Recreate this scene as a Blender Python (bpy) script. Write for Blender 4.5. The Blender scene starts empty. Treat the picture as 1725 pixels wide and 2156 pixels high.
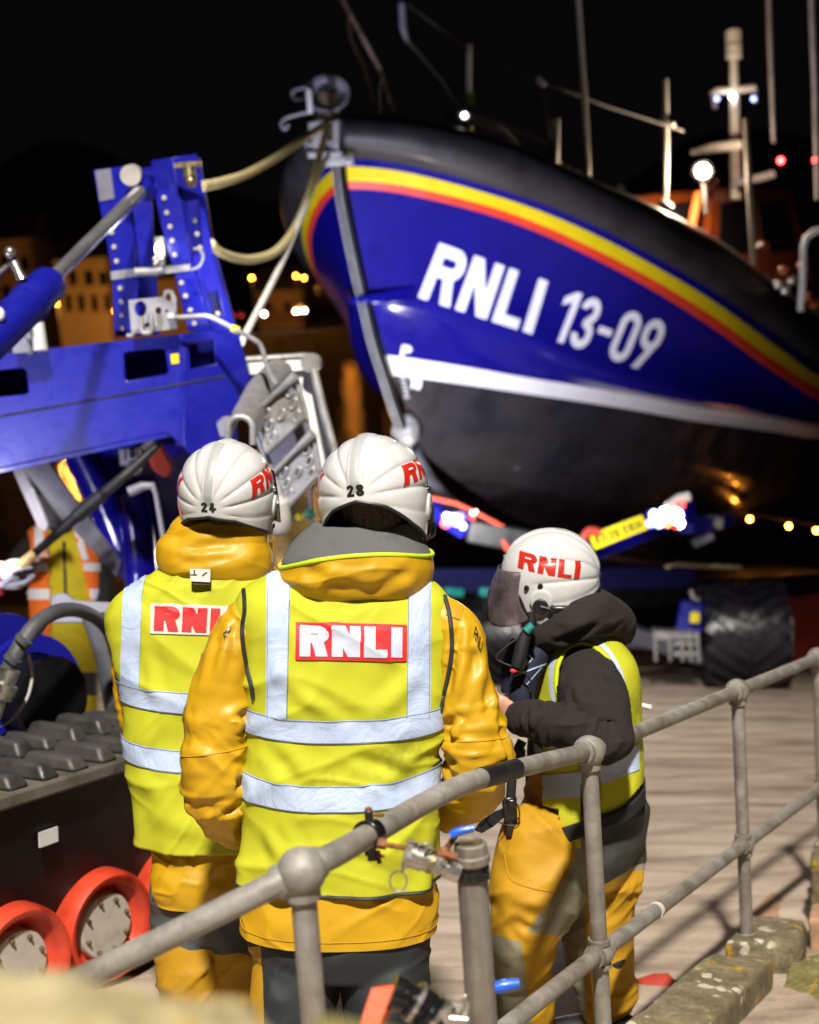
import bpy, bmesh, math, random
import numpy as np
from mathutils import Vector, Matrix
from mathutils.bvhtree import BVHTree
from mathutils.geometry import tessellate_polygon
PI = math.pi
rnd = random.Random(7)
scn = bpy.context.scene
col = scn.collection
# ------------------------------------------------------------ camera model
FD = 2994.6; CX, CY = 862.5, 1078.1; HOR = 669
CP = math.atan((CY-HOR)/FD); CR = math.radians(4.0)
FW = np.array([0, math.cos(CP), -math.sin(CP)]); R0 = np.array([1., 0, 0]); U0 = np.array([0, math.sin(CP), math.cos(CP)])
RT = math.cos(CR)*R0-math.sin(CR)*U0; UP = math.sin(CR)*R0+math.cos(CR)*U0
def P(x, y, d):
    return d*(FW+(x-CX)/FD*RT+(CY-y)/FD*UP)
def proj(q):
    q = np.asarray(q, float); d = q@FW
    return CX+q@RT/d*FD, CY-q@UP/d*FD
def ground(X, Y): return -1.64-.176*(.5*X+.866*Y)
def A(*v): return np.array(v, float)
def unit(v):
    v = np.asarray(v, float); return v/(np.linalg.norm(v)+1e-12)
# ------------------------------------------------------------ vector noise
def _h(i, j, k, s):
    n = (i.astype(np.int64)*374761393+j.astype(np.int64)*668265263+k.astype(np.int64)*2147483647+s*144665) & 0xffffffff
    n = ((n ^ (n >> 13))*1274126177) & 0xffffffff
    n = ((n ^ (n >> 16))*2246822519) & 0xffffffff
    return ((n ^ (n >> 15)) & 0xffff)/32767.5-1
def noise(Q, s=0):
    Q = np.asarray(Q, float); f = np.floor(Q); t = Q-f; t = t*t*t*(t*(t*6-15)+10)
    i, j, k = [f[..., a].astype(np.int64) for a in range(3)]
    x, y, z = t[..., 0], t[..., 1], t[..., 2]
    def L(a, b, w): return a+(b-a)*w
    return L(L(L(_h(i, j, k, s), _h(i+1, j, k, s), x), L(_h(i, j+1, k, s), _h(i+1, j+1, k, s), x), y),
             L(L(_h(i, j, k+1, s), _h(i+1, j, k+1, s), x), L(_h(i, j+1, k+1, s), _h(i+1, j+1, k+1, s), x), y), z)
def rotm(ax, deg): return np.array(Matrix.Rotation(math.radians(deg), 3, ax))
def cloth(G, amp=.008, seed=1, fr=9., an=.3, angs=(25, -30), warp=.03):
    """anisotropic ridged folds evaluated at the points of a grid"""
    W = G+warp*np.stack([noise(G*5, seed+a) for a in (11, 12, 13)], -1)
    out = 0
    for n, a in enumerate(angs):
        Q = (W@rotm('Y', a).T)*A(fr*an, fr*an, fr)
        r = noise(Q+n*7.3, seed+n)
        r = 1-np.abs(r)*1.6
        m = np.clip(noise(G*3.1+n*5, seed+20+n)*.9+.55, 0, 1)
        out = out+np.sign(r)*np.abs(r)**1.6*m
    for n, a in enumerate((48, -18)):
        Q = (W@rotm('Y', a).T)*A(fr*an*1.6, fr*an*1.6, fr*2.3)
        r = np.clip(1-np.abs(noise(Q+n*3.3, seed+30+n))*2.2, 0, 1); m = np.clip(noise(G*4.3+n*9, seed+40+n)*1.5+.1, 0, 1)
        out = out+.55*r**2*m
    out = out+.7*noise(W*A(5, 5, 5), seed+5)
    return amp*out*.6
def crease(G, p0, p1, w, amp, side=.5):
    p0, p1 = A(*p0), A(*p1); e = p1-p0; L = e@e
    t = np.clip(((G-p0)@e)/L, 0, 1)
    D = np.linalg.norm(G-p0-t[..., None]*e, axis=-1)
    k = np.sin(np.clip(t, .02, .98)*PI)**.5
    return amp*k*(np.exp(-(D/w)**2)-side*np.exp(-((D-1.7*w)/w)**2))
# ------------------------------------------------------------ object making
ROOT = {}
def tag(o, label=None, cat=None, group=None, kind=None):
    if label: o['label'] = label
    if cat: o['category'] = cat
    if group: o['group'] = group
    if kind: o['kind'] = kind
    return o
def thing(name, loc, label, cat, group=None):
    o = bpy.data.objects.new(name, None); col.objects.link(o); o.location = Vector(loc); o.empty_display_size = .1
    ROOT[o.name] = A(*loc)
    return tag(o, label, cat, group)
def mesh_obj(name, V, F, mats, parent=None, fm=None, smooth=True, base=None):
    V = np.asarray(V, float).reshape(-1, 3)
    if parent is not None: off = ROOT[parent.name]
    else: off = A(*base) if base is not None else A((V[:, 0].min()+V[:, 0].max())/2, (V[:, 1].min()+V[:, 1].max())/2, V[:, 2].min())
    me = bpy.data.meshes.new(name)
    me.from_pydata((V-off).tolist(), [], [list(map(int, f)) for f in F])
    if not isinstance(mats, (list, tuple)): mats = [mats]
    for m in mats: me.materials.append(m)
    if fm is not None: me.polygons.foreach_set('material_index', np.asarray(fm, np.int32))
    me.polygons.foreach_set('use_smooth', [bool(smooth)]*len(me.polygons))
    me.update()
    o = bpy.data.objects.new(name, me); col.objects.link(o)
    if parent is None: o.location = Vector(off)
    else: o.parent = parent
    ROOT[o.name] = off
    return o
def sharp(o, deg=35):
    me = o.data
    bm = bmesh.new(); bm.from_mesh(me)
    for e in bm.edges:
        if len(e.link_faces) == 2 and e.calc_face_angle(0) > math.radians(deg): e.smooth = False
    bm.to_mesh(me); bm.free(); return o
class MB:
    def __init__(s): s.V = []; s.F = []; s.M = []; s.n = 0
    def add(s, vf, mi=0):
        V, F = vf; V = np.asarray(V, float).reshape(-1, 3)
        s.V.append(V); s.F += [[int(i)+s.n for i in f] for f in F]; s.M += [mi]*len(F); s.n += len(V); return s
    def build(s, name, mats, parent=None, smooth=True, bevel=0, base=None, sh=35, seg=2):
        o = mesh_obj(name, np.concatenate(s.V), s.F, mats, parent, s.M, smooth, base)
        if bevel:
            m = o.modifiers.new('b', 'BEVEL'); m.width = bevel; m.segments = seg; m.limit_method = 'ANGLE'; m.angle_limit = math.radians(40)
            m.harden_normals = False
        if smooth and sh: sharp(o, sh)
        return o
def box(c, sx, sy, sz, X=(1, 0, 0), Y=(0, 1, 0), Z=(0, 0, 1)):
    c = A(*c); X, Y, Z = unit(X)*sx/2, unit(Y)*sy/2, unit(Z)*sz/2
    V = [c+i*X+j*Y+k*Z for k in (-1, 1) for j in (-1, 1) for i in (-1, 1)]
    F = [(0, 2, 3, 1), (4, 5, 7, 6), (0, 1, 5, 4), (2, 6, 7, 3), (0, 4, 6, 2), (1, 3, 7, 5)]
    return V, F
def hexa(top, bot):
    """8 corner solid: top quad and bottom quad, same order"""
    V = list(bot)+list(top)
    F = [(3, 2, 1, 0), (4, 5, 6, 7)]+[(i, (i+1) % 4, (i+1) % 4+4, i+4) for i in range(4)]
    return np.array(V), F
def frames(pts, ref=(0, 0, 1)):
    pts = np.asarray(pts, float); n = len(pts)
    T = np.gradient(pts, axis=0); T /= np.linalg.norm(T, axis=1)[:, None]+1e-12
    X = np.zeros_like(pts); r = A(*ref)
    if abs(T[0]@r) > .95: r = A(1, 0, 0) if abs(T[0][0]) < .9 else A(0, 1, 0)
    x = unit(np.cross(r, T[0]))
    for i in range(n):
        x = unit(x-(x@T[i])*T[i]); X[i] = x
    return T, X, np.cross(T, X)
def crom(K, n):
    """Catmull-Rom through the rows of K, n samples"""
    K = np.asarray(K, float); m = len(K)
    t = np.linspace(0, m-1-1e-9, n); i = t.astype(int); f = (t-i)[:, None]
    g = lambda j: K[np.clip(j, 0, m-1)]
    p0, p1, p2, p3 = g(i-1), g(i), g(i+1), g(i+2)
    p0 = np.where((i == 0)[:, None], 2*p1-p2, p0); p3 = np.where((i+2 > m-1)[:, None], 2*p2-p1, p3)
    return .5*((2*p1)+(-p0+p2)*f+(2*p0-5*p1+4*p2-p3)*f*f+(-p0+3*p1-3*p2+p3)*f**3)
def gridfaces(nv, nu, wrap=True, off=0):
    F = []
    for j in range(nv-1):
        for i in range(nu if wrap else nu-1):
            a = j*nu+i; b = j*nu+(i+1) % nu
            F.append((off+a, off+b, off+b+nu, off+a+nu))
    return F
def tube(pts, r, n=12, caps=True, smoothn=0, ref=(0, 0, 1)):
    pts = np.asarray(pts, float)
    r = np.full(len(pts), r) if np.isscalar(r) else np.asarray(r, float)
    if smoothn:
        K = crom(np.c_[pts, r], smoothn); pts, r = K[:, :3], K[:, 3]
    T, X, Y = frames(pts, ref)
    th = np.linspace(0, 2*PI, n, endpoint=False)
    G = pts[:, None]+r[:, None, None]*(np.cos(th)[None, :, None]*X[:, None]+np.sin(th)[None, :, None]*Y[:, None])
    F = gridfaces(len(pts), n); V = G.reshape(-1, 3)
    if caps:
        F = F+[tuple(range(n))[::-1], tuple(range((len(pts)-1)*n, len(pts)*n))]
    return V, F
def cyl(p0, p1, r, n=20, r1=None): return tube([p0, p1], [r, r if r1 is None else r1], n)
def lathe(prof, c, axis=(0, 0, 1), n=32, ref=(1, 0, 0)):
    """prof: (radius, height) pairs"""
    Z = unit(axis); r = A(*ref)
    if abs(Z@unit(r)) > .95: r = A(0, 1, 0)
    X = unit(np.cross(r, Z)); Y = np.cross(Z, X)
    th = np.linspace(0, 2*PI, n, endpoint=False)
    V = []
    for ra, h in prof:
        for t in th: V.append(A(*c)+Z*h+max(ra, 1e-5)*(math.cos(t)*X+math.sin(t)*Y))
    F = gridfaces(len(prof), n)
    if prof[0][0] > 1e-4: F.append(tuple(range(n))[::-1])
    if prof[-1][0] > 1e-4: F.append(tuple(range((len(prof)-1)*n, len(prof)*n)))
    return np.array(V), F
def ball(c, rx, ry=None, rz=None, nu=24, nv=14, X=(1, 0, 0), Y=(0, 1, 0), Z=(0, 0, 1)):
    ry = ry or rx; rz = rz or rx; X, Y, Z = unit(X), unit(Y), unit(Z); V = []
    for j in range(nv+1):
        ph = PI*j/nv
        for i in range(nu):
            t = 2*PI*i/nu
            V.append(A(*c)+X*rx*math.sin(ph)*math.cos(t)+Y*ry*math.sin(ph)*math.sin(t)-Z*rz*math.cos(ph))
    return np.array(V), gridfaces(nv+1, nu)
def plate(outer, holes, O, X, Y, th):
    """flat plate with holes: 2D outline in (X,Y) about O, extruded th along XxY"""
    X, Y = unit(X), unit(Y); Z = np.cross(X, Y)
    loops = [outer]+list(holes)
    polys = [[Vector((a, b, 0)) for a, b in l] for l in loops]
    tri = tessellate_polygon(polys); P2 = [p for l in loops for p in l]; n = len(P2)
    V = [A(*O)+X*a+Y*b for a, b in P2]; V += [v+Z*th for v in V]
    F = [tuple(t) for t in tri]+[tuple(i+n for i in t)[::-1] for t in tri]
    k = 0
    for l in loops:
        m = len(l)
        for i in range(m): a, b = k+i, k+(i+1) % m; F.append((a, b, b+n, a+n))
        k += m
    bm = bmesh.new(); vs = [bm.verts.new(v) for v in V]
    for f in F:
        try: bm.faces.new([vs[i] for i in f])
        except ValueError: pass
    bmesh.ops.recalc_face_normals(bm, faces=bm.faces[:])
    bm.verts.index_update(); r = (np.array([v.co[:] for v in bm.verts]), [[v.index for v in f.verts] for f in bm.faces]); bm.free()
    return r
def circ(cx, cy, r, n=16, ry=None): return [(cx+r*math.cos(2*PI*i/n), cy+(ry or r)*math.sin(2*PI*i/n)) for i in range(n)]
def rect(x0, y0, x1, y1): return [(x0, y0), (x1, y0), (x1, y1), (x0, y1)]
def rrect(x0, y0, x1, y1, r, n=5):
    o = []
    for cx, cy, a in ((x1-r, y0+r, -90), (x1-r, y1-r, 0), (x0+r, y1-r, 90), (x0+r, y0+r, 180)):
        for i in range(n+1):
            t = math.radians(a+90*i/n); o.append((cx+r*math.cos(t), cy+r*math.sin(t)))
    return o
def pxplate(poly, holes, d, th, dfun=None):
    """outline given where its corners are seen; the plate is a real sheet in the vertical plane through depth d"""
    O = P(poly[0][0], poly[0][1], d if dfun is None else d)
    return O
# ------------------------------------------------------------ lofted grids with sampling
class Grid:
    def __init__(s, G, wrap=True):
        s.G = G; s.wrap = wrap; s.norm()
    def norm(s):
        G = s.G
        if s.wrap: du = np.roll(G, -1, 1)-np.roll(G, 1, 1)
        else: du = np.gradient(G, axis=1)
        dv = np.gradient(G, axis=0); N = np.cross(du, dv)
        s.N = N/(np.linalg.norm(N, axis=-1)[..., None]+1e-12)
    def disp(s, D): s.G = s.G+s.N*D[..., None]; s.norm(); return s
    def at(s, u, v, off=0.):
        nv, nu = s.G.shape[:2]; u = np.asarray(u, float); v = np.clip(np.asarray(v, float), 0, 1)*(nv-1)
        if s.wrap: uu = (u % 1)*nu
        else: uu = np.clip(u, 0, 1)*(nu-1)
        i = np.floor(uu).astype(int); j = np.minimum(np.floor(v).astype(int), nv-2); fu = (uu-i)[..., None]; fv = (v-j)[..., None]
        i0 = i % nu; i1 = (i+1) % nu if s.wrap else np.minimum(i+1, nu-1)
        def S(Z): return (Z[j, i0]*(1-fu)+Z[j, i1]*fu)*(1-fv)+(Z[j+1, i0]*(1-fu)+Z[j+1, i1]*fu)*fv
        return S(s.G)+S(s.N)*np.asarray(off, float)[..., None]
    def vf(s, caps=False):
        nv, nu = s.G.shape[:2]; F = gridfaces(nv, nu, s.wrap)
        if caps: F += [tuple(range(nu))[::-1], tuple(range((nv-1)*nu, nv*nu))]
        return s.G.reshape(-1, 3), F
def torso(keys, X, Y, nv=110, nu=140, pw=2.5):
    """keys: (x,y,halfw_px,depth_m_back,depth_m_front,d) from bottom to top; theta=0 at +X, back at -Y"""
    K = np.array([list(P(k[0], k[1], k[5]))+[k[2]*k[5]/FD, k[3], k[4]] for k in keys]); K = crom(K, nv)
    X, Y = unit(X), unit(Y); th = np.linspace(0, 2*PI, nu, endpoint=False)
    c, s = np.cos(th), np.sin(th); e = 2/pw
    cx = np.sign(c)*np.abs(c)**e; sy = np.sign(s)*np.abs(s)**e
    b = np.where(s[None] < 0, K[:, 4:5], K[:, 5:6])
    G = K[:, None, :3]+(K[:, 3:4]*cx[None])[..., None]*X+(b*sy[None])[..., None]*Y
    return Grid(G)
def limb(keys, nv=90, nu=48, flat=1., ref=(0, 0, 1)):
    """keys: (x,y,d,r_px)"""
    K = crom(np.array([list(P(k[0], k[1], k[2]))+[k[3]*k[2]/FD] for k in keys]), nv)
    T, X, Y = frames(K[:, :3], ref); th = np.linspace(0, 2*PI, nu, endpoint=False)
    G = K[:, None, :3]+K[:, 3, None, None]*(np.cos(th)[None, :, None]*X[:, None]+flat*np.sin(th)[None, :, None]*Y[:, None])
    return Grid(G)
def limbw(keys, nv=90, nu=48, flat=1., ref=(0, 0, 1)):
    """keys: (X,Y,Z,r) world"""
    K = crom(np.array(keys, float), nv)
    T, X, Y = frames(K[:, :3], ref); th = np.linspace(0, 2*PI, nu, endpoint=False)
    G = K[:, None, :3]+K[:, 3, None, None]*(np.cos(th)[None, :, None]*X[:, None]+flat*np.sin(th)[None, :, None]*Y[:, None])
    return Grid(G)
def fuse(name, parts, voxel, mats, parent=None, smooth=3, matfun=None, base=None, fac=.5):
    """several closed shells remeshed into ONE continuous surface"""
    mb = MB()
    for p in parts: mb.add(p)
    o = mb.build(name, mats, parent, base=base, sh=0)
    m = o.modifiers.new('r', 'REMESH'); m.mode = 'VOXEL'; m.voxel_size = voxel
    if smooth: m2 = o.modifiers.new('s', 'SMOOTH'); m2.factor = fac; m2.iterations = smooth
    dg = bpy.context.evaluated_depsgraph_get(); me = bpy.data.meshes.new_from_object(o.evaluated_get(dg))
    o.modifiers.clear(); o.data = me
    me.materials.clear()
    if not isinstance(mats, (list, tuple)): mats = [mats]
    for m in mats: me.materials.append(m)
    me.polygons.foreach_set('use_smooth', [True]*len(me.polygons))
    if matfun is not None:
        c = np.zeros(len(me.polygons)*3); me.polygons.foreach_get('center', c)
        me.polygons.foreach_set('material_index', matfun(c.reshape(-1, 3)+ROOT[o.name]).astype(np.int32))
    else: me.polygons.foreach_set('material_index', np.zeros(len(me.polygons), np.int32))
    return o
def displace_obj(o, fn):
    """fn(world verts)->amount along the vertex normals"""
    me = o.data; n = len(me.vertices); co = np.zeros(n*3); me.vertices.foreach_get('co', co); nr = np.zeros(n*3); me.vertices.foreach_get('normal', nr)
    co = co.reshape(-1, 3); nr = nr.reshape(-1, 3); co = co+nr*fn(co+ROOT[o.name])[:, None]
    me.vertices.foreach_set('co', co.ravel()); me.update(); return o
def bvh(o):
    V = [v.co[:] for v in o.data.vertices]; V = (np.array(V)+ROOT[o.name])
    return BVHTree.FromPolygons([Vector(v) for v in V], [tuple(p.vertices) for p in o.data.polygons])
def rayhit(tree, x, y):
    D = Vector(unit(P(x, y, 1.))); h = tree.ray_cast(Vector((0, 0, 0)), D)
    return h
# ------------------------------------------------------------ signed-distance lettering
def s_seg(x, y, x0, y0, x1, y1, w):
    ex, ey = x1-x0, y1-y0; L = math.hypot(ex, ey); ex /= L; ey /= L
    a = (x-x0)*ex+(y-y0)*ey; b = (x-x0)*-ey+(y-y0)*ex
    return np.maximum(np.maximum(-a, a-L), np.abs(b)-w/2)
def s_rect(x, y, x0, y0, x1, y1): return np.maximum(np.maximum(x0-x, x-x1), np.maximum(y0-y, y-y1))
def s_ring(x, y, cx, cy, rx, ry, w, a0=0, a1=360):
    k = (rx+ry)/2; r = np.hypot((x-cx)/rx, (y-cy)/ry); g = np.abs(r-1)*min(rx, ry)-w/2
    g = np.abs(np.hypot(x-cx, (y-cy)*rx/ry)-rx)*np.hypot(1, 0)-w/2 if abs(rx-ry) < 1e-6 else g
    a = np.degrees(np.arctan2((y-cy)/ry, (x-cx)/rx)) % 360
    if a1-a0 < 360:
        inside = ((a-a0) % 360) <= (a1-a0); g = np.where(inside, g, .2)
    return g
def s_par(x, y, pts):
    """convex polygon, ccw"""
    d = -9*np.ones_like(x)
    for (x0, y0), (x1, y1) in zip(pts, pts[1:]+pts[:1]):
        L = math.hypot(x1-x0, y1-y0); d = np.maximum(d, ((x-x0)*(y1-y0)-(y-y0)*(x1-x0))/L)
    return d
def stadium(x, y, cx, cy, hw, hh, w):
    """ring in the shape of a stadium (hh>hw)"""
    yy = np.maximum(np.abs(y-cy)-(hh-hw), 0); return np.abs(np.hypot(x-cx, yy)-(hw-w/2))-w/2
def GL(ch, x, y, w):
    """glyph distance, unit cap height; returns (sd, width)"""
    mn = np.minimum
    if ch == 'R':
        W = .74; st = s_rect(x, y, 0, 0, w, 1); bo = np.maximum(stadium(y, x, .715, .32, .285, .44, w*.92), .1-x)
        bar = s_rect(x, y, w*.5, .43, .4, .43+w*.92); leg = s_par(x, y, [(.5-w*.62, .5), (W-w*1.08, 0), (W, 0), (.5+w*.42, .5)])
        return mn(mn(st, bo), mn(s_rect(x, y, w*.5, 1-w*.92, .4, 1), mn(bar, leg))), W
    if ch == 'N':
        W = .74; return mn(mn(s_rect(x, y, 0, 0, w, 1), s_rect(x, y, W-w, 0, W, 1)), s_par(x, y, [(W-w*1.12, 0), (W, 0), (w*1.12, 1), (0, 1)])), W
    if ch == 'L':
        W = .6; return mn(s_rect(x, y, 0, 0, w, 1), s_rect(x, y, 0, 0, W, w*.85)), W
    if ch == 'I': return s_rect(x, y, 0, 0, w, 1), w
    if ch == '1': W = .4; return mn(s_rect(x, y, W-w, 0, W, 1), s_par(x, y, [(0, .68), (W-.02, .86), (W, 1), (W-w*.9, 1), (0, .84)])), W
    if ch == '-': W = .36; return s_rect(x, y, 0, .4, W, .4+w*.85), W
    if ch == '0': W = .54; return stadium(x, y, .27, .5, .27, .5, w), W
    if ch == 'O': W = .66; return stadium(x, y, .33, .5, .33, .5, w), W
    if ch == 'D': W = .62; return mn(s_rect(x, y, 0, 0, w, 1), np.maximum(stadium(x, y, .25, .5, .37, .5, w), .05-x)), W
    if ch == 'P': W = .56; return mn(s_rect(x, y, 0, 0, w, 1), np.maximum(stadium(y, x, .72, .26, .28, .32, w), .05-x)), W
    if ch == '9':
        W = .54; up = stadium(x, y, .27, .69, .27, .31, w)
        tail = s_par(x, y, [(.06, 0), (.06+w*1.1, 0), (W-.0, .62), (W-w*.9, .66)]); return mn(up, tail), W
    if ch == '3':
        W = .52; u_ = np.where((x > .24) | (y > .74), stadium(x, y, .25, .74, .25, .26, w), .2); l_ = np.where((x > .24) | (y < .28), stadium(x, y, .26, .28, .26, .28, w), .2)
        return mn(mn(u_, l_), s_rect(x, y, .18, .5-w*.45, .3, .5+w*.45)), W
    if ch == '2':
        W = .54; top = np.where(y > .66, stadium(x, y, .27, .7, .27, .3, w), .2)
        return mn(mn(top, s_rect(x, y, 0, 0, W, w)), s_par(x, y, [(0, w*.6), (w*1.1, w*.6), (W-.01, .68), (W-w, .68)])), W
    if ch == '4':
        W = .58; return mn(mn(s_rect(x, y, W-w*1.7, 0, W-w*.7, 1), s_rect(x, y, 0, .22, W, .22+w)), s_par(x, y, [(0, .25), (w, .25), (W-w*.8, 1), (W-w*1.75, 1)])), W
    if ch == '8':
        W = .54; return mn(stadium(x, y, .27, .74, .245, .26, w), stadium(x, y, .27, .28, .27, .28, w)), W
    if ch == '5':
        W = .52; l_ = np.where((x > .2) | (y < .25), stadium(x, y, .26, .32, .26, .32, w), .2)
        return mn(mn(l_, s_rect(x, y, .03, 1-w, W-.02, 1)), mn(s_rect(x, y, .03, .5, .03+w, 1), s_rect(x, y, .03, .52, .3, .52+w*.8))), W
    if ch == 'E': W = .54; return mn(mn(s_rect(x, y, 0, 0, w, 1), s_rect(x, y, 0, 0, W, w)), mn(s_rect(x, y, 0, 1-w, W, 1), s_rect(x, y, 0, .5-w/2, W*.9, .5+w/2))), W
    if ch == 'F': W = .52; return mn(s_rect(x, y, 0, 0, w, 1), mn(s_rect(x, y, 0, 1-w, W, 1), s_rect(x, y, 0, .48-w/2, W*.9, .48+w/2))), W
    if ch == 'H': W = .6; return mn(mn(s_rect(x, y, 0, 0, w, 1), s_rect(x, y, W-w, 0, W, 1)), s_rect(x, y, 0, .5-w/2, W, .5+w/2)), W
    if ch == 'K': W = .6; return mn(s_rect(x, y, 0, 0, w, 1), mn(s_seg(x, y, w*.6, .4, W-w*.4, 1, w), s_seg(x, y, w*1.2, .56, W-w*.4, 0, w))), W
    if ch == 'C': W = .56; return np.where((x < .36) | (np.abs(y-.5) > .22), stadium(x, y, .28, .5, .28, .5, w), .2), W
    if ch == ' ': return np.full_like(x, .5), .24
    return np.full_like(x, .5), .3
def text_sd(txt, w, gap):
    """returns (fn(x,y)->sd, total width)"""
    items = []; x = 0; z = np.zeros(1)
    for c in txt:
        W = GL(c, z, z, w)[1]; items.append((c, x)); x += W+gap
    tot = x-gap
    def fn(X, Y):
        d = np.full_like(X, .5)
        for c, x0 in items: d = np.minimum(d, GL(c, X-x0, Y, w)[0])
        return d
    return fn, tot
def contour(fn, x0, y0, x1, y1, n):
    """marching squares fill of fn<0: returns 2D verts, faces; n cells across the height"""
    h = (y1-y0)/n; m = max(2, int(math.ceil((x1-x0)/h)))
    xs = np.linspace(x0, x1, m+1); ys = np.linspace(y0, y1, n+1); X, Y = np.meshgrid(xs, ys); D = fn(X, Y)
    ids = {}; V = []; F = []
    def pt(k, p):
        if k not in ids: ids[k] = len(V); V.append(p)
        return ids[k]
    ins = D < 0
    J, I = np.nonzero(ins[:-1, :-1] | ins[1:, :-1] | ins[:-1, 1:] | ins[1:, 1:])
    for j, i in zip(J, I):
        cs = [(j, i), (j, i+1), (j+1, i+1), (j+1, i)]; poly = []
        for k in range(4):
            a, b = cs[k], cs[(k+1) % 4]; da, db = D[a], D[b]
            if da < 0: poly.append(pt(a, (xs[a[1]], ys[a[0]])))
            if (da < 0) != (db < 0):
                t = da/(da-db); key = (min(a, b), max(a, b))
                poly.append(pt(key, (xs[a[1]]+(xs[b[1]]-xs[a[1]])*t, ys[a[0]]+(ys[b[0]]-ys[a[0]])*t)))
        if len(poly) >= 3: F.append(poly)
    return np.array(V).reshape(-1, 2), F
# ------------------------------------------------------------ materials
class NT:
    def __init__(s, name):
        s.m = bpy.data.materials.new(name); s.m.use_nodes = True; s.t = s.m.node_tree; s.t.nodes.clear()
        s.out = s.n('ShaderNodeOutputMaterial'); s.b = s.n('ShaderNodeBsdfPrincipled'); s.l(s.b, 0, s.out, 0)
        s.tc = s.n('ShaderNodeTexCoord')
    def n(s, t, **k):
        x = s.t.nodes.new(t)
        for a, v in k.items():
            if isinstance(getattr(x, a, None), (str, int, float, bool)) or hasattr(x, a): setattr(x, a, v)
        return x
    def l(s, a, i, b, j): s.t.links.new(a.outputs[i], b.inputs[j])
    def noise(s, scale, detail=4, rough=.55, dist=0, vec=None):
        x = s.n('ShaderNodeTexNoise'); x.inputs['Scale'].default_value = scale; x.inputs['Detail'].default_value = detail
        x.inputs['Roughness'].default_value = rough; x.inputs['Distortion'].default_value = dist
        if vec is None: s.l(s.tc, 'Object', x, 'Vector')
        else: s.l(vec, 0, x, 'Vector')
        return x
    def mapping(s, scale=(1, 1, 1), rot=(0, 0, 0), loc=(0, 0, 0)):
        x = s.n('ShaderNodeMapping'); x.inputs['Scale'].default_value = scale; x.inputs['Rotation'].default_value = rot; x.inputs['Location'].default_value = loc
        s.l(s.tc, 'Object', x, 'Vector'); return x
    def ramp(s, src, stops, out='Fac'):
        x = s.n('ShaderNodeValToRGB'); e = x.color_ramp.elements
        while len(e) < len(stops): e.new(.5)
        for k, (p, c) in enumerate(stops): e[k].position = p; e[k].color = (c if isinstance(c, (tuple, list)) else (c, c, c))+((1,) if isinstance(c, (tuple, list)) else (1,)) if not isinstance(c, (tuple, list)) or len(c) == 3 else c
        s.l(src, out, x, 'Fac'); return x
    def mix(s, fac, a, b, mode='MIX'):
        x = s.n('ShaderNodeMix'); x.data_type = 'RGBA'; x.blend_type = mode
        if hasattr(fac, 'outputs'): s.l(fac, 0, x, 0)
        else: x.inputs[0].default_value = fac
        for v, k in ((a, 6), (b, 7)):
            if hasattr(v, 'outputs'): s.t.links.new(v.outputs[2] if v.bl_idname == 'ShaderNodeMix' else v.outputs[0], x.inputs[k])
            else: x.inputs[k].default_value = (*v, 1)
        return x
    def color(s, x): s.t.links.new(x.outputs[2] if x.bl_idname == 'ShaderNodeMix' else x.outputs[0], s.b.inputs['Base Color'])
    def bump(s, src, strength, dist=.01, prev=None):
        x = s.n('ShaderNodeBump'); x.inputs['Strength'].default_value = strength; x.inputs['Distance'].default_value = dist
        s.l(src, 0, x, 'Height')
        if prev is not None: s.l(prev, 0, x, 'Normal')
        s.l(x, 0, s.b, 'Normal'); return x
    def roughvar(s, src, a, b):
        x = s.n('ShaderNodeMapRange'); x.inputs['To Min'].default_value = a; x.inputs['To Max'].default_value = b
        x.inputs['From Min'].default_value = .3; x.inputs['From Max'].default_value = .7; s.l(src, 0, x, 0); s.l(x, 0, s.b, 'Roughness'); return x
def mul(c, k): return tuple(min(1, v*k) for v in c)
def mat(name, c, rough=.5, metal=0., var=.15, vs=6, bump=.15, bs=60, bd=.004, coat=0., dark=None, rv=.12, spec=.5, sheen=0):
    t = NT(name); n1 = t.noise(vs, 5, .6)
    d = dark if dark is not None else mul(c, 1-2*var)
    r = t.ramp(n1, [(.3, d), (.52, c), (.8, mul(c, 1+var*.6))]); t.color(r)
    n2 = t.noise(bs, 3, .6); t.roughvar(n1, max(.03, rough-rv), min(1, rough+rv))
    t.b.inputs['Metallic'].default_value = metal; t.b.inputs['Specular IOR Level'].default_value = spec
    if coat: t.b.inputs['Coat Weight'].default_value = coat; t.b.inputs['Coat Roughness'].default_value = .08
    if sheen: t.b.inputs['Sheen Weight'].default_value = sheen; t.b.inputs['Sheen Roughness'].default_value = .4
    if bump: t.bump(n2, bump, bd)
    return t.m
def emit(name, c, k):
    t = NT(name); t.b.inputs['Base Color'].default_value = (*mul(c, .5), 1); t.b.inputs['Emission Color'].default_value = (*c, 1); t.b.inputs['Emission Strength'].default_value = k
    return t.m
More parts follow.
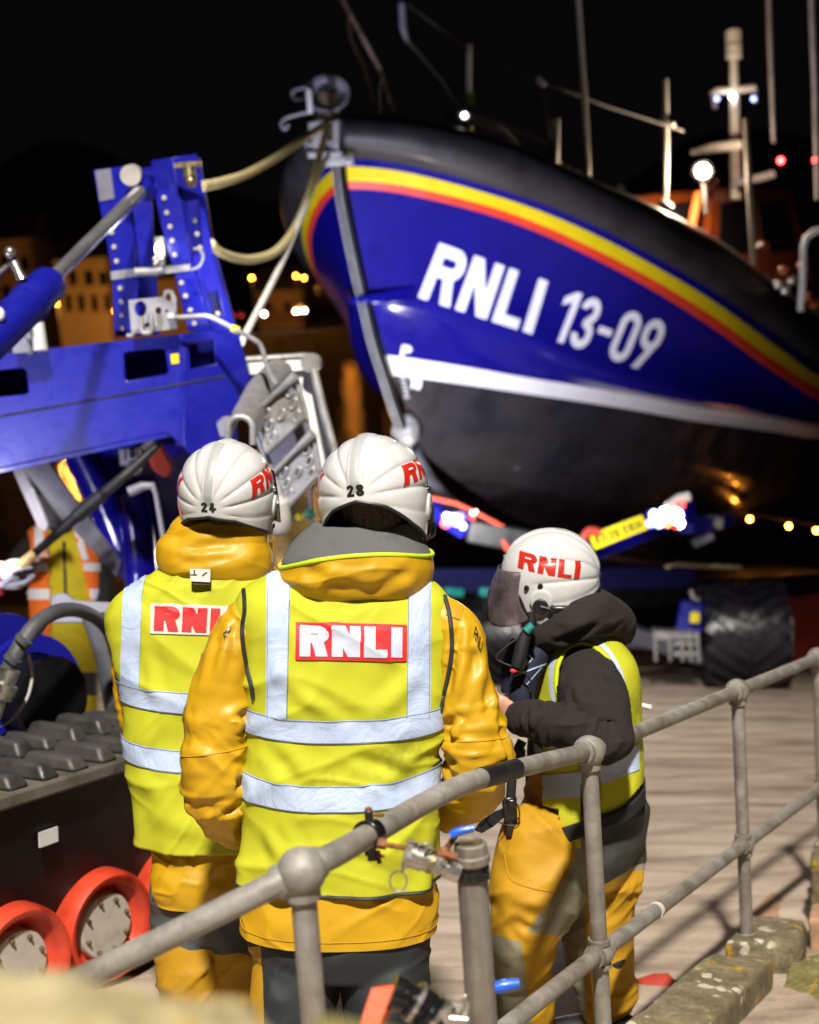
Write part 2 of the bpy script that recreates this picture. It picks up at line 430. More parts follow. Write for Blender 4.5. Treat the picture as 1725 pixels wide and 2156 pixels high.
def fabric(name, c, weave=500, rough=.75, crumple=.25, stain=(.8, 12), coat=0, spec=.3):
    t = NT(name); n1 = t.noise(4, 6, .65); n2 = t.noise(stain[1], 5, .7)
    r = t.ramp(n1, [(.3, mul(c, .86)), (.55, c), (.75, mul(c, 1.06))])
    st = t.ramp(n2, [(.27, (stain[0]*.85,)*3), (.42, (1, 1, 1))])
    m = t.mix(1., r, st, 'MULTIPLY'); t.color(m)
    w = t.noise(weave, 2, .5); cr = t.noise(5.5, 4, .55, 1.1); cr.noise_type = 'RIDGED_MULTIFRACTAL'; cr.normalize = True
    b1 = t.bump(cr, crumple*1.1, .03); t.bump(w, .12, .0006, b1)
    t.roughvar(n1, rough-.08, rough+.08); t.b.inputs['Specular IOR Level'].default_value = spec
    if coat: t.b.inputs['Coat Weight'].default_value = coat; t.b.inputs['Coat Roughness'].default_value = .35
    return t.m
M = {}
M['hivis'] = fabric('hivis yellow cloth', (.43, .45, .018), stain=(.55, 4), crumple=.35)
M['ochre'] = fabric('ochre oilskin', (.50, .29, .007), crumple=.4, rough=.5, coat=.15)
M['ochre2'] = fabric('ochre trouser cloth', (.42, .235, .010), crumple=.45, rough=.6)
M['khaki'] = fabric('khaki reinforcement cloth', (.21, .20, .13), crumple=.4)
M['dark'] = fabric('charcoal trouser cloth', (.022, .026, .028), crumple=.45)
M['greytrim'] = fabric('grey panel cloth', (.07, .08, .085), crumple=.4)
M['fleece'] = fabric('grey fleece', (.10, .105, .107), weave=900, rough=.95, crumple=.15)
M['hoodie'] = fabric('brown black hoodie', (.019, .0155, .0145), weave=700, rough=.95, crumple=.2)
M['navy'] = fabric('navy lifejacket cloth', (.012, .016, .035), crumple=.25)
M['orangevis'] = fabric('orange vest cloth', (.85, .17, .02), crumple=.3)
M['yellowcl'] = fabric('yellow jacket cloth', (.55, .45, .01), crumple=.3)
M['lime'] = mat('lime piping', (.6, .85, .01), .6)
M['piping'] = mat('black piping', (.018, .022, .02), .55, bump=.2, bs=300)
M['webbing'] = mat('black webbing', (.006, .006, .007), .8, bump=.4, bs=350, bd=.001)
def retro():
    t = NT('reflective tape'); n1 = t.noise(7, 5, .65); n2 = t.noise(90, 4, .7)
    r = t.ramp(n1, [(.3, (.33, .41, .57)), (.5, (.40, .50, .69)), (.8, (.46, .57, .78))])
    sp = t.ramp(n2, [(.25, (.72, .76, .82)), (.38, (1, 1, 1))]); t.color(t.mix(1., r, sp, 'MULTIPLY'))
    b = t.noise(9, 4, .6, 1.5); t.bump(b, .4, .02); t.b.inputs['Roughness'].default_value = .55; t.b.inputs['Metallic'].default_value = .0
    return t.m
M['tape'] = retro()
M['stitch'] = mat('grey blue stitching', (.16, .21, .32), .6)
M['red'] = mat('red print', (.58, .015, .02), .55, var=.08, bump=.25, bs=40, bd=.006)
M['print'] = mat('pale printed lettering', (.50, .56, .68), .45, var=.1, bump=.3, bs=40, bd=.006)
M['whitep'] = mat('white printed panel', (.58, .56, .50), .5, var=.06, vs=20, bump=.2, bs=40, bd=.006)
M['blackp'] = mat('black print', (.012, .012, .012), .4)
M['skin'] = mat('skin', (.55, .27, .19), .5, var=.12, vs=30, bump=.2, bs=220, bd=.001)
M['hair'] = mat('dark brown hair', (.035, .014, .008), .5, var=.35, vs=90, bump=.8, bs=160, bd=.006)
def shellm():
    t = NT('white helmet shell'); n1 = t.noise(9, 6, .7); n2 = t.noise(55, 5, .8)
    r = t.ramp(n1, [(.25, (.47, .475, .47)), (.5, (.54, .55, .555)), (.8, (.58, .59, .60))])
    s = t.ramp(n2, [(.24, (.45, .42, .38)), (.31, (1, 1, 1))]); t.color(t.mix(1., r, s, 'MULTIPLY'))
    t.b.inputs['Coat Weight'].default_value = .5; t.b.inputs['Coat Roughness'].default_value = .12; t.roughvar(n1, .16, .34)
    t.bump(t.noise(120, 3), .05, .001); return t.m
M['shell'] = shellm()
M['shellstripe'] = mat('grey helmet stripe', (.33, .35, .355), .4, var=.08, bump=.1, coat=.3)
M['helmred'] = mat('red helmet lettering', (.45, .018, .010), .35, var=.1, vs=25, bump=.05, coat=.3)
M['rubber'] = mat('black rubber trim', (.010, .010, .012), .55)
M['gloss'] = mat('glossy black plastic', (.008, .008, .009), .22)
def visor(name, tint, a=.05):
    t = NT(name); t.t.nodes.remove(t.b)
    tr = t.n('ShaderNodeBsdfTransparent'); tr.inputs[0].default_value = (*tint, 1); gl = t.n('ShaderNodeBsdfGlossy'); gl.inputs[0].default_value = (.9, .9, 1, 1); gl.inputs['Roughness'].default_value = .12
    df = t.n('ShaderNodeBsdfDiffuse'); df.inputs[0].default_value = (.42, .35, .38, 1)
    lw = t.n('ShaderNodeLayerWeight'); lw.inputs[0].default_value = .35
    mx = t.n('ShaderNodeMixShader'); t.l(lw, 'Fresnel', mx, 0); t.l(tr, 0, mx, 1); t.l(gl, 0, mx, 2)
    nz = t.noise(14, 5, .7); rp = t.ramp(nz, [(.35, a*.5), (.7, a*1.6)])
    m2 = t.n('ShaderNodeMixShader'); t.l(rp, 0, m2, 0); t.l(mx, 0, m2, 1); t.l(df, 0, m2, 2); t.l(m2, 0, t.out, 0)
    return t.m
M['visor'] = visor('scuffed smoky visor', (.82, .70, .73), .17)
M['visor2'] = visor('clear visor', (.85, .83, .9), .05)
def galv():
    t = NT('weathered galvanised pipe'); n1 = t.noise(11, 7, .7, .4); n2 = t.noise(60, 5, .8); n3 = t.noise(3.2, 4, .6)
    r = t.ramp(n1, [(.25, (.12, .11, .095)), (.45, (.235, .225, .20)), (.62, (.32, .31, .285)), (.8, (.42, .42, .41))])
    r3 = t.ramp(n3, [(.3, (.80, .74, .66)), (.6, (1, 1, 1))]); m = t.mix(1., r, r3, 'MULTIPLY')
    s = t.ramp(n2, [(.28, (.55, .48, .40)), (.4, (1, 1, 1))]); t.color(t.mix(1., m, s, 'MULTIPLY'))
    t.b.inputs['Metallic'].default_value = .25; t.roughvar(n1, .42, .72); b = t.bump(n1, .25, .006); t.bump(n2, .35, .002, b); return t.m
M['galv'] = galv()
def pipegrey():
    t = NT('grey brown standpipe'); mp = t.mapping((26, 26, 1.2)); n1 = t.noise(1.0, 6, .7, .3, mp); n2 = t.noise(9, 5, .7)
    r = t.ramp(n1, [(.25, (.11, .095, .075)), (.5, (.20, .18, .155)), (.8, (.30, .28, .25))]); s = t.ramp(n2, [(.3, (.65, .6, .55)), (.6, (1, 1, 1))])
    t.color(t.mix(1., r, s, 'MULTIPLY')); t.bump(n1, .25, .003); t.roughvar(n2, .45, .75); t.b.inputs['Metallic'].default_value = .3; return t.m
M['standpipe'] = pipegrey()
M['brass'] = mat('tarnished brass', (.34, .27, .15), .38, .85, var=.3, vs=40, bump=.3)
M['steel'] = mat('stainless steel', (.52, .5, .46), .3, .9, var=.15, vs=30, bump=.15)
M['rust'] = mat('rusty steel', (.25, .10, .04), .75, .2, var=.4, vs=30, bump=.5)
M['bluegrip'] = mat('blue plastic grip', (.01, .10, .62), .35, var=.05, coat=.2)
M['chrome'] = mat('chromed rod', (.85, .85, .88), .24, .9, var=.05, bump=.02)
def bluepaint(name, c, rough=.35):
    t = NT(name); n1 = t.noise(3, 6, .65); n2 = t.noise(40, 5, .75)
    r = t.ramp(n1, [(.3, mul(c, .8)), (.6, c)]); s = t.ramp(n2, [(.24, (.40, .42, .5)), (.36, (1, 1, 1))]); gm = t.noise(7, 8, .75, 1.2); gs = t.ramp(gm, [(.3, (.72, .70, .70)), (.45, (1, 1, 1))]); m_ = t.mix(1., r, s, 'MULTIPLY'); t.color(t.mix(1., m_, gs, 'MULTIPLY'))
    t.roughvar(gm, rough-.08, rough+.16); t.b.inputs['Specular IOR Level'].default_value = .3; t.b.inputs['Coat Weight'].default_value = .12; t.b.inputs['Coat Roughness'].default_value = .1; t.bump(t.noise(70, 3), .06, .002); return t.m
M['blue'] = bluepaint('blue machine paint', (.009, .011, .27), .33)
M['hullblue'] = bluepaint('blue hull paint', (.005, .004, .165), .14)
M['hulldark'] = mat('dark antifouling', (.024, .023, .028), .24, var=.2, vs=2.5, bump=.05, bs=20, coat=.4)
M['hullyellow'] = mat('yellow hull band', (.72, .56, .005), .4, var=.05, bump=.03)
M['hullred'] = mat('red hull band', (.66, .045, .015), .4, var=.05, bump=.03)
M['hullwhite'] = mat('white hull paint', (.74, .74, .76), .4, var=.05, vs=3, bump=.03)
M['hullletter'] = mat('white hull lettering', (.76, .76, .80), .45, var=.05, vs=3, bump=.03)
M['fender'] = mat('black fender rubber', (.020, .018, .020), .45, var=.2, vs=3, bump=.15, bs=30)
M['alu'] = mat('cast aluminium', (.34, .34, .335), .46, .4, var=.14, vs=12, bump=.2, bs=50)
M['greysteel'] = mat('grey painted steel', (.20, .20, .23), .5, .2, var=.15, vs=5, bump=.15)
M['strut'] = mat('dark grey strut paint', (.085, .085, .11), .5, .1, var=.2, vs=5, bump=.15)
M['darksteel'] = mat('dark oily steel', (.025, .025, .028), .45, .4, var=.3)
M['tread'] = mat('worn rubber track', (.045, .042, .038), .5, var=.6, vs=5, bump=.7, bs=30, dark=(.014, .013, .014))
M['trackedge'] = mat('dusty track edge', (.10, .09, .07), .7, var=.3, bump=.4)
M['sideblack'] = mat('black side panel', (.005, .005, .006), .5, var=.25, spec=.25)
M['wheelorange'] = mat('orange polyurethane', (.60, .055, .022), .42, var=.22, vs=5, bump=.08, bs=30)
M['hubcream'] = mat('cream hub cap', (.42, .39, .33), .6, var=.12, vs=15, bump=.2)
M['hose'] = mat('grey rubber hose', (.075, .08, .09), .55, var=.15, bump=.2)
M['rope'] = mat('pale braided rope', (.74, .64, .32), .8, var=.3, vs=60, bump=.9, bs=130, bd=.01)
M['ropew'] = mat('white rope', (.85, .85, .80), .7, var=.1, bump=.5, bs=120)
M['copper'] = mat('copper coloured metal rail', (.55, .38, .28), .35, .8, var=.2, vs=8)  # plain copper colour of the pulpit rails and capstan
M['whitefit'] = mat('pale fitting', (.55, .55, .52), .5, var=.12)
M['orangecabin'] = mat('orange cabin paint', (.24, .05, .009), .4, var=.08, bump=.05)
M['glass'] = mat('dark cabin glass', (.01, .01, .014), .08, bump=.0, coat=.5)
M['greenfl'] = mat('green flag cloth', (.13, .26, .04), .8)
M['plate'] = mat('yellow number plate', (.78, .66, .0), .4, var=.05, bump=.05)
M['netting'] = mat('orange safety netting', (.38, .035, .015), .7, var=.2)
M['teal'] = mat('teal plastic', (.01, .22, .2), .5)
M['woodpole'] = mat('varnished pole', (.55, .36, .12), .45, var=.2, vs=20)
M['glove'] = mat('white grey work glove', (.48, .48, .52), .7, var=.15, vs=20, bump=.5, bs=200)
M['glovered'] = mat('red glove cuff', (.7, .03, .03), .65)
M['orangehose'] = mat('orange layflat hose', (.62, .09, .02), .65, var=.15, vs=12, bump=.6, bs=90)
def stone(name, a, b, lich=True, gold=True):
    t = NT(name); n1 = t.noise(9, 8, .7, .5); n2 = t.noise(45, 6, .75)
    r = t.ramp(n1, [(.28, mul(a, .55)), (.5, a), (.75, b)]); s = t.ramp(n2, [(.3, (.55, .52, .48)), (.5, (1, 1, 1))]); m = t.mix(1., r, s, 'MULTIPLY')
    if gold:
        n3 = t.noise(6.5, 5, .6, .8); k = t.ramp(n3, [(.58, 0.), (.66, 1.)]); m = t.mix(k, m, (.42, .27, .015))
    if lich:
        v = t.n('ShaderNodeTexVoronoi'); v.inputs['Scale'].default_value = 17; v.inputs['Randomness'].default_value = 1
        w = t.noise(30, 4, .6); av = t.n('ShaderNodeVectorMath'); av.operation = 'MULTIPLY_ADD'; av.inputs[1].default_value = (.035, .035, .035)
        t.l(w, 1, av, 0); t.l(t.tc, 'Object', av, 2); t.l(av, 0, v, 'Vector')
        k = t.ramp(v, [(.30, 1.), (.36, 0.)], 'Distance'); g = t.noise(4, 3); kg = t.ramp(g, [(.46, 0.), (.55, 1.)])
        kk = t.mix(1., k, kg, 'MULTIPLY'); x = t.n('ShaderNodeMix'); x.data_type = 'RGBA'; t.t.links.new(kk.outputs[2], x.inputs[0]); t.t.links.new(m.outputs[2], x.inputs[6]); x.inputs[7].default_value = (.52, .49, .38, 1); m = x
    t.color(m); b1 = t.bump(n1, .6, .03); t.bump(n2, .5, .008, b1); t.b.inputs['Roughness'].default_value = .85; return t.m
M['stone'] = stone('lichened sea wall block', (.17, .14, .075), (.33, .29, .19))
M['stone2'] = stone('mossy stone', (.18, .16, .05), (.30, .26, .10), True)
M['coping'] = stone('pale lichened coping', (.30, .26, .13), (.58, .50, .32), True)
M['timber'] = mat('weathered red timber', (.40, .24, .14), .8, var=.2, vs=10, bump=.5)
def groundm():
    t = NT('concrete slipway'); mp = t.mapping((1, 1, 1), (0, 0, math.radians(-30)))
    # bands run across the slope: stretch the noise along the ridge direction
    mp2 = t.mapping((.35, 2.6, 1), (0, 0, math.radians(30)))
    n1 = t.noise(1.5, 8, .66, .3, mp2); n2 = t.noise(2.2, 7, .7); n3 = t.noise(60, 5, .75)
    r = t.ramp(n1, [(.30, (.21, .16, .115)), (.44, (.38, .305, .23)), (.56, (.48, .395, .305)), (.72, (.57, .485, .385))])
    s = t.ramp(n2, [(.3, (.74, .70, .66)), (.5, (1, 1, 1))]); m = t.mix(1., r, s, 'MULTIPLY')
    sp = t.ramp(n3, [(.3, (.50, .47, .44)), (.46, (1, 1, 1))]); m2 = t.mix(1., m, sp, 'MULTIPLY')
    # cast grooves across the slope
    wv = t.n('ShaderNodeTexWave'); wv.wave_type = 'BANDS'; wv.bands_direction = 'Y'; wv.inputs['Scale'].default_value = .62; wv.inputs['Distortion'].default_value = 4.5; wv.inputs['Detail'].default_value = 3
    mp3 = t.mapping((1, 1, 1), (0, 0, math.radians(-21))); t.l(mp3, 0, wv, 'Vector'); wr = t.ramp(wv, [(.0, (.42, .38, .35)), (.16, (1, 1, 1))])
    m3 = t.mix(.42, m2, wr, 'MULTIPLY'); t.color(m3); t.roughvar(n2, .45, .85)
    b = t.bump(n2, .4, .03); b2 = t.bump(n3, .5, .006, b); t.bump(wr, .3, .02, b2); return t.m
M['ground'] = groundm()
def waterm():
    t = NT('dark harbour water'); t.b.inputs['Base Color'].default_value = (.004, .004, .005, 1); t.b.inputs['Roughness'].default_value = .05; t.b.inputs['IOR'].default_value = 1.33
    mp = t.mapping((.5, 1, 1)); n = t.noise(.9, 6, .65, .3, mp); t.bump(n, .22, .35); return t.m
M['water'] = waterm()
M['hill'] = mat('dark hillside', (.02, .016, .012), .95, var=.4, vs=.05, bump=.3, bs=.5, bd=1.)
M['quay'] = mat('harbour wall stone', (.10, .085, .07), .9, var=.3, vs=.6, bump=.3, bs=2, bd=.1)
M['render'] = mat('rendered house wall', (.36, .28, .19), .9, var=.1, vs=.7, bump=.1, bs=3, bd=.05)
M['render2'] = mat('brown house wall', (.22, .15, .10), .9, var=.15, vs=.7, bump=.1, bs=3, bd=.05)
M['roof'] = mat('slate roof', (.05, .045, .045), .8, var=.3, vs=2, bump=.2, bs=5, bd=.05)
M['carriage'] = bluepaint('dull navy carriage paint', (.010, .011, .07), .45)
M['tyrer'] = mat('wet black tyre', (.011, .010, .015), .34, var=.2, bump=.2)
M['window'] = mat('dark window glass', (.006, .006, .008), .1, bump=0)
M['carpaint'] = mat('dark car paint', (.03, .03, .035), .3, bump=.02, coat=.6)
M['lampw'] = emit('white lamp', (1, .96, .88), 24)
M['flood'] = emit('floodlight', (1, .80, .55), 400)
M['headl'] = emit('headlamp', (1, .82, .5), 1500)
M['streetl'] = emit('sodium lamp', (1, .30, .03), 75)
M['redl'] = emit('red lamp', (1, .02, .02), 60)
M['reargl'] = emit('red tail lamp', (1, .03, .02), 5)
M['whitel'] = emit('white marker lamp', (.75, .78, 1), 5)
M['amberl'] = emit('amber lamp', (1, .35, .02), 6)
M['bluel'] = emit('blue white lamp', (.35, .45, 1), 5)

def patchmat(name, cols):
    """cloth whose panels are set by smooth per-vertex fields p0, p1 ..."""
    t = NT(name); n1 = t.noise(4, 6, .65); cur = None
    for i, c in enumerate(cols):
        r = t.ramp(n1, [(.3, mul(c, .84)), (.55, c), (.75, mul(c, 1.08))])
        if cur is None: cur = r; continue
        at = t.n('ShaderNodeAttribute'); at.attribute_name = 'p%d' % (i-1); g = t.n('ShaderNodeMath'); g.operation = 'GREATER_THAN'; g.inputs[1].default_value = 0; t.l(at, 'Fac', g, 0); cur = t.mix(g, cur, r)
    st = t.ramp(t.noise(12, 5, .7), [(.28, (.7,)*3), (.42, (1, 1, 1))]); t.color(t.mix(1., cur, st, 'MULTIPLY'))
    cr = t.noise(5.5, 4, .55, 1.1); cr.noise_type = 'RIDGED_MULTIFRACTAL'; b1 = t.bump(cr, .5, .03); t.bump(t.noise(600, 2), .12, .0006, b1); t.b.inputs['Roughness'].default_value = .62; t.b.inputs['Specular IOR Level'].default_value = .3
    return t.m
OC, KH, DKC = (.44, .24, .010), (.24, .225, .15), (.022, .026, .028)
M['tr28'] = patchmat('charcoal trousers with ochre side panels', [DKC, OC]); M['tr24'] = patchmat('grey and ochre trousers', [(.07, .08, .085), OC]); M['tr3'] = patchmat('ochre trousers with khaki panels and shaded seat', [OC, KH, (.035, .038, .036)]); M['tro'] = patchmat('yellow trousers with dark knees', [(.55, .45, .01), (.05, .05, .06)])  # last tr3 colour paints the shade on the seat
# ------------------------------------------------------------ slipway, water, far shore
gx = np.concatenate([np.linspace(-60, -8, 8), np.linspace(-7, 9, 60), np.linspace(10, 60, 9)]); gy = np.concatenate([np.linspace(-6, 24, 100), np.linspace(25, 70, 10)])
Xg, Yg = np.meshgrid(gx, gy); Zg = ground(Xg, Yg)
Zg = Zg+.012*noise(np.stack([Xg*1.3, Yg*1.3, 0*Xg], -1), 3)
V = np.stack([Xg, Yg, Zg], -1)
o = mesh_obj('slipway', V.reshape(-1, 3), gridfaces(len(gy), len(gx), False), [M['ground']]); tag(o, kind='structure')
WZ = -5.2
V = [(-900, 14, WZ), (900, 14, WZ), (900, 1500, WZ), (-900, 1500, WZ)]
o = mesh_obj('water', V, [(0, 1, 2, 3)], [M['water']], smooth=False); tag(o, kind='structure')
V = []; n = 80
for j, (y, h) in enumerate(((249, 0.4), (290, 4), (340, 16), (440, 34), (560, 50), (760, 40))):
    for i in range(n): x = -450+i*900/(n-1); V.append((x, y, -1.+(h*(1+.35*math.sin(x*.02+j)+.2*math.sin(x*.051+2*j))) if j else -1.5))
V = np.array(V); o = mesh_obj('hills', V, gridfaces(6, n, False), [M['hill']]); tag(o, kind='structure')
mb = MB(); mb.add(box((0, 240, -3.3), 900, 18, 4.6)); tag(mb.build('harbour_wall', [M['quay']], smooth=False), 'low stone harbour wall along the far shore behind the water', 'harbour wall')
def house(name, px0, px1, pyb, pyt, d, m, wins, label, depth=10, group=None, roof=True):
    d = d*2; depth = depth*2
    a, b = P(px0, pyb, d), P(px1, pyb, d); zt = P((px0+px1)/2, pyt, d)[2]; zb = min(a[2], b[2], -1.); a[2] = b[2] = zb; y = (a[1]+b[1])/2
    t = thing(name, ((a[0]+b[0])/2, y, zb), label, 'house', group)
    mb = MB(); mb.add(box(((a[0]+b[0])/2, y+depth/2, (zt+zb)/2), b[0]-a[0], depth, zt-zb)); mb.build('wall', [m], t, smooth=False)
    if roof:
        mb = MB(); w2 = (b[0]-a[0])/2+.3; cx = (a[0]+b[0])/2
        mb.add((np.array([(cx-w2, y-.3, zt+.01), (cx+w2, y-.3, zt+.01), (cx+w2, y+depth+.3, zt+.01), (cx-w2, y+depth+.3, zt+.01), (cx-w2, y+depth/2, zt+5), (cx+w2, y+depth/2, zt+5)]), [(0, 1, 5, 4), (2, 3, 4, 5), (0, 4, 3), (1, 2, 5), (0, 3, 2, 1)])); mb.build('roof', [M['roof']], t, smooth=False)
    for (x0, y0, x1, y1) in wins:
        q0, q1 = P(x0, y1, d), P(x1, y0, d); mb = MB(); mb.add(box(((q0[0]+q1[0])/2, y+.02, (q0[2]+q1[2])/2), q1[0]-q0[0], .14, q1[2]-q0[2])); wn = mb.build('window', [M['window']], t, smooth=False)
        mb = MB(); mb.add(box(((q0[0]+q1[0])/2, y-.1, q0[2]-.12), q1[0]-q0[0]+.3, .2, .14)); mb.build('sill', [M['quay']], wn, smooth=False)
    return t
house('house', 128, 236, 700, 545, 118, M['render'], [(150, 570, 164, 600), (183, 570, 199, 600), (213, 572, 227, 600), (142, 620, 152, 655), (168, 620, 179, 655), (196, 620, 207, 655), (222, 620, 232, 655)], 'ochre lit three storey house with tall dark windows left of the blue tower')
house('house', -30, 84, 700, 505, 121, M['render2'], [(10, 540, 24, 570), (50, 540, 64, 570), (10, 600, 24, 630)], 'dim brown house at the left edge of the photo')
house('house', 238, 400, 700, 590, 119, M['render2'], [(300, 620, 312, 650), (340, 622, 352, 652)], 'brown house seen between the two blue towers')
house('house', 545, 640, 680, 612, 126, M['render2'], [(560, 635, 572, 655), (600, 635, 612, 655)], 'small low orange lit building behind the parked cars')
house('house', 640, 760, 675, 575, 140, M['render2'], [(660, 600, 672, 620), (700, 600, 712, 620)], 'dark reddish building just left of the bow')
def lamp(px, py, d, on, label, h=5., pw=900, r=.3):
    d = d*2; h = h*1.6; r = r*.75; pw = pw*3.2
    q = P(px, py, d); t = thing('street_lamp', (q[0], q[1], q[2]-h), label, 'street lamp', 'sodium street lamps along the far shore')
    mb = MB(); mb.add(tube([(q[0], q[1]+.5, q[2]-h), (q[0], q[1]+.5, q[2]-.1), (q[0], q[1], q[2]+.25)], .07, 8)); mb.build('pole', [M['darksteel']], t)
    mb = MB(); mb.add(ball(q, r, r, r*.7)); mb.build('lamp_head', [M['streetl']], t)
    if pw:
        l = bpy.data.lights.new('street_light', 'POINT'); l.energy = pw; l.color = (1, .42, .08); l.shadow_soft_size = .3
        o = bpy.data.objects.new('street_light', l); col.objects.link(o); o.location = (q[0], q[1]-1.2, q[2]-.3)
lamp(530, 585, 112, 1, 'single orange street lamp nearest the blue tower', pw=700)
lamp(623, 581, 120, 1, 'left lamp of the close orange pair left of the bow', pw=500)
lamp(640, 585, 121, 1, 'right lamp of the close orange pair left of the bow', pw=0)
lamp(242, 655, 113, 1, 'orange lamp low beside the left blue tower', h=3, pw=900, r=.22)
lamp(120, 640, 104, 1, 'orange street lamp hidden behind the blue cylinder', h=4, pw=3200, r=.2)
lamp(723, 592, 112, 1, 'orange street lamp hidden behind the bow whose light streaks the water', pw=0, r=.75)
lamp(814, 592, 112, 1, 'orange street lamp farther right behind the hull', pw=0, r=.6)
def carf(px, py, d, label, red=False, on=True):
    d = d*2.2
    q = P(px, py, d); t = thing('parked_car', (q[0], q[1]+1.5, q[2]-.65), label, 'car', 'cars on the far quay')
    mb = MB(); X0, Y0, Z0 = q[0], q[1], q[2]
    pr = [(-.0, -.45), (0, .15), (.9, .32), (1.5, .8), (3.0, .82), (3.8, .3), (4.2, .2), (4.2, -.45)]
    V = [(X0+s*.87, Y0+.06+a, Z0+b) for s in (-1, 1) for a, b in pr]; n = len(pr)
    F = [tuple(range(n)), tuple(range(n, 2*n))[::-1]]+[(i, i+n, (i+1) % n+n, (i+1) % n) for i in range(n)]
    mb.add((np.array(V), F)); mb.build('body', [M['carpaint']], t, smooth=False, bevel=.08)
    for s in (-1, 1):
        for yy in (.8, 3.4):
            mb = MB(); mb.add(cyl((X0+s*.72, Y0+yy, Z0-.38), (X0+s*.9, Y0+yy, Z0-.38), .32, 16)); mb.build('wheel', [M['rubber']], t)
        mb = MB(); mb.add(ball((X0+s*.68, Y0, Z0), .12, .06, .11)); mb.build('tail_lamp' if red else 'headlight', [M['reargl'] if red else (M['headl'] if on else M['streetl'])], t)
carf(632, 655, 108, 'car facing the camera with two bright white headlights')
carf(548, 662, 110, 'car half hidden by the white rope with its headlights on')
carf(500, 665, 110, 'car with red tail lamps right of the blue tower', red=True)
# ------------------------------------------------------------ the lifeboat on its carriage
BA = math.radians(30); AX = A(math.sin(BA), math.cos(BA), 0); SX = A(math.cos(BA), -math.sin(BA), 0)
BO = P(715, 340, 12.2); BO[2] = 0
boat = thing('lifeboat', (BO[0]+AX[0]*6, BO[1]+AX[1]*6, ground(BO[0], BO[1]+6)+1.2), 'large dark blue lifeboat with yellow and red bands lettered RNLI 13-09', 'lifeboat')
def cpl(x, y):
    v = P(x, y, 1.); d = (BO@SX)/(v@SX); return v*d
def sfun(q): return (q-BO)@AX
STEM = [(712, 238), (713, 300), (722, 400), (740, 500), (757, 580), (770, 635), (790, 720), (812, 790), (838, 870), (868, 945), (915, 1020), (975, 1078), (1040, 1115), (1110, 1140), (1200, 1160), (1400, 1190)]
stem3 = np.array([cpl(*p) for p in STEM]); stems = np.array([sfun(q) for q in stem3]); stemz = stem3[:, 2]
def lvl(px, B, k, pw=1.):
    s0 = sfun(cpl(*px[0])); z0 = cpl(*px[0])[2]
    bf = lambda s: B*(1-np.exp(-np.maximum(s-s0, 0)/k))**pw
    S, Z = [s0], [z0]
    for x, y in px[1:]:
        v = P(x, y, 1.); ds = np.linspace(8, 26, 3000); Q = ds[:, None]*v; f = (Q-BO)@SX-bf((Q-BO)@AX)
        i = int(np.argmax(f < 0)); q = Q[i]
        if sfun(q) > S[-1]+.02: S.append(float(sfun(q))); Z.append(float(q[2]))
    sl = (Z[-1]-Z[-2])/(S[-1]-S[-2]); S.append(13.6); Z.append(Z[-1]+.3*sl*(13.6-S[-2]))
    return dict(s0=s0, S=np.array(S), Z=np.array(Z), b=bf)
LV = [
 lvl([(862, 930), (960, 1010), (1060, 1080), (1200, 1140), (1500, 1200)], 0.02, 2.),
 lvl([(868, 882), (912, 900), (1000, 912), (1173, 942), (1400, 985), (1725, 1050)], 1.45, 2.6),
 lvl([(826, 790), (850, 792), (1104, 829), (1449, 885), (1725, 926)], 1.80, 2.7),
 lvl([(812, 748), (850, 752), (1104, 795), (1449, 856), (1725, 903)], 1.88, 2.6),
 lvl([(768, 632), (800, 640), (900, 665), (1010, 702), (1130, 748), (1250, 800), (1400, 838), (1725, 895)], 2.02, 2.25),
 lvl([(724, 398), (800, 398), (900, 418), (1000, 443), (1100, 475), (1200, 520), (1300, 570), (1400, 627), (1500, 690), (1600, 765), (1725, 847)], 2.22, 1.62),
 lvl([(720, 381), (800, 382), (900, 400), (1000, 425), (1100, 456), (1200, 500), (1300, 548), (1400, 603), (1500, 665), (1600, 739), (1725, 822)], 2.25, 1.58),
 lvl([(717, 350), (800, 352), (900, 372), (1000, 400), (1100, 430), (1200, 470), (1300, 518), (1400, 574), (1500, 633), (1600, 705), (1725, 797)], 2.28, 1.52),
 lvl([(715, 334), (800, 336), (900, 356), (1000, 384), (1100, 414), (1200, 452), (1300, 500), (1400, 554), (1500, 612), (1600, 682), (1725, 770)], 2.3, 1.48),
 lvl([(710, 242), (760, 238), (830, 245), (900, 255), (1000, 275), (1100, 310), (1176, 344), (1223, 374), (1338, 414), (1428, 459), (1518, 507), (1580, 559), (1656, 617), (1725, 662)], 2.22, 1.45)]
NS = 90; TJ = np.linspace(0, 1, NS)**1.7
def lrow(L, side, db=0., dz=0.):
    s = L['s0']+(13.4-L['s0'])*TJ; b = L['b'](s)+db*np.minimum(1, (s-L['s0'])*3); z = np.interp(s, L['S'], L['Z'])+dz
    k = np.ones(7)/7; zz = np.convolve(np.pad(z, 3, 'edge'), k, 'valid'); w = np.minimum(1, np.arange(NS)/6.); z = z*(1-w)+zz*w
    b = b*np.clip((16-s)/4, 0, 1)**.35
    return BO+s[:, None]*AX+(side*b)[:, None]*SX+z[:, None]*A(0, 0, 1)
hm = MB()
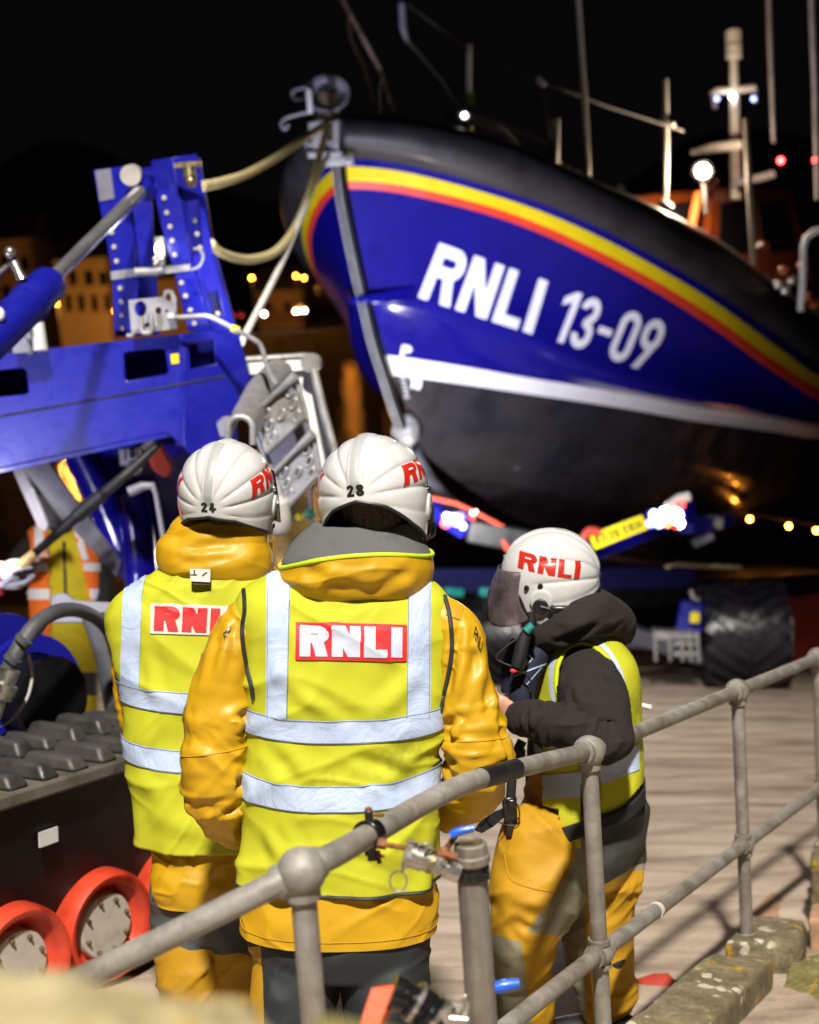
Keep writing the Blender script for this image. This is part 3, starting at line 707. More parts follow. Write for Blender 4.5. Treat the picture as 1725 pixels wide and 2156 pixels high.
for side in (1, -1):
    rows = []; ms = []
    R = [lrow(L, side) for L in LV]
    R4b = lrow(LV[4], side, .055, .02)
    seq = [(R[0], R[1], 1, 5, 1), (R[1], R[2], 1, 5, -.03), (R[2], R[3], 2, 2, 0), (R[3], R[4], 0, 6, -.04), (R[4], R4b, 0, 1, 0), (R4b, R[5], 0, 8, -.07), (R[5], R[6], 3, 2, 0), (R[6], R[7], 4, 3, 0), (R[7], R[8], 0, 2, 0)]
    for a, b, mi, n, bul in seq:
        g = []
        for k in range(n+1):
            t = k/n; q = a*(1-t)+b*t
            if bul: q = q+(side*(bul if abs(bul) < 1 else .06)*math.sin(PI*t)*np.minimum(1, TJ*9))[:, None]*SX
            g.append(q)
        g = np.array(g); F = gridfaces(n+1, NS, False)
        if side < 0: F = [f[::-1] for f in F]
        hm.add((g.reshape(-1, 3), F), mi)
hull = hm.build('hull', [M['hullblue'], M['hulldark'], M['hullwhite'], M['hullred'], M['hullyellow']], boat, sh=0)
bm = bmesh.new(); bm.from_mesh(hull.data); bmesh.ops.remove_doubles(bm, verts=bm.verts, dist=.0008); bmesh.ops.recalc_face_normals(bm, faces=bm.faces[:])
bm.to_mesh(hull.data); bm.free()
hb = bvh(hull)
# transom and deck
fm_ = MB(); dk = MB()
for side in (1, -1):
    a, b = lrow(LV[8], side, .0), lrow(LV[9], side, 0.); g = []
    for k in range(13):
        t = k/12; g.append(a*(1-t)+b*t+(side*.17*math.sin(PI*min(1, t*1.02))**.55)*np.ones((NS, 1))*SX-AX*.16*math.sin(PI*min(t, 1))**.55*np.exp(-TJ*14)[:, None])
    inn = b-side*.35*SX*np.minimum(1, TJ*8)[:, None]-A(0, 0, .12); g.append(inn)
    F = gridfaces(14, NS, False); F = [f[::-1] for f in F] if side < 0 else F; fm_.add((np.array(g).reshape(-1, 3), F))
    cen = b.copy(); lat = (b-BO)@SX; cen = b-lat[:, None]*SX+A(0, 0, .02)
    dk.add((np.array([inn-A(0, 0, .01), cen-A(0, 0, .08)]).reshape(-1, 3), gridfaces(2, NS, False)))
o = fm_.build('fender', [M['fender']], boat, sh=0)
bm = bmesh.new(); bm.from_mesh(o.data); bmesh.ops.remove_doubles(bm, verts=bm.verts, dist=.01); bmesh.ops.recalc_face_normals(bm, faces=bm.faces[:]); bm.to_mesh(o.data); bm.free()
dk.build('deck', [M['hulldark']], boat, sh=0)
# closing plate at the stern
ends = [lrow(L, 1)[-1] for L in LV]+[lrow(L, -1)[-1] for L in LV[::-1]]
mesh_obj('transom', np.array(ends), [tuple(range(len(ends)))], [M['hulldark']], boat)
# stem band: three ribs following the stem, keel shoe below
K = crom(stem3[1:11], 60); off = -AX*.05
g = []
for q0 in K:
    ring = []
    for a, o_ in ((-.085, .03), (-.085, -.03), (-.05, -.05), (-.035, -.02), (-.012, -.02), (0, -.055), (.012, -.02), (.035, -.02), (.05, -.05), (.085, -.03), (.085, .03)):
        ring.append(q0+SX*a*.62+AX*(o_-.02))
    g.append(ring)
g = np.array(g); st = mesh_obj('stem_band', g.reshape(-1, 3), gridfaces(60, 11), [M['sideblack']], boat)
mb = MB()
for a in (-.04, .04): mb.add(tube([q+SX*a*.62+AX*(-.078) for q in K], .009, 8))
mb.build('strip', [M['alu']], st)
K2 = crom(stem3[9:], 50); mb = MB(); mb.add(tube([q-AX*.02-A(0, 0, .02) for q in K2], .075, 12)); mb.build('keel_shoe', [M['strut']], boat)
q = cpl(858, 905); mb = MB(); mb.add(lathe([(.0, -.12), (.07, -.1), (.09, 0), (.07, .1), (0, .12)], q-AX*.05, SX)); mb.add(ball(q-AX*.02, .12, .1, .16)); mb.build('towing_eye', [M['alu']], boat)
for x, y in ((936, 1035), (990, 1082)):
    q = cpl(x, y); mb = MB(); mb.add(ball(q-A(0, 0, .07)-AX*.04, .045)); mb.build('keel_bolt', [M['alu']], boat)
# knuckle piece at the stem
q = cpl(768, 630); mb = MB()
for sd in (1, -1):
    p = [q-AX*.13, q-AX*.12+A(0, 0, .05), q+AX*.30+SX*sd*.36+A(0, 0, .10), q+AX*.30+SX*sd*.34-A(0, 0, .02), ]
    mb.add(hexa([p[0]+A(0, 0, .03), p[0]+SX*sd*.08+A(0, 0, .03), p[2], p[2]-SX*sd*.14], [p[0]-A(0, 0, .03), p[0]+SX*sd*.07-A(0, 0, .03), p[3]-A(0, 0, .03), p[3]-SX*sd*.14-A(0, 0, .05)]))
mb.build('stem_knuckle', [M['hullblue']], boat, bevel=.015)
# lettering on both bows (same words mirrored to the far side would be unseen: the near side carries them)
def hull_decal(fn, tot, quad, name, m, n=36, y0=0, y1=1., lift=.006):
    V, F = contour(fn, -.02, y0-.02, tot+.02, y1+.02, n); TL, TR, BL, BR = [A(*c) for c in quad]; out = []
    u = V[:, 0:1]/tot; v = V[:, 1:2]; px = (BL*(1-u)+BR*u)*(1-v)+(TL*(1-u)+TR*u)*v
    for x, y in px:
        h = rayhit(hb, x, y)
        if h[0] is None: out.append(P(x, y, 13)); continue
        nn = h[1]; nn = nn if nn.dot(Vector(P(x, y, 1.))) < 0 else -nn
        out.append(A(*h[0])+A(*nn)*lift)
    return mesh_obj(name, np.array(out), F, [m], boat)
fn, tot = text_sd('RNLI', .225, .12)
hull_decal(fn, tot, [(925, 511), (1154, 592), (880, 626), (1120, 704)], 'lettering', M['hullletter'], 44)
fn, tot = text_sd('13-09', .165, .10)
hull_decal(fn, tot, [(1196, 608), (1408, 680), (1155, 713), (1364, 784)], 'lettering', M['hullletter'], 44)
fn, tot = text_sd('P', .2, .1); hull_decal(fn, tot, [(847, 725), (868, 729), (841, 752), (862, 756)], 'draught_mark', M['hullletter'], 14)
fn, tot = text_sd('10', .22, .12); hull_decal(fn, tot, [(864, 792), (889, 796), (860, 817), (885, 821)], 'draught_mark', M['hullletter'], 14)
tk = lambda X, Y: np.minimum.reduce([s_rect(X, Y, 0, .04+k*.17, .45, .09+k*.17) for k in range(6)]); hull_decal(tk, .45, [(842, 789), (852, 791), (852, 838), (862, 840)], 'draught_scale', M['hullletter'], 40)
# stem head: aluminium cheeks, roller, dish and hook
def bpl(px, s_off, lat, zz=None):
    """a point of the boat seen at px, at the lateral offset lat from the centre plane"""
    v = P(px[0], px[1], 1.); d = (BO@SX+lat)/(v@SX); return v*d
for lat, xs in ((-.30, (648, 686)), (.05, (690, 714))):
    q = [P(xs[0], 258, 11.95), P(xs[1], 250, 11.9), P(xs[1]-3, 322, 11.95), P(xs[0]+3, 330, 12.)]
    mb = MB(); mb.add(hexa(q, [p+A(.02, .10, 0) for p in q])); mb.add(box((q[2]+q[3])/2+A(0, -.02, 0), .15, .05, .05)); mb.build('stem_cheek', [M['alu']], boat, bevel=.01)
mb = MB(); mb.add(cyl(P(642, 300, 12.05), P(712, 290, 12.05), .09)); mb.build('bow_roller', [M['darksteel']], boat)
c = P(690, 205, 12.1); mb = MB(); mb.add(lathe([(.17, 0), (.19, .04), (.19, .06), (.16, .05), (.1, -.1), (.1, -.12)], c, P(-.2+690, 190, 11.4)-c+A(0, 0, .5))); mb.build('dish', [M['greysteel']], boat)
mb = MB(); mb.add(cyl(P(688, 256, 12.1), P(690, 205, 12.15), .10, 20)); mb.build('capstan', [M['copper']], boat)
mb = MB(); mb.add(box((P(651, 190, 12)+P(653, 236, 12))/2, .045, .06, .2)); mb.build('fairlead_plate', [M['whitefit']], boat, bevel=.01)
mb = MB(); mb.add(tube([P(616, 200, 12.2), P(620, 190, 12.1), P(652, 185, 12.05), P(655, 205, 12.1), P(622, 208, 12.2), P(616, 200, 12.2)], .014, 8, smoothn=30)); mb.add(tube([P(650, 236, 12), P(620, 243, 12), P(600, 250, 12), P(592, 262, 12), P(600, 272, 12), P(608, 262, 12.)], .014, 8, smoothn=30)); mb.build('hook', [M['greysteel']], boat)
mb = MB(); mb.add(box(P(712, 340, 11.98), .26, .1, .07)); mb.add(ball(P(733, 340, 11.95), .035)); mb.build('stem_cap', [M['alu']], boat, bevel=.01)
c = P(738, 290, 12.1); mb = MB(); mb.add(lathe([(.15, -.04), (.17, .0), (.13, .05), (0, .06)], c, A(.35, -.9, .1))); mb.build('fender_cap', [M['fender']], boat)
# pulpit rails and guard wires
def rail(name, pts, d, r, m, n=0):
    d = [d]*len(pts) if np.isscalar(d) else d
    mb = MB(); mb.add(tube([P(x, y, dd) for (x, y), dd in zip(pts, d)], r, 8, smoothn=n)); return mb.build(name, [m], boat)
rail('pulpit_rail', [(720, -30), (724, 5), (800, 145), (808, 170), (829, 232)], 12.6, .022, M['copper'])
rail('pulpit_rail', [(733, 40), (738, 80), (765, 140), (793, 237)], 12.9, .017, M['copper'])
rail('pulpit_stay', [(800, 150), (795, 200), (797, 236)], 12.7, .02, M['darksteel'])
rail('jackstaff', [(846, 8), (849, 60), (857, 86), (880, 110), (930, 170), (975, 240)], [13, 13, 13, 13.1, 13.3, 13.5], [.03, .03, .022, .01, .008, .006], M['greysteel'])
rail('guard_wire', [(860, 10), (988, 105), (1010, 112), (1140, 172), (1280, 225), (1440, 275)], [13, 13.4, 13.5, 14, 15, 16], .012, M['darksteel'])
rail('stanchion', [(988, 95), (987, 205), (990, 292)], 13.4, .024, M['whitefit'])
rail('stanchion', [(1137, 178), (1150, 250), (1165, 340)], 14, .018, M['darksteel'])
rail('guard_wire', [(1000, 243), (1060, 262), (1155, 302)], [13.5, 13.7, 14.], .02, M['greysteel'])
rail('antenna_mount', [(1172, 252), (1170, 345)], 14, .032, M['whitefit'])
rail('whip_antenna', [(1216, -30), (1222, 60), (1232, 230), (1240, 370)], 14.5, [.022, .022, .027, .02], M['whitefit'])
rail('whip_antenna', [(1401, 168), (1402, 300), (1400, 420)], 16, [.03, .034, .034], M['whitefit'])
rail('whip_antenna', [(1570, 250), (1578, 400), (1588, 560)], 15.5, [.025, .035, .035], M['whitefit'])
rail('whip_antenna', [(1618, -30), (1622, 100), (1629, 300)], 17, [.03, .03, .02], M['greysteel'])
rail('whip_antenna', [(1708, -30), (1711, 60), (1716, 190), (1720, 420)], 17, [.035, .035, .03, .02], M['greysteel'])
rail('boarding_rail', [(1760, 478), (1715, 487), (1698, 500), (1692, 520), (1690, 600), (1686, 655)], 15, .036, M['whitefit'])
rail('cleat', [(940, 250), (975, 245), (1010, 254), (1050, 272), (1090, 303)], [13.1, 13, 13.1, 13.3, 13.5], [.03, .05, .055, .05, .02], M['greysteel'], 20)
mb = MB(); mb.add(hexa([P(982, 195, 13.35), P(1000, 197, 13.35), P(1001, 240, 13.35), P(984, 280, 13.35)], [P(982, 195, 13.4), P(1000, 197, 13.4), P(1001, 280, 13.4), P(984, 240, 13.4)])); mb.build('rolled_flag', [M['greenfl']], boat)
mb = MB(); mb.add(ball(P(978, 243, 12.95), .022)); mb.build('deck_lamp', [M['lampw']], boat)
for x, y, d in ((1135, 168, 14), (1143, 176, 14), (1125, 345, 14.2), (1397, 250, 16), (1415, 262, 16)):
    mb = MB(); mb.add(ball(P(x, y, d), .035)); mb.build('rail_clamp', [M['whitefit']], boat)
for x, y, x2, y2 in ((1180, 349, 1187, 352), (1192, 356, 1198, 360), (1208, 365, 1222, 372), (1300, 397, 1312, 403), (1363, 440, 1380, 452), (1390, 424, 1412, 440), (1410, 462, 1430, 474), (1447, 482, 1450, 484), (1596, 515, 1598, 517), (1500, 380, 1503, 384)):
    rail('deck_fitting', [(x, y), (x2, y2)], 15.2, .042, M['steel'])
for x, y in ((1640, 600), (1655, 612), (1668, 590), (1700, 625), (1650, 570), (1715, 640), (1610, 520), (1690, 560)):
    mb = MB(); mb.add(ball(P(x, y, 15.3), .06, .04, .05)); mb.build('deck_fitting', [M['orangecabin'] if (x+y) % 3 == 0 else M['steel']], boat)
# wheelhouse
def bp(s, lat, z): return BO+AX*s+SX*lat+A(0, 0, z)
wh = []
zt = P(1400, 385, 17)[2]
F0 = [bp(5.9, -1.25, zt-1.3), bp(5.9, 1.25, zt-1.3), bp(6.9, 1.1, zt-.05), bp(6.9, -1.1, zt-.05)]
B0 = [bp(10.5, -1.45, zt-1.3), bp(10.5, 1.45, zt-1.3), bp(10.3, 1.2, zt+.1), bp(10.3, -1.2, zt+.1)]
mb = MB(); mb.add((np.array(F0+B0), [(0, 1, 2, 3), (7, 6, 5, 4), (1, 5, 6, 2), (0, 3, 7, 4), (3, 2, 6, 7)])); wh = mb.build('wheelhouse', [M['orangecabin']], boat, bevel=.06)
def quadin(a, b, c, d, u0, u1, v0, v1, off):
    f = lambda u, v: (a*(1-u)+b*u)*(1-v)+(d*(1-u)+c*u)*v
    q = [f(u0, v0), f(u1, v0), f(u1, v1), f(u0, v1)]; n = unit(np.cross(q[1]-q[0], q[3]-q[0])); return [p+n*off for p in q], [p-n*.03 for p in q]
for k in range(3):
    t, b = quadin(*F0, .04+k*.32, .32+k*.32, .12, .88, .012); mb = MB(); mb.add(hexa(t, b)); mb.build('window', [M['glass']], wh, bevel=.01)
for k in range(2):
    t, b = quadin(F0[1], B0[1], B0[2], F0[2], .1+k*.42, .46+k*.42, .35, .85, .012); mb = MB(); mb.add(hexa(t, b)); mb.build('window', [M['glass']], wh, bevel=.01)
for lat in (-1.2, 1.2):
    mb = MB(); mb.add(tube([bp(5.3, lat, zt-1.15), bp(6.0, lat, zt-.2), bp(6.9, lat*.95, zt+.02)], .05, 10)); mb.build('cabin_rail', [M['orangecabin']], boat)
# mast with crossbar and lamps
mc = P(1545, 215, 18)
rail('mast', [(1550, 420), (1547, 215), (1545, 118)], 18, [.07, .06, .045], M['whitefit'])
rail('mast_drum', [(1546, 122), (1546, 96)], 18, .10, M['whitefit']); rail('mast_drum', [(1545, 90), (1545, 66)], 18, .10, M['whitefit'])
rail('crossbar', [(1500, 200), (1510, 192), (1545, 190), (1590, 185)], 18, .045, M['whitefit']); rail('crossbar_leg', [(1502, 198), (1506, 228)], 18, .03, M['greysteel']); rail('crossbar_leg', [(1590, 186), (1590, 216)], 18, .03, M['greysteel'])
rail('radar_arm', [(1455, 322), (1500, 312), (1560, 304)], 17.5, [.03, .06, .06], M['whitefit']); rail('radar_arm', [(1540, 388), (1600, 375), (1630, 366)], 17.5, .05, M['greysteel'])
mb = MB(); mb.add(ball(P(1543, 203, 17.9), .035)); mb.build('mast_lamp', [M['lampw']], boat)
for x in (1510, 1587): mb = MB(); mb.add(ball(P(x, 208, 17.9), .03)); mb.build('mast_lamp', [M['bluel']], boat)
fc = P(1480, 360, 16.5); mb = MB(); mb.add(lathe([(.0, -.05), (.11, -.04), (.125, .0), (.13, .08), (.05, .16), (0, .18)], fc, -P(1480, 360, 1.)*-1+A(0, 0, -.02))); fl = mb.build('floodlight', [M['gloss']], boat)
mb = MB(); mb.add(lathe([(0, .0), (.065, .005), (.075, .02), (0, .03)], fc-unit(P(1480, 360, 1.))*.085, P(1480, 360, 1.))); mb.build('lens', [M['flood']], fl)
rail('floodlight_post', [(1480, 368), (1483, 400), (1486, 450)], 16.6, .03, M['darksteel'])
for x, y in ((1644, 338), (1716, 337)):
    mb = MB(); mb.add(ball(P(x, y, 17), .034 if x < 1700 else .02)); mb.build('port_lamp', [M['redl']], boat)
# ------------------------------------------------------------ launching carriage
car = thing('boat_carriage', (BO[0]+AX[0]*5, BO[1]+AX[1]*5, ground(BO[0]+2.5, BO[1]+4.4)), 'dark blue launching carriage with a yellow number plate under the lifeboat', 'boat carriage')
def cb(name, px, d, r, m, parent=car, n=0, sides=10):
    d = [d]*len(px) if np.isscalar(d) else d
    mb = MB(); mb.add(tube([P(x, y, dd) for (x, y), dd in zip(px, d)], r, sides, smoothn=n)); return mb.build(name, [m], parent)
def beam(name, p0, p1, w, h, m, parent=car, bev=.02):
    a, b = A(*p0), A(*p1); T = unit(b-a); Xh = unit(np.cross(T, A(0, 0, 1))); Z = np.cross(Xh, T); mb = MB(); mb.add(box((a+b)/2, np.linalg.norm(b-a), w, h, T, Xh, Z)); return mb.build(name, [m], parent, bevel=bev)
beam('side_beam', P(890, 1222, 14.6), P(1450, 1215, 16.5), .25, .24, M['carriage'])
beam('side_beam', P(1225, 1160, 13.1), P(1450, 1075, 14.2), .2, .22, M['hullblue'])
beam('side_beam', P(1440, 1110, 14.6), P(1530, 1095, 15.4), .2, .14, M['blue'])
beam('cradle_beam', P(870, 1050, 13.2), P(985, 1118, 12.9), .16, .14, M['blue'])
beam('cross_beam', P(985, 1116, 12.95), P(1240, 1165, 13.), .2, .2, M['darksteel'])
beam('axle_beam', P(1250, 1310, 16), P(1480, 1380, 16), .22, .2, M['greysteel'])
beam('axle_beam', P(1000, 1330, 15.5), P(1480, 1350, 16.3), .22, .2, M['greysteel'])
beam('chassis', P(960, 1260, 15.5), P(1700, 1220, 19), 1.0, .3, M['darksteel'])
cb('air_pipe', [(1400, 1195), (1425, 1188), (1450, 1190), (1560, 1195)], 15.5, .03, M['brass']); cb('red_hose', [(905, 1048), (960, 1060), (1000, 1078), (1060, 1110)], 12.9, .02, M['reargl'] if False else M['netting'])
cb('red_hose', [(1062, 1115), (1058, 1135), (1066, 1150), (1075, 1160)], 12.9, .035, M['netting'], n=20); cb('red_hose', [(1225, 1152), (1232, 1130), (1245, 1118), (1262, 1122)], 12.9, .04, M['netting'], n=20)
# number plate on the beam
q = [P(1240, 1127, 12.9), P(1352, 1085, 12.9), P(1365, 1113, 12.9), P(1253, 1157, 12.9)]
mb = MB(); mb.add(hexa(q, [p+A(0, .02, 0) for p in q])); npl = mb.build('number_plate', [M['plate']], car)
fn, tot = text_sd('KF20 EKH', .17, .12); V, F = contour(fn, 0, -.02, tot, 1.02, 20); u = (.07+.86*V[:, 0:1]/tot); v = 1-(.2+.6*V[:, 1:2])
mesh_obj('plate_characters', (q[0]*(1-u)+q[1]*u)*(1-v)+(q[3]*(1-u)+q[2]*u)*v-A(0, .006, 0), F, [M['blackp']], npl)
# lamp clusters
def cluster(cx, cy, w, h, d, lamps):
    o = P(cx, cy, d); s = d/FD; mb = MB(); mb.add(box(o+A(0, .06, 0), w*s, .08, h*s)); c = mb.build('lamp_cluster', [M['blue']], car, bevel=.01)
    for (x, y, r, m) in lamps: mb = MB(); mb.add(lathe([(0, -.02), (r*s, -.015), (r*s, .03), (0, .03)], P(x, y, d), A(0, 1, 0))); mb.build('lamp_lens', [M[m]], c)
cluster(1405, 1093, 80, 40, 13.4, [(1378, 1084, 10, 'whitel'), (1402, 1082, 13, 'lampw'), (1424, 1085, 13, 'lampw'), (1388, 1100, 11, 'whitel'), (1406, 1104, 6, 'amberl'), (1430, 1102, 10, 'lampw'), (1424, 1108, 6, 'reargl'), (1370, 1102, 8, 'bluel')])
cluster(955, 1095, 52, 30, 12.8, [(941, 1087, 6, 'lampw'), (938, 1102, 9, 'reargl'), (962, 1103, 5, 'amberl'), (975, 1108, 7, 'bluel')])
cb('lamp_bracket', [(1405, 1068), (1430, 1050), (1452, 1045)], 13.4, .045, M['whitefit']); cb('marker_lamp', [(1425, 1062), (1442, 1064)], 13.3, .025, M['reargl'])
cb('marker_lamp', [(993, 1077), (1003, 1079)], 12.9, .02, M['lampw']); cb('marker_lamp', [(988, 1087), (1000, 1090)], 12.9, .022, M['reargl']); cb('marker_lamp', [(1255, 1211), (1256, 1212)], 15, .03, M['whitel'])
cb('winch', [(1490, 1098), (1520, 1102)], 15, .07, M['alu']); cb('winch_arm', [(1460, 1145), (1500, 1128)], 15, .05, M['greysteel'])
for x0, x1 in ((935, 975), (1010, 1060)): beam('side_box', P(x0, 1246, 14.5), P(x1, 1248, 14.6), .08, .09, M['teal'])
# tyres with chevron lugs
def tyre(px, py, d, R, W, yaw):
    c = P(px, py, d); ax = A(math.cos(yaw), math.sin(yaw), 0); prof = [(R*.55, -W/2), (R*.85, -W/2), (R*.95, -W*.44), (R*.97, -W*.3), (R*.97, W*.3), (R*.95, W*.44), (R*.85, W/2), (R*.55, W/2)]
    mb = MB(); mb.add(lathe(prof, c, ax, 48)); t = mb.build('tyre', [M['tyrer']], car, sh=40)
    Y = unit(np.cross(A(0, 0, 1), ax)); Z = np.cross(ax, Y); mb = MB(); n = 17
    for k in range(n):
        for sd in (1, -1):
            pts = []
            for j in range(7):
                f = j/6; a = 2*PI*(k+(.5 if sd > 0 else 0)*.35)/n-f*.62; rr = R*(.99-.03*f**3); pts.append(c+ax*sd*(W*.02+f*W*.48)+rr*(math.cos(a)*Y+math.sin(a)*Z))
            for p0, p1 in zip(pts[:-1], pts[1:]):
                T = p1-p0; rad = unit((p0-c)-((p0-c)@ax)*ax); mb.add(box((p0+p1)/2, np.linalg.norm(T)*1.06, .075*R/.5, .08*R/.5, T, np.cross(rad, unit(T)), rad))
    mb.build('tread_lugs', [M['tyrer']], t, smooth=False)
    mb = MB(); mb.add(lathe([(0, .1), (R*.3, .12), (R*.5, .02), (R*.58, W*.46), (R*.6, W*.5), (R*.53, W*.5)], c, ax, 32)); mb.build('rim', [M['hubcream']], t)
tyre(1566, 1338, 15.6, .54, .88, math.radians(-6))
tyre(1060, 1340, 15.5, .5, .5, math.radians(-10))
q = P(1455, 1300, 15.3); mb = MB(); mb.add(hexa([P(1432, 1263, 15.4), P(1482, 1263, 15.4), P(1484, 1275, 15.9), P(1436, 1275, 15.9)], [P(1421, 1333, 15.3), P(1480, 1335, 15.3), P(1482, 1335, 15.8), P(1424, 1333, 15.8)])); mb.build('mudguard', [M['blue']], car, bevel=.03)
q = [P(1454, 1288, 15.25), P(1475, 1289, 15.25), P(1474, 1313, 15.22), P(1452, 1312, 15.22)]; mb = MB(); mb.add(hexa([p-A(0, .015, 0) for p in q], [p+A(0, .03, 0) for p in q])); mb.build('reflector', [M['plate']], car, bevel=.02)
mb = MB(); f = lambda a, b: P(1380+a, 1330+b, 15.1)
mb.add(hexa([f(0, 0), f(92, 6), f(92, 16), f(0, 18)], [p+A(0, .25, 0) for p in (f(0, 0), f(92, 6), f(92, 16), f(0, 18))]))
for a in (0, 30, 56, 74, 90): mb.add(box(f(a, 32), .035, .04, .32))
for b in (22, 44): mb.add(hexa([f(40, b), f(92, b), f(92, b+8), f(40, b+8)], [p+A(0, .2, 0) for p in (f(40, b), f(92, b), f(92, b+8), f(40, b+8))]))
mb.build('step', [M['alu']], car, bevel=.008)
for x, y in ((1490, 1087), (1579, 1093), (1661, 1108), (1719, 1117)): mb = MB(); mb.add(ball(P(x, y, 19.), .028)); mb.build('side_lamp', [M['streetl']], car)
cb('lamp_rail', [(1450, 1068), (1560, 1080), (1660, 1096), (1740, 1110)], 19.2, .02, M['darksteel'])
cb('valve', [(1456, 1243), (1460, 1258), (1472, 1262)], 15.3, .035, M['steel'])
# beam in front of the carriage, cream post at the wheel
cb('axle_stub', [(1662, 1300), (1660, 1380)], 16.2, .05, M['hubcream'])
# orange netting behind the wheel
nt = MB()
p0, p1 = P(1660, 1390, 17.5), P(1830, 1370, 17.0)
for k in range(22):
    a = p0+(p1-p0)*k/21; nt.add(box(a+A(0, 0, .38), .05, .012, .78))
for k in range(9): nt.add(beam_ := box((p0+p1)/2+A(0, -.008, .04+k*.09), np.linalg.norm(p1-p0), .012, .03, p1-p0, np.cross(A(0, 0, 1), p1-p0)))
tag(nt.build('safety_netting', [M['netting']], smooth=False), 'orange plastic safety netting fence beyond the big tyre at the right edge', 'safety fence')
# ------------------------------------------------------------ launching tractor
tr = thing('launch_tractor', P(150, 1300, 6.5), 'blue tracked launching tractor with orange road wheels, chromed ram and twin uprights', 'tractor')
class Pln:
    def __init__(s, x, y, d, N):
        s.O = P(x, y, d); s.N = unit(N); s.X = unit(np.cross(A(0, 0, 1), s.N)); s.X = s.X if s.X@RT > 0 else -s.X; s.Y = np.cross(s.N, s.X); s.Y = s.Y if s.Y[2] > 0 else -s.Y
    def w(s, x, y, off=0.):
        v = P(x, y, 1.); return v*((s.O@s.N)/(v@s.N))+s.N*off
    def uv(s, x, y):
        q = s.w(x, y)-s.O; return (q@s.X, q@s.Y)
    def plate(s, poly, holes=(), th=.03, off=0.):
        """sheet whose visible face lies in the plane, thickness th away from the camera"""
        Z = np.cross(s.X, s.Y); t = th if Z@FW > 0 else -th
        return plate([s.uv(*p) for p in poly], [[s.uv(*p) for p in h] for h in holes], s.O+s.N*off, s.X, s.Y, t)
def put(name, vf, m, parent=tr, bevel=0, smooth=True, sh=35):
    mb = MB()
    for x in (vf if isinstance(vf, list) else [vf]): mb.add(x)
    return mb.build(name, [M[m]], parent, smooth, bevel, sh=sh)
def ptube(pts, d, r, n=0, sides=12):
    d = [d]*len(pts) if np.isscalar(d) else d
    return tube([P(x, y, dd) for (x, y), dd in zip(pts, d)], r, sides, smoothn=n)
# main beam: two faces meeting at x=386
pa = Pln(386, 800, 7.0, (-.06, -1, .04))
pb_ = Pln(386, 800, 7.0, (.42, -.9, .02))
ov = lambda *p: [tuple(q) for q in p]
bodyb = put('main_beam', [pa.plate([(-600, 812), (0, 746), (300, 712), (386, 703), (386, 940), (352, 912), (300, 922), (0, 986), (-600, 1118)],
    [[(-60, 786), (48, 775), (54, 780), (60, 824), (55, 830), (-60, 842)], [(261, 746), (266, 742), (342, 733), (348, 737), (354, 782), (350, 788), (268, 802), (263, 798)]], .03)], 'blue', bevel=.006)
put('beam_end', [pb_.plate([(386, 703), (500, 690), (529, 796), (486, 876), (470, 960), (430, 985), (386, 940)], [[(397, 722), (451, 716), (456, 766), (402, 777)]], .03)], 'blue', bevel=.006)
put('beam_back', [Pln(386, 800, 7.45, (-.06, -1, .04)).plate([(-600, 822), (480, 716), (500, 930), (386, 940), (300, 930), (-600, 1105)], [], .02)], 'blue')
t0, t1 = pa.w(-600, 812), pa.w(386, 703); t2 = pb_.w(500, 690)
put('beam_top', [hexa([t0, t1, t1+A(0, .45, 0), t0+A(0, .45, 0)], [p-A(0, 0, .02) for p in (t0, t1, t1+A(0, .45, 0), t0+A(0, .45, 0))]), hexa([t1, t2, t2+A(-.1, .3, 0), t1+A(0, .45, 0)], [p-A(0, 0, .02) for p in (t1, t2, t2+A(-.1, .3, 0), t1+A(0, .45, 0))])], 'blue')
b0, b1, b2 = pa.w(-600, 1118), pa.w(300, 922), pa.w(352, 912); e = A(0, .45, 0)
put('beam_flange', [hexa([b0, b1, b1+e, b0+e], [p-A(0, 0, .02) for p in (b0, b1, b1+e, b0+e)]), hexa([b1, b2, b2+e, b1+e], [p-A(0, 0, .02) for p in (b1, b2, b2+e, b1+e)])], 'blue')
put('seam', [pa.plate([(-90, 892), (0, 874), (386, 805), (386, 810), (0, 880), (-90, 898)], [], .012, -.0)+() if False else tube([pa.w(-90, 894)+pa.N*-0, pa.w(0, 877), pa.w(386, 808)], .006, 8), tube([pb_.w(386, 808), pb_.w(474, 792)], .006, 8)], 'darksteel')
q = [(360, 746), (377, 744), (378, 765), (362, 767)]; s_ = 1 if (pa.N@FW) < 0 else -1
put('reflector', pa.plate(q, [], .006, .008*s_), 'plate', bevel=.002)
# uprights
pl = Pln(240, 600, 7.15, (-.35, -.93, 0)); pr1 = Pln(363, 331, 7.0, (-.25, -.97, 0)); pr2 = Pln(363, 331, 7.0, (.45, -.9, 0))
u1 = put('upright', [pl.plate([(196, 358), (260, 350), (272, 420), (288, 560), (296, 706), (241, 709), (236, 576)], [], .03)], 'blue', bevel=.004)
u2 = put('upright', [pr1.plate([(318, 338), (363, 331), (404, 552), (444, 697), (396, 697), (368, 580), (332, 448)], [], .03)], 'blue', bevel=.004)
u3 = put('upright_web', [pr2.plate([(363, 331), (414, 324), (444, 500), (452, 552), (498, 692), (444, 697), (404, 552)], [[(394, 424), (419, 420), (430, 528), (407, 532)], [(438, 616), (460, 612), (471, 664), (449, 668)]], .03)], 'blue', bevel=.004)
pm = Pln(300, 580, 7.5, (0, -1, 0))
put('upright_back', [pm.plate([(250, 420), (318, 400), (336, 706), (262, 708)], [], .03)], 'blue')
put('upright_back', [Pln(420, 500, 7.55, (0, -1, 0)).plate([(378, 340), (420, 330), (452, 520), (500, 700), (420, 705)], [], .03)], 'blue')
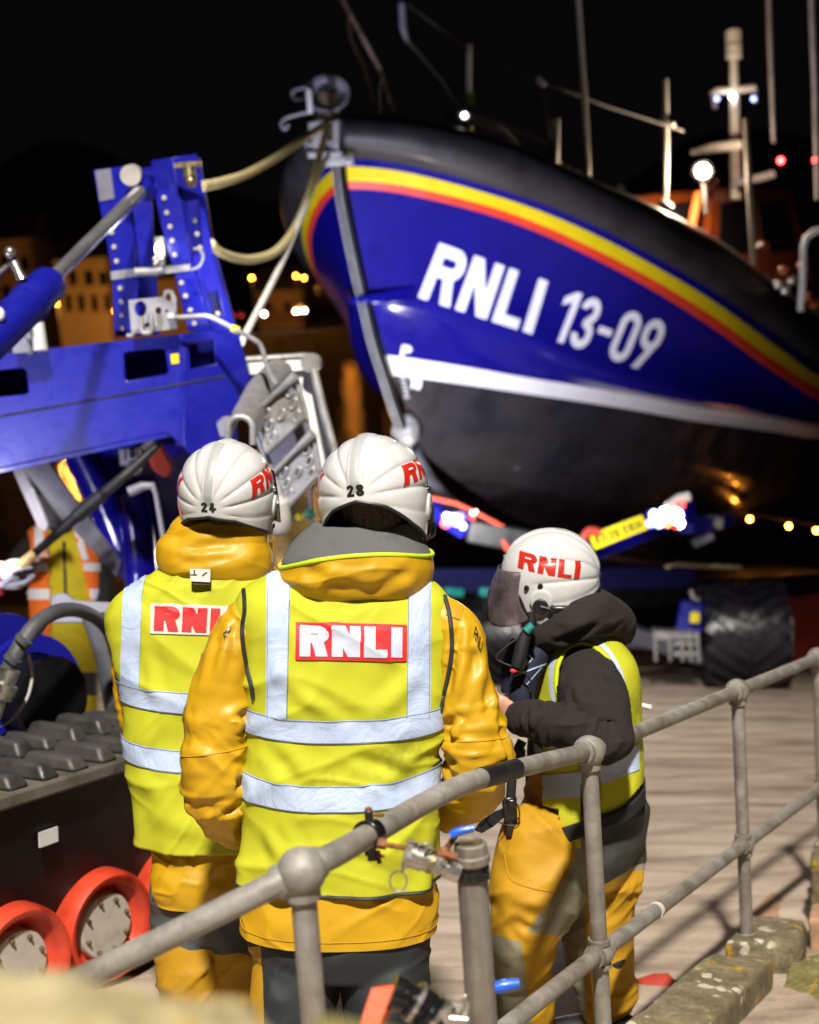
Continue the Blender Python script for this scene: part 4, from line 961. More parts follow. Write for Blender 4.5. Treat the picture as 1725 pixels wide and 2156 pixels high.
put('top_pin_boss', [cyl(P(286, 380, 6.95), P(330, 372, 7.2), .055, 24), cyl(P(300, 392, 6.9), P(318, 410, 6.95), .045, 20)], 'blue')
put('pin_cap', [cyl(P(275, 369, 6.86), P(280, 368, 6.95), .05, 24)], 'hubcream')
Z = lambda x, y: (.4*x, .4*y+276)
for pts, pln, par in (([(868, 352), (882, 430), (899, 503), (911, 577), (924, 652), (958, 798), (980, 868), (1005, 942), (1027, 1012)], pr1, u2), ([(593, 535), (605, 610), (618, 685), (637, 828), (645, 898), (646, 968), (650, 1038)], pl, u1), ([(1033, 467), (1045, 540), (1060, 612), (1155, 960)], pr2, u3)):
    for p in pts:
        n = -pln.N if pln.N@FW > 0 else pln.N; c = pln.w(*Z(*p))
        if pln is pr2: c = c-n*.03
        put('bolt', [lathe([(.013, 0), (.013, .012), (.009, .014), (0, .014)], c, n, 6)], 'hubcream', par)
sg = lambda pln: (1 if pln.N@FW < 0 else -1)
put('maker_plate', [pl.plate([(202, 359), (234, 355), (242, 418), (211, 424)], [], .006, .006*sg(pl))], 'greysteel')
put('strap', [pl.plate([(235, 572), (286, 565), (288, 582), (237, 590)], [], .012, .014*sg(pl)), ptube([(284, 573), (330, 572), (345, 568)], 7.0, .022), pr1.plate([(344, 562), (402, 556), (402, 570), (346, 577)], [], .012, .014*sg(pr1))], 'alu', bevel=.003)
put('tower_cable', ptube([(402, 568), (420, 560), (428, 540), (420, 525), (408, 524)], 6.95, .008, 24), 'greysteel')
put('shackle', [box(P(396, 347, 6.9), .13, .04, .025), cyl(P(398, 355, 6.9), P(400, 375, 6.9), .032, 16), ball(P(402, 382, 6.9), .03)], 'brass')
# small work lamp between the uprights
put('work_lamp', [box(P(338, 520, 7.1), .05, .05, .10), ptube([(338, 535), (340, 560)], 7.1, .02)], 'alu', bevel=.006)
put('lamp_lens', [lathe([(0, .0), (.03, .004), (.0, .012)], P(336, 524, 7.05), (-.6, -.6, 0))], 'lampw')
for x, y in ((325, 545), (330, 552), (338, 547), (343, 546), (327, 556)): put('lamp_fitting', [ball(P(x, y, 7.02), .014)], 'steel')
# perforated bracket and pipe
pk = Pln(320, 670, 6.88, (-.1, -1, 0)); br = put('bracket', [pk.plate([(271, 632), (342, 625), (346, 612), (353, 609), (364, 612), (371, 628), (372, 692), (277, 703)], [circ2 for circ2 in ([(296+13*math.cos(a), 650+17*math.sin(a)) for a in np.linspace(0, 2*PI, 16)[:-1]], [(334+7*math.cos(a), 654+8*math.sin(a)) for a in np.linspace(0, 2*PI, 14)[:-1]], [(355+6*math.cos(a), 626+9*math.sin(a)) for a in np.linspace(0, 2*PI, 14)[:-1]], [(310+6*math.cos(a), 684+5*math.sin(a)) for a in np.linspace(0, 2*PI, 12)[:-1]], [(351+4*math.cos(a), 655+4*math.sin(a)) for a in np.linspace(0, 2*PI, 10)[:-1]])], .012)], 'alu')
put('bracket_foot', [ptube([(268, 707), (278, 707), (286, 696)], 6.85, .012), ptube([(298, 668), (298, 690), (302, 700), (316, 700), (320, 690), (318, 660)], 6.84, .012, 20)], 'alu')
put('bent_pipe', ptube([(362, 669), (400, 667), (432, 665), (452, 671), (500, 696), (540, 718), (552, 734), (562, 770), (583, 812)], [6.85, 6.85, 6.85, 6.85, 6.8, 6.75, 6.7, 6.6, 6.5], .012, 60), 'alu'); put('pipe_sleeve', ptube([(488, 691), (504, 697)], 6.81, .018), 'plate')
put('pipe_nut', ptube([(355, 669), (368, 669)], 6.83, .025, 0, 6), 'alu')
# hydraulic ram
put('ram_rod', [tube([P(296, 404, 6.9), P(90, 606, 6.2)], [.0345, .031], 28)], 'chrome')
put('ram_barrel', [tube([P(104, 596, 6.25), P(102, 598, 6.24), P(60, 640, 6.1), P(-160, 850, 5.5)], [.074, .082, .085, .085], 40)], 'blue'); put('gland', [tube([P(112, 588, 6.27), P(100, 600, 6.23)], .055, 32)], 'hullblue')
put('barrel_band', [tube([P(66, 634, 6.12), P(56, 644, 6.09)], .089, 40)], 'blue')
put('barrel_mark', [ball(P(0, 662, 5.83), .02, .02, .03)], 'hullwhite')
put('hydraulic_union', [ptube([(-20, 590), (8, 566), (28, 548)], 6.1, .012), ptube([(22, 530), (25, 545), (40, 575), (47, 590)], 6.08, [.016, .022, .018, .024]), ball(P(21, 531, 6.05), .025)], 'steel')
put('guide_post', [ptube([(80, 680), (86, 738)], 6.9, [.03, .036])], 'whitefit'); put('latch_block', [box(P(47, 722, 6.9), .09, .06, .1), box(P(62, 716, 6.9), .03, .05, .14), ptube([(56, 700), (64, 715)], 6.85, .012)], 'greysteel', bevel=.006)
# cast aluminium step unit
a_ = lambda x, y: (x*.208+414, y*.208+724.5)
ps = Pln(600, 850, 7.3, (.15, -1, .35)); put('step_panel', [ps.plate([a_(500, 165), a_(1100, 118), a_(1190, 215), a_(1405, 1120), a_(1240, 1330), a_(900, 1100), a_(640, 700), a_(540, 340)], [], .03)], 'alu', bevel=.008)
put('step_panel_edge', [ptube([a_(500, 160), a_(1100, 120), a_(1160, 165)], [7.2, 7.25, 7.25], .018), ptube([a_(1170, 200), a_(1290, 700), a_(1405, 1110)], [7.24, 7.1, 6.95], .022), cyl(P(*a_(1150, 190), 7.2), P(*a_(1175, 190), 7.3), .05, 20)], 'alu')
# arch channel
arch = [(-.5, -1.0), (-.5, -.2)]+[(-.5*math.cos(t), -.2+.55*math.sin(t)) for t in np.linspace(0, PI, 12)[1:-1]]+[(.5, -.2), (.5, -1.0)]
def archsec(x, y, d, w, h, th): 
    o = []; O = P(x, y, d)
    for sc in (1., 1-th):
        for u, v in arch: o.append(O+(u*sc*w)*RT*d/FD+((v+.45)*sc-.45)*h*UP*d/FD)
    return o
secs = [archsec(507, 893, 6.25, 52, 44, .1), archsec(516, 868, 6.4, 58, 46, .1), archsec(548, 812, 6.8, 62, 44, .1), archsec(585, 770, 7.15, 60, 36, .1)]
nA = len(arch); V = np.array([p for s in secs for p in s]); F = []
for j in range(3):
    for k in range(2):
        for i in range(nA-1): a = j*2*nA+k*nA+i; b = a+2*nA; F.append((a, a+1, b+1, b) if k == 0 else (a, b, b+1, a+1))
for i in range(nA-1): F.append((i, i+nA, i+nA+1, i+1))
put('arch_channel', (V, F), 'alu', sh=50)
put('arch_rim', [tube([np.array(p)*1.0-FW*.01 for p in secs[0][:nA]], .014, 10, smoothn=50)], 'alu')
put('hinge_lug', [Pln(465, 895, 6.35, (-.3, -1, 0)).plate([a_(190, 790), a_(260, 735), a_(330, 730), a_(320, 960), a_(235, 955)], [], .05)], 'greysteel', bevel=.01)
pt = Pln(590, 880, 6.55, (-.25, -1, .1))
def tread(c0, c1, c2, c3, nm):
    f = lambda u, v: tuple((A(*c0)*(1-u)+A(*c1)*u)*(1-v)+(A(*c3)*(1-u)+A(*c2)*u)*v)
    holes = []
    for i in range(3):
        for j in range(3):
            if (i+j) % 2 == 0 or j == 1: cu, cv = .2+.3*i, .2+.3*j; holes.append([f(cu+.085*math.cos(a), cv+.10*math.sin(a)) for a in np.linspace(0, 2*PI, 13)[:-1]])
    t = put(nm, [pt.plate([c0, c1, c2, c3], holes, .02)], 'alu', bevel=.003)
    for i in range(3):
        for j in range(3):
            if (i+j) % 2 == 0 or j == 1:
                cu, cv = .2+.3*i, .2+.3*j; ring = [pt.w(*f(cu+.085*math.cos(a), cv+.10*math.sin(a)))-FW*.004 for a in np.linspace(0, 2*PI, 15)]
                put('dimple', [tube(ring, .007, 6)], 'alu', t)
    put('rib', [tube([pt.w(*c0)-FW*.02, pt.w(*f(.5, -.02))-FW*.02, pt.w(*c1)-FW*.03], [.014, .014, .026], 10), tube([pt.w(*c3)-FW*.03, pt.w(*f(.5, 1.))-FW*.03, pt.w(*f(.85, .97))-FW*.03, pt.w(*c2)-FW*.03], [.02, .015, .017, .03], 10), tube([pt.w(*c0), pt.w(*c3)], .016, 10), tube([pt.w(*c1), pt.w(*c2)], .012, 10)], 'alu', t)
tread(a_(600, 700), a_(1010, 330), a_(1115, 735), a_(715, 1095), 'tread')
tread(a_(780, 1310), a_(1185, 910), a_(1250, 1310), a_(890, 1665), 'tread')
put('tread_gap', [Pln(620, 950, 6.75, (-.25, -1, .1)).plate([a_(600, 700), a_(1010, 330), a_(1270, 1320), a_(890, 1680)], [], .015)], 'greysteel')
put('side_rail', [ptube([a_(560, 740), a_(720, 1200), a_(885, 1690)], 6.6, .02)], 'alu')
put('float_bottle', [lathe([(0, -.085), (.04, -.08), (.058, -.05), (.06, .0), (.056, .06), (.03, .085), (0, .09)], P(584, 1085, 6.3), (0, -.1, 1))], 'whitefit')
put('drop_pipe', [ptube([(652, 1020), (662, 1140)], 7.0, .012)], 'greysteel'); put('teal_cap', [ball(P(652, 1082, 7), .03)], 'teal'); put('yellow_cap', [ball(P(630, 1088, 7), .018), ball(P(643, 1084, 7), .015)], 'plate')
for x, y in ((660, 1014), (667, 1030)): put('beacon_lamp', [ball(P(x, y, 8), .014)], 'copper')
# under the beam
put('body_panel', [Pln(300, 1050, 8.2, (.1, -1, 0)).plate([(110, 920), (420, 900), (440, 1260), (255, 1230), (190, 1090)], [], .3)], 'hullblue', bevel=.05)
put('body_rib', [tube([P(172, 950, 7.9), P(215, 1040, 7.9), P(262, 1160, 7.9)], .10, 16, smoothn=20), tube([P(275, 1040, 7.8), P(290, 1120, 7.8), P(300, 1240, 7.8)], .09, 16, smoothn=16)], 'hullblue')
put('strut', [Pln(60, 1000, 7.2, (-.7, -.7, 0)).plate([(22, 980), (42, 974), (98, 1105), (96, 1118), (81, 1112)], [], .02)], 'greysteel', bevel=.004)
put('strut', [Pln(100, 1000, 7.25, (.2, -1, 0)).plate([(40, 960), (92, 960), (256, 1180), (245, 1215), (150, 1110), (98, 1110)], [], .03)], 'strut', bevel=.006)
put('red_bracket', [Pln(330, 950, 7.6, (.3, -1, 0)).plate([(297, 915), (330, 912), (368, 985), (352, 1008), (322, 990)], [], .06)], 'netting', bevel=.02)
put('valve_block', [box(P(275, 960, 7.3), .10, .1, .09), cyl(P(262, 945, 7.2), P(262, 970, 7.2), .014), cyl(P(300, 945, 7.2), P(325, 925, 7.2), .016), ball(P(282, 985, 7.2), .04)], 'greysteel', bevel=.01)
put('elbow_pipe', [ptube([(272, 1036), (300, 1024), (322, 1023), (328, 1040), (346, 1146)], 7.0, [.026, .024, .02, .012, .012])], 'greysteel')
put('deck_plate', [Pln(180, 1270, 6.3, (0, -1, .3)).plate([(106, 1262), (110, 1254), (122, 1249), (142, 1250), (158, 1264), (262, 1270), (240, 1312), (110, 1312)], [], .03)], 'greysteel', bevel=.008)
put('hose', ptube([(-4, 1440), (17, 1415), (34, 1376), (70, 1322), (112, 1291), (157, 1284), (200, 1300), (228, 1330), (245, 1380)], [5.2, 5.2, 5.2, 5.25, 5.35, 5.5, 5.7, 5.8, 5.9], [.030, .031, .031, .030, .029, .028, .027, .025, .025], 80, 24), 'hose')
put('hose_clip', [ptube([(46, 1352), (53, 1344)], 5.19, .034), ptube([(24, 1392), (30, 1384)], 5.18, .034)], 'hose')
put('coupling', [ptube([(22, 1408), (8, 1442)], 5.16, .038), ptube([(14, 1440), (2, 1468)], 5.14, .043), ptube([(2, 1464), (-12, 1510)], 5.14, .026)], 'steel'); put('hose', ptube([(196, 1296), (216, 1350), (232, 1420), (246, 1500), (250, 1560)], 6.1, .05, 30, 20), 'hose')
# hose reel: two blue flanges on a dark drum
ra = unit(A(.8, -.6, .05))
for c, R, w_ in ((P(10, 1405, 5.9), .22, .02), (P(66, 1468, 5.7), .25, .02)):
    put('reel_flange', [lathe([(R*.72, -w_), (R, -w_), (R*1.02, 0), (R, w_), (R*.72, w_), (R*.72, -w_)] if R > .23 else [(0, -w_), (R, -w_), (R*1.02, 0), (R, w_), (0, w_)], c, ra, 56)], 'blue')
put('reel_drum', [lathe([(.0, -.3), (.17, -.3), (.17, .14), (0, .14)], P(66, 1468, 5.7), ra, 40)], 'sideblack')
put('cable', ptube([(60, 1378), (67, 1410), (66, 1440), (55, 1475), (30, 1510), (3, 1532)], 5.3, .006, 40), 'whitefit')
put('guard_bar', ptube([(60, 1330), (75, 1320), (88, 1330)], 5.5, .03, 14), 'blue')
# crawler track with lugs
T0 = P(0, 1678, 4.45); e1 = unit(A(.5, .866, -.10)); e2 = unit(A(-.866, .5, 0)); e3 = np.cross(e1, e2); e3 = e3 if e3[2] > 0 else -e3
def tk(a, b, c): return T0+e1*a+e2*b+e3*c
belt = put('track_belt', [hexa([tk(-2, 0, 0), tk(1.75, 0, 0), tk(1.75, .62, 0), tk(-2, .62, 0)], [tk(-2, 0, -.05), tk(1.75, 0, -.05), tk(1.75, .62, -.05), tk(-2, .62, -.05)])], 'trackedge', bevel=.01)
k = 0
for i in range(23):
    a = -1.6+i*.142
    for b0_, b1_, sh_ in ((.012, .27, 0), (.33, .60, .07)):
        a0 = a+sh_+rnd.uniform(-.006, .006); w1, w2 = .046+rnd.uniform(-.004, .004), .030+rnd.uniform(-.006, .004); hh = .056+rnd.uniform(-.009, .007)
        top = [tk(a0-w2, b0_+.035, hh), tk(a0+w2, b0_+.035, hh-.004), tk(a0+w2, b1_-.03, hh), tk(a0-w2, b1_-.03, hh+.003)]
        bot = [tk(a0-w1, b0_, 0), tk(a0+w1, b0_, 0), tk(a0+w1, b1_, 0), tk(a0-w1, b1_, 0)]
        put('track_lug', [hexa(top, bot)], 'tread', belt, bevel=.014); k += 1
put('side_panel', [hexa([tk(-2, .03, -.05), tk(1.7, .03, -.05), tk(1.7, .6, -.05), tk(-2, .6, -.05)], [tk(-2, .16, -.52), tk(1.7, .16, -.52), tk(1.7, .6, -.52), tk(-2, .6, -.52)])], 'sideblack')
put('track_underside', [hexa([tk(-2, .1, -.72), tk(1.75, .1, -.72), tk(1.75, .62, -.72), tk(-2, .62, -.72)], [tk(-2, .1, -.77), tk(1.75, .1, -.77), tk(1.75, .62, -.77), tk(-2, .62, -.77)])], 'tread')
pp = Pln(128, 1760, 4.78, A(.84, -.5, .15)); sgp = sg(pp)
# maker's plate on the side panel
o1 = tk(.26, .055, -.20); put('side_label', [box(o1, .085, .006, .05, e1, e2, e3)], 'whitefit')
hb2 = P(230, 1951, 5.0); ax_ = unit(A(.80, -.60, .0))
wheel_src = None
for k, off in enumerate((-.84, -.42, 0, .42)):
    c = hb2+e1*off*1.0
    if k == 0:
        pass
    R = .198; prof = [(R*.60, -.20), (R*.96, -.20), (R, -.15), (R*1.0, -.03), (R*.99, .0), (R*.93, .025), (R*.84, .022), (R*.76, -.01), (R*.68, -.035), (R*.60, -.04)]
    if wheel_src is None:
        t = put('road_wheel', [lathe(prof, c, ax_, 64)], 'wheelorange', sh=60)
        h = put('hub_cap', [lathe([(R*.60, -.05), (R*.585, -.018), (R*.56, -.012), (0, -.012)], c, ax_, 48)], 'hubcream', t)
        X_ = unit(np.cross(A(0, 0, 1), ax_)); Z_ = np.cross(ax_, X_); bl = []
        for j in range(8):
            a = 2*PI*(j+.3)/8; bl.append(lathe([(.008, 0), (.008, .010), (.0045, .011), (.0045, .018), (0, .018)], c+ax_*-.013+(X_*math.cos(a)+Z_*math.sin(a))*R*.47, ax_, 6))
        bo = [put('bolt', [b_], 'brass', t) for b_ in bl]
        wheel_src = (t, [h]+bo, c)
    else:
        s_, chs, c0 = wheel_src; n_ = s_.copy(); col.objects.link(n_); n_.location = Vector(c-c0)
        for ch in chs: c2 = ch.copy(); col.objects.link(c2); c2.parent = n_
# ------------------------------------------------------------ ropes between tractor and bow
o = put('rope', [ptube([(424, 393), (470, 383), (520, 366), (580, 333), (640, 292), (692, 256)], [7.2, 8, 9, 10, 11, 11.85], .028, 60)], 'rope', None); tag(o, 'pale yellow rope running straight from the top of the blue upright to the bow', 'rope', 'ropes holding the bow')
o = put('rope', [ptube([(444, 512), (462, 530), (500, 544), (540, 545), (585, 526), (622, 478), (650, 410), (672, 330), (690, 262)], [7.2, 7.4, 7.9, 8.4, 9, 9.8, 10.5, 11.2, 11.8], [.024, .024, .026, .027, .027, .028, .028, .028, .028], 90)], 'rope', None); tag(o, 'thick pale rope sagging in a loop below the straight rope', 'rope', 'ropes holding the bow')
o = put('rope', [ptube([(508, 722), (545, 650), (590, 560), (635, 455), (668, 375), (692, 326)], [7.2, 8, 9, 10, 11, 11.8], .019, 60)], 'ropew', None); tag(o, 'taut thin white rope from the end of the blue beam to the bow', 'rope', 'ropes holding the bow')
o = put('boat_hook', [ptube([(44, 1190), (100, 1142), (150, 1097), (210, 1046), (260, 1004), (300, 968), (335, 935)], [6.9, 6.95, 7., 7., 7., 7.05, 7.1], [.02, .022, .03, .028, .026, .024, .02], 30)], 'darksteel', None); tag(o, 'long dark pole with a pale wooden grip pointing up under the blue beam', 'boat hook')
put('wooden_grip', [ptube([(38, 1196), (54, 1183), (74, 1164)], 6.88, [.024, .027, .024])], 'woodpole', o); put('pole_ferrule', [ptube([(160, 1088), (215, 1042)], 6.98, .036)], 'rubber', o)
# ------------------------------------------------------------ tube handrail
rail_t = thing('handrail', P(1240, 2300, 4.1), 'weathered galvanised tube handrail with round ball fittings in front of the crew', 'handrail')
b0, b1, bend, b2, b3, b4, b5 = P(150, 2072, 2.62), P(635, 1835, 2.6), P(985, 1645, 3.28), P(1240, 1582, 4.0), P(1553, 1455, 5.3), P(1722, 1385, 6.33), P(1850, 1330, 7.3)
def rp(name, vf, m='galv', parent=rail_t, bevel=0):
    mb = MB()
    for x in (vf if isinstance(vf, list) else [vf]): mb.add(x)
    return mb.build(name, [M[m]], parent, bevel=bevel)
r_ = .0242
path = [P(-150, 2215, 2.65), b0, b1, P(780, 1757, 2.84), P(880, 1699, 3.06), P(955, 1661, 3.2), P(1010, 1640, 3.33), P(1080, 1621, 3.52), P(1160, 1601, 3.74), b2]
rp('top_rail', [tube(path, r_, 28, smoothn=120)]); rp('top_rail', [tube([b2, b3, b4, b5], r_, 28, smoothn=60)])
rp('rail_tape', [tube([P(1012, 1639, 3.335), P(1030, 1634, 3.38), P(1065, 1625, 3.48), P(1086, 1619, 3.54)], r_+.0014, 28, smoothn=20)], 'rubber')
dz = A(0, 0, .60)
md = [P(1000, 2215, 3.4), b2-dz, b3-dz, b4-dz, b5-dz]
rp('mid_rail', [tube(md, r_*.98, 28, smoothn=90)])
jt = (b2-dz)*.67+(b3-dz)*.33; jd = unit(b3-b2); rp('weld_joint', [tube([jt-jd*.012, jt+jd*.012], r_+.002, 28)], 'whitefit'); rp('rust_patch', [tube([jt+jd*.013, jt+jd*.03], r_+.0012, 28)], 'rust')
def fitting(c, dirs, R=.046):
    vf = [ball(c, R, R, R*.98, 36, 22)]
    for d in dirs: d = unit(d); vf.append(lathe([(r_+.001, R*.5), (r_+.0085, R*.6), (r_+.0085, R+.004), (r_+.006, R+.007), (r_+.001, R+.007)], c, d, 32))
    return rp('ball_fitting', vf)
for c, a, b in ((b1, b1-P(300, 2000, 2.61), P(780, 1757, 2.84)-b1), (b2, b2-P(1160, 1601, 3.74), b3-b2), (b3, b3-b2, b4-b3), (b4, b4-b3, b5-b4)): fitting(c, [-a, b, A(0, 0, -1)])
for c in (b2, b3, b4):
    m = c-dz; d = unit(b3-b2); rp('ball_fitting', [ball(m, .041, .041, .038, 32, 20), lathe([(r_+.001, .03), (r_+.008, .032), (r_+.008, .046), (r_+.001, .048)], m, d, 32), lathe([(r_+.001, .03), (r_+.008, .032), (r_+.008, .046), (r_+.001, .048)], m, -d, 32), lathe([(r_+.001, .025), (r_+.008, .03), (r_+.008, .044), (r_+.001, .046)], m, A(0, 0, 1), 32), lathe([(r_+.001, .025), (r_+.008, .03), (r_+.008, .042), (r_+.001, .044)], m, A(0, 0, -1), 32)])
for c in (b1, b2, b3, b4):
    zb = ground(c[0], c[1])-.02 if c is not b3 else P(1597, 2016, 5.35)[2]
    rp('post', [tube([c-A(0, 0, .01), c*A(1, 1, 0)+A(0, 0, zb)], r_, 28)])
# pipe clamp and stay rod
cc = P(780, 1757, 2.84); cd = unit(P(880, 1699, 3.06)-P(635, 1835, 2.6))
cl = rp('pipe_clamp', [tube([cc-cd*.014, cc+cd*.014], r_+.006, 28), tube([cc-cd*.02, cc-cd*.012], r_+.008, 28), box(cc+A(0, -.005, .040), .016, .018, .026), box(cc-A(0, .0, .042), .018, .018, .024)], 'rust' if False else 'gloss', bevel=.002)
rp('clamp_bolt', [cyl(cc+A(-.006, -.005, .043), cc+A(.03, -.012, .043), .0045, 10), cyl(cc+A(.0, -.006, .032), cc+A(0, -.006, .058), .006, 8)], 'rust', cl)
rp('clamp_bolt', [cyl(cc+A(-.014, 0, -.04), cc+A(.026, -.004, -.046), .004, 10), cyl(cc+A(0.012, 0, -.035), cc+A(.014, -.004, -.06), .0055, 6)], 'rust', cl)
# ------------------------------------------------------------ standpipe with valve
sp = thing('standpipe', P(1010, 2300, 2.8), 'grey brown upright water pipe with a brass cap and blue lever valve beside the handrail', 'standpipe')
st = P(993, 1812, 2.74); sb = st-A(0, 0, .9)
rp('pipe', [tube([st, sb], .0300, 32)], 'standpipe', sp)
rp('cap', [lathe([(.034, -.004), (.0365, -.002), (.0365, .012), (.033, .015), (.0315, .034), (.028, .037), (.025, .037), (.023, .033), (0, .033)], st, (0, 0, 1), 36)], 'standpipe', sp)
rp('cap_centre', [lathe([(.023, .030), (.022, .0345), (0, .0345)], st, (0, 0, 1), 30)], 'brass', sp)
rp('hose_clamp', [lathe([(.030, -.033), (.034, -.033), (.034, -.012), (.030, -.012)], st, (0, 0, 1), 36), box(st+A(.024, -.025, -.022), .018, .014, .012), cyl(st+A(.004, -.034, -.022), st+A(.03, -.03, -.022), .005, 10)], 'gloss', sp)
f = lambda x, y, d=2.72: P(x, y, d)
vt = rp('tap_body', [tube([f(968, 1838), f(942, 1828)], .021, 8), tube([f(946, 1830), f(925, 1821)], .017, 20), tube([f(928, 1822), f(905, 1813)], .0205, 6), tube([f(908, 1814), f(893, 1808)], .0225, 24), tube([f(893, 1808), f(864, 1798)], .0255, 28), tube([f(866, 1799), f(852, 1795)], .0285, 6)], 'steel', sp)
rp('tap_ring', [tube([f(913, 1816), f(902, 1812)], .0235, 24)], 'brass', vt)
rp('tap_nut', [cyl(f(935, 1812), f(935, 1793), .011, 6), ball(f(935, 1793), .009)], 'rust', vt)
rp('tap_lever', [hexa([f(928, 1791), f(946, 1789), f(966, 1760), f(952, 1757)], [f(928, 1795), f(946, 1793), f(966, 1764), f(952, 1761)]), hexa([f(922, 1796), f(948, 1800), f(948, 1789), f(924, 1786)], [f(922, 1800, 2.74), f(948, 1804, 2.74), f(948, 1793, 2.74), f(924, 1790, 2.74)])], 'rust', vt, bevel=.002)
rp('lever_grip', [ptube([(950, 1760), (966, 1751), (998, 1744)], 2.71, [.008, .0085, .007], 14)], 'bluegrip', vt)
rp('stay_rod', [tube([P(798, 1776, 2.80), P(820, 1780, 2.79), P(956, 1803, 2.70)], .0052, 12), tube([P(795, 1775, 2.8), P(814, 1778, 2.8)], .011, 6), tube([P(946, 1800, 2.7), P(962, 1806, 2.7)], .009, 6)], 'rust', sp)
rp('key_ring', [tube([f(839+18*math.cos(a), 1856+21*math.sin(a), 2.70) for a in np.linspace(0, 2*PI, 30)], .0019, 8), ptube([(846, 1838), (855, 1818), (862, 1806)], 2.70, .003)], 'steel', sp)
rp('key_ring', [tube([f(896+16*math.cos(a), 1786+10*math.sin(a), 2.70) for a in np.linspace(0, 2*PI, 26)], .0022, 8), ptube([(894, 1792), (903, 1778)], 2.69, .003)], 'steel', sp)
# lower hose coupling and orange layflat hose
hc = thing('fire_hose', P(860, 2200, 2.4), 'orange layflat hose on a black and steel coupling at the foot of the standpipe', 'hose')
rp('hose_sleeve', [hexa([P(781, 2078, 2.45), P(835, 2072, 2.45), P(842, 2090, 2.5), P(800, 2110, 2.5)], [P(745, 2190, 2.4), P(790, 2190, 2.4), P(800, 2190, 2.45), P(770, 2190, 2.45)]), hexa([P(790, 2074, 2.47), P(838, 2070, 2.47), P(850, 2084, 2.52), P(838, 2104, 2.52)], [P(800, 2090, 2.5), P(836, 2106, 2.5), P(846, 2106, 2.55), P(830, 2100, 2.55)])], 'orangehose', hc, bevel=.003)
rp('coupling', [ptube([(826, 2086), (850, 2096)], 2.44, .030), ptube([(850, 2096), (868, 2106)], 2.43, .026), ptube([(866, 2104), (905, 2132)], 2.42, .0335), ptube([(900, 2128), (930, 2160)], 2.40, .036)], 'gloss', hc)
rp('coupling_band', [ptube([(872, 2108), (880, 2113)], 2.415, .036), ptube([(908, 2136), (916, 2144)], 2.4, .0375)], 'steel', hc)
rp('latch', [hexa([P(945, 2108, 2.4), P(982, 2100, 2.4), P(985, 2112, 2.4), P(958, 2138, 2.4)], [P(943, 2112, 2.43), P(980, 2104, 2.43), P(987, 2118, 2.43), P(955, 2144, 2.43)]), ptube([(936, 2122), (938, 2160)], 2.38, .013), ptube([(930, 2140), (975, 2140), (983, 2110), (978, 2142), (984, 2150)], 2.39, .005, 20), ptube([(925, 2145), (985, 2150)], 2.38, .012)], 'steel', hc, bevel=.001)
rp('lever_grip', [ptube([(1036, 2082), (1060, 2076), (1094, 2070)], 2.78, [.011, .0125, .009], 14)], 'bluegrip', sp); rp('lever_arm', [ptube([(1038, 2083), (980, 2098)], 2.77, .006)], 'steel', sp)
# ------------------------------------------------------------ stones
def rock(name, quad, h, m, label, cat='stone block', amp=.012, grp=None, down=None, n=26, seed=1, rnd_=.03):
    """rounded rough block from its top quad (near-left, near-right, far-right, far-left)"""
    dn = A(0, 0, -h) if down is None else down; q = [A(*p) for p in quad]
    bm = bmesh.new(); bmesh.ops.create_cube(bm, size=2); bmesh.ops.subdivide_edges(bm, edges=bm.edges[:], cuts=n, use_grid_fill=True)
    V = np.array([v.co[:] for v in bm.verts]); F = [[v.index for v in f.verts] for f in bm.faces]; bm.free()
    # superellipsoid rounding of the corners
    L = np.max(np.abs(V), axis=1, keepdims=True); S = V/np.maximum((np.abs(V)**14).sum(1, keepdims=True)**(1/14), 1e-6)*L
    u, v, w_ = (S[:, 0:1]+1)/2, (S[:, 1:2]+1)/2, (1-S[:, 2:3])/2
    G = (q[0]*(1-u)+q[1]*u)*(1-v)+(q[3]*(1-u)+q[2]*u)*v+w_*dn
    c = G.mean(0); N = G-c; N /= np.linalg.norm(N, axis=1)[:, None]
    G = G+N*(amp*(noise(G*9, seed)+.6*noise(G*22, seed+1)+.3*noise(G*50, seed+2)))[:, None]
    o = mesh_obj(name, G, F, [M[m]]); tag(o, label, cat, grp); return o
E1 = unit(A(.5, .866, -.15))
a0 = P(2165/1.4493, 2899/1.4493, 5.15); a1 = P(2370/1.4493, 2915/1.4493, 5.15)
rock('stone_block', [a0-E1*1.5+A(.0, 0, 0), a1-E1*1.5, a1, a0], .26, 'stone', 'long lichened stone block under the near part of the rail at bottom right', seed=4)
rock('stone_block', [P(1520, 1985, 5.25), P(1690, 1975, 5.3), P(1700, 1932, 5.75), P(1572, 1928, 5.85)], .38, 'stone', 'square lichened stone block just behind the foot of the farther rail post', seed=9)
rock('stone_block', [P(1705, 1800, 5.9), P(1900, 1800, 5.9), P(1900, 1750, 6.4), P(1712, 1770, 6.4)], .45, 'stone', 'upright mossy stone cut off by the right edge of the photo', seed=15)
rock('stone_block', [P(1600, 2170, 4.85), P(1800, 2170, 4.7), P(1800, 1985, 5.5), P(1668, 2010, 5.35)], .5, 'stone2', 'yellow mossy sloping stone in the bottom right corner', seed=21)
rock('kerb_timber', [P(1560, 1935, 6.0), P(1640, 1960, 5.9), P(1730, 1850, 6.9), P(1680, 1830, 7.1)], .12, 'timber', 'weathered reddish timber lying behind the stone blocks', 'timber', seed=31, amp=.006)
rock('brick_post', [P(1702, 1935, 5.6), P(1800, 1935, 5.6), P(1800, 1900, 5.8), P(1708, 1900, 5.8)], .25, 'timber', 'terracotta coloured block at the right edge between two stones', 'block', seed=33, amp=.006)
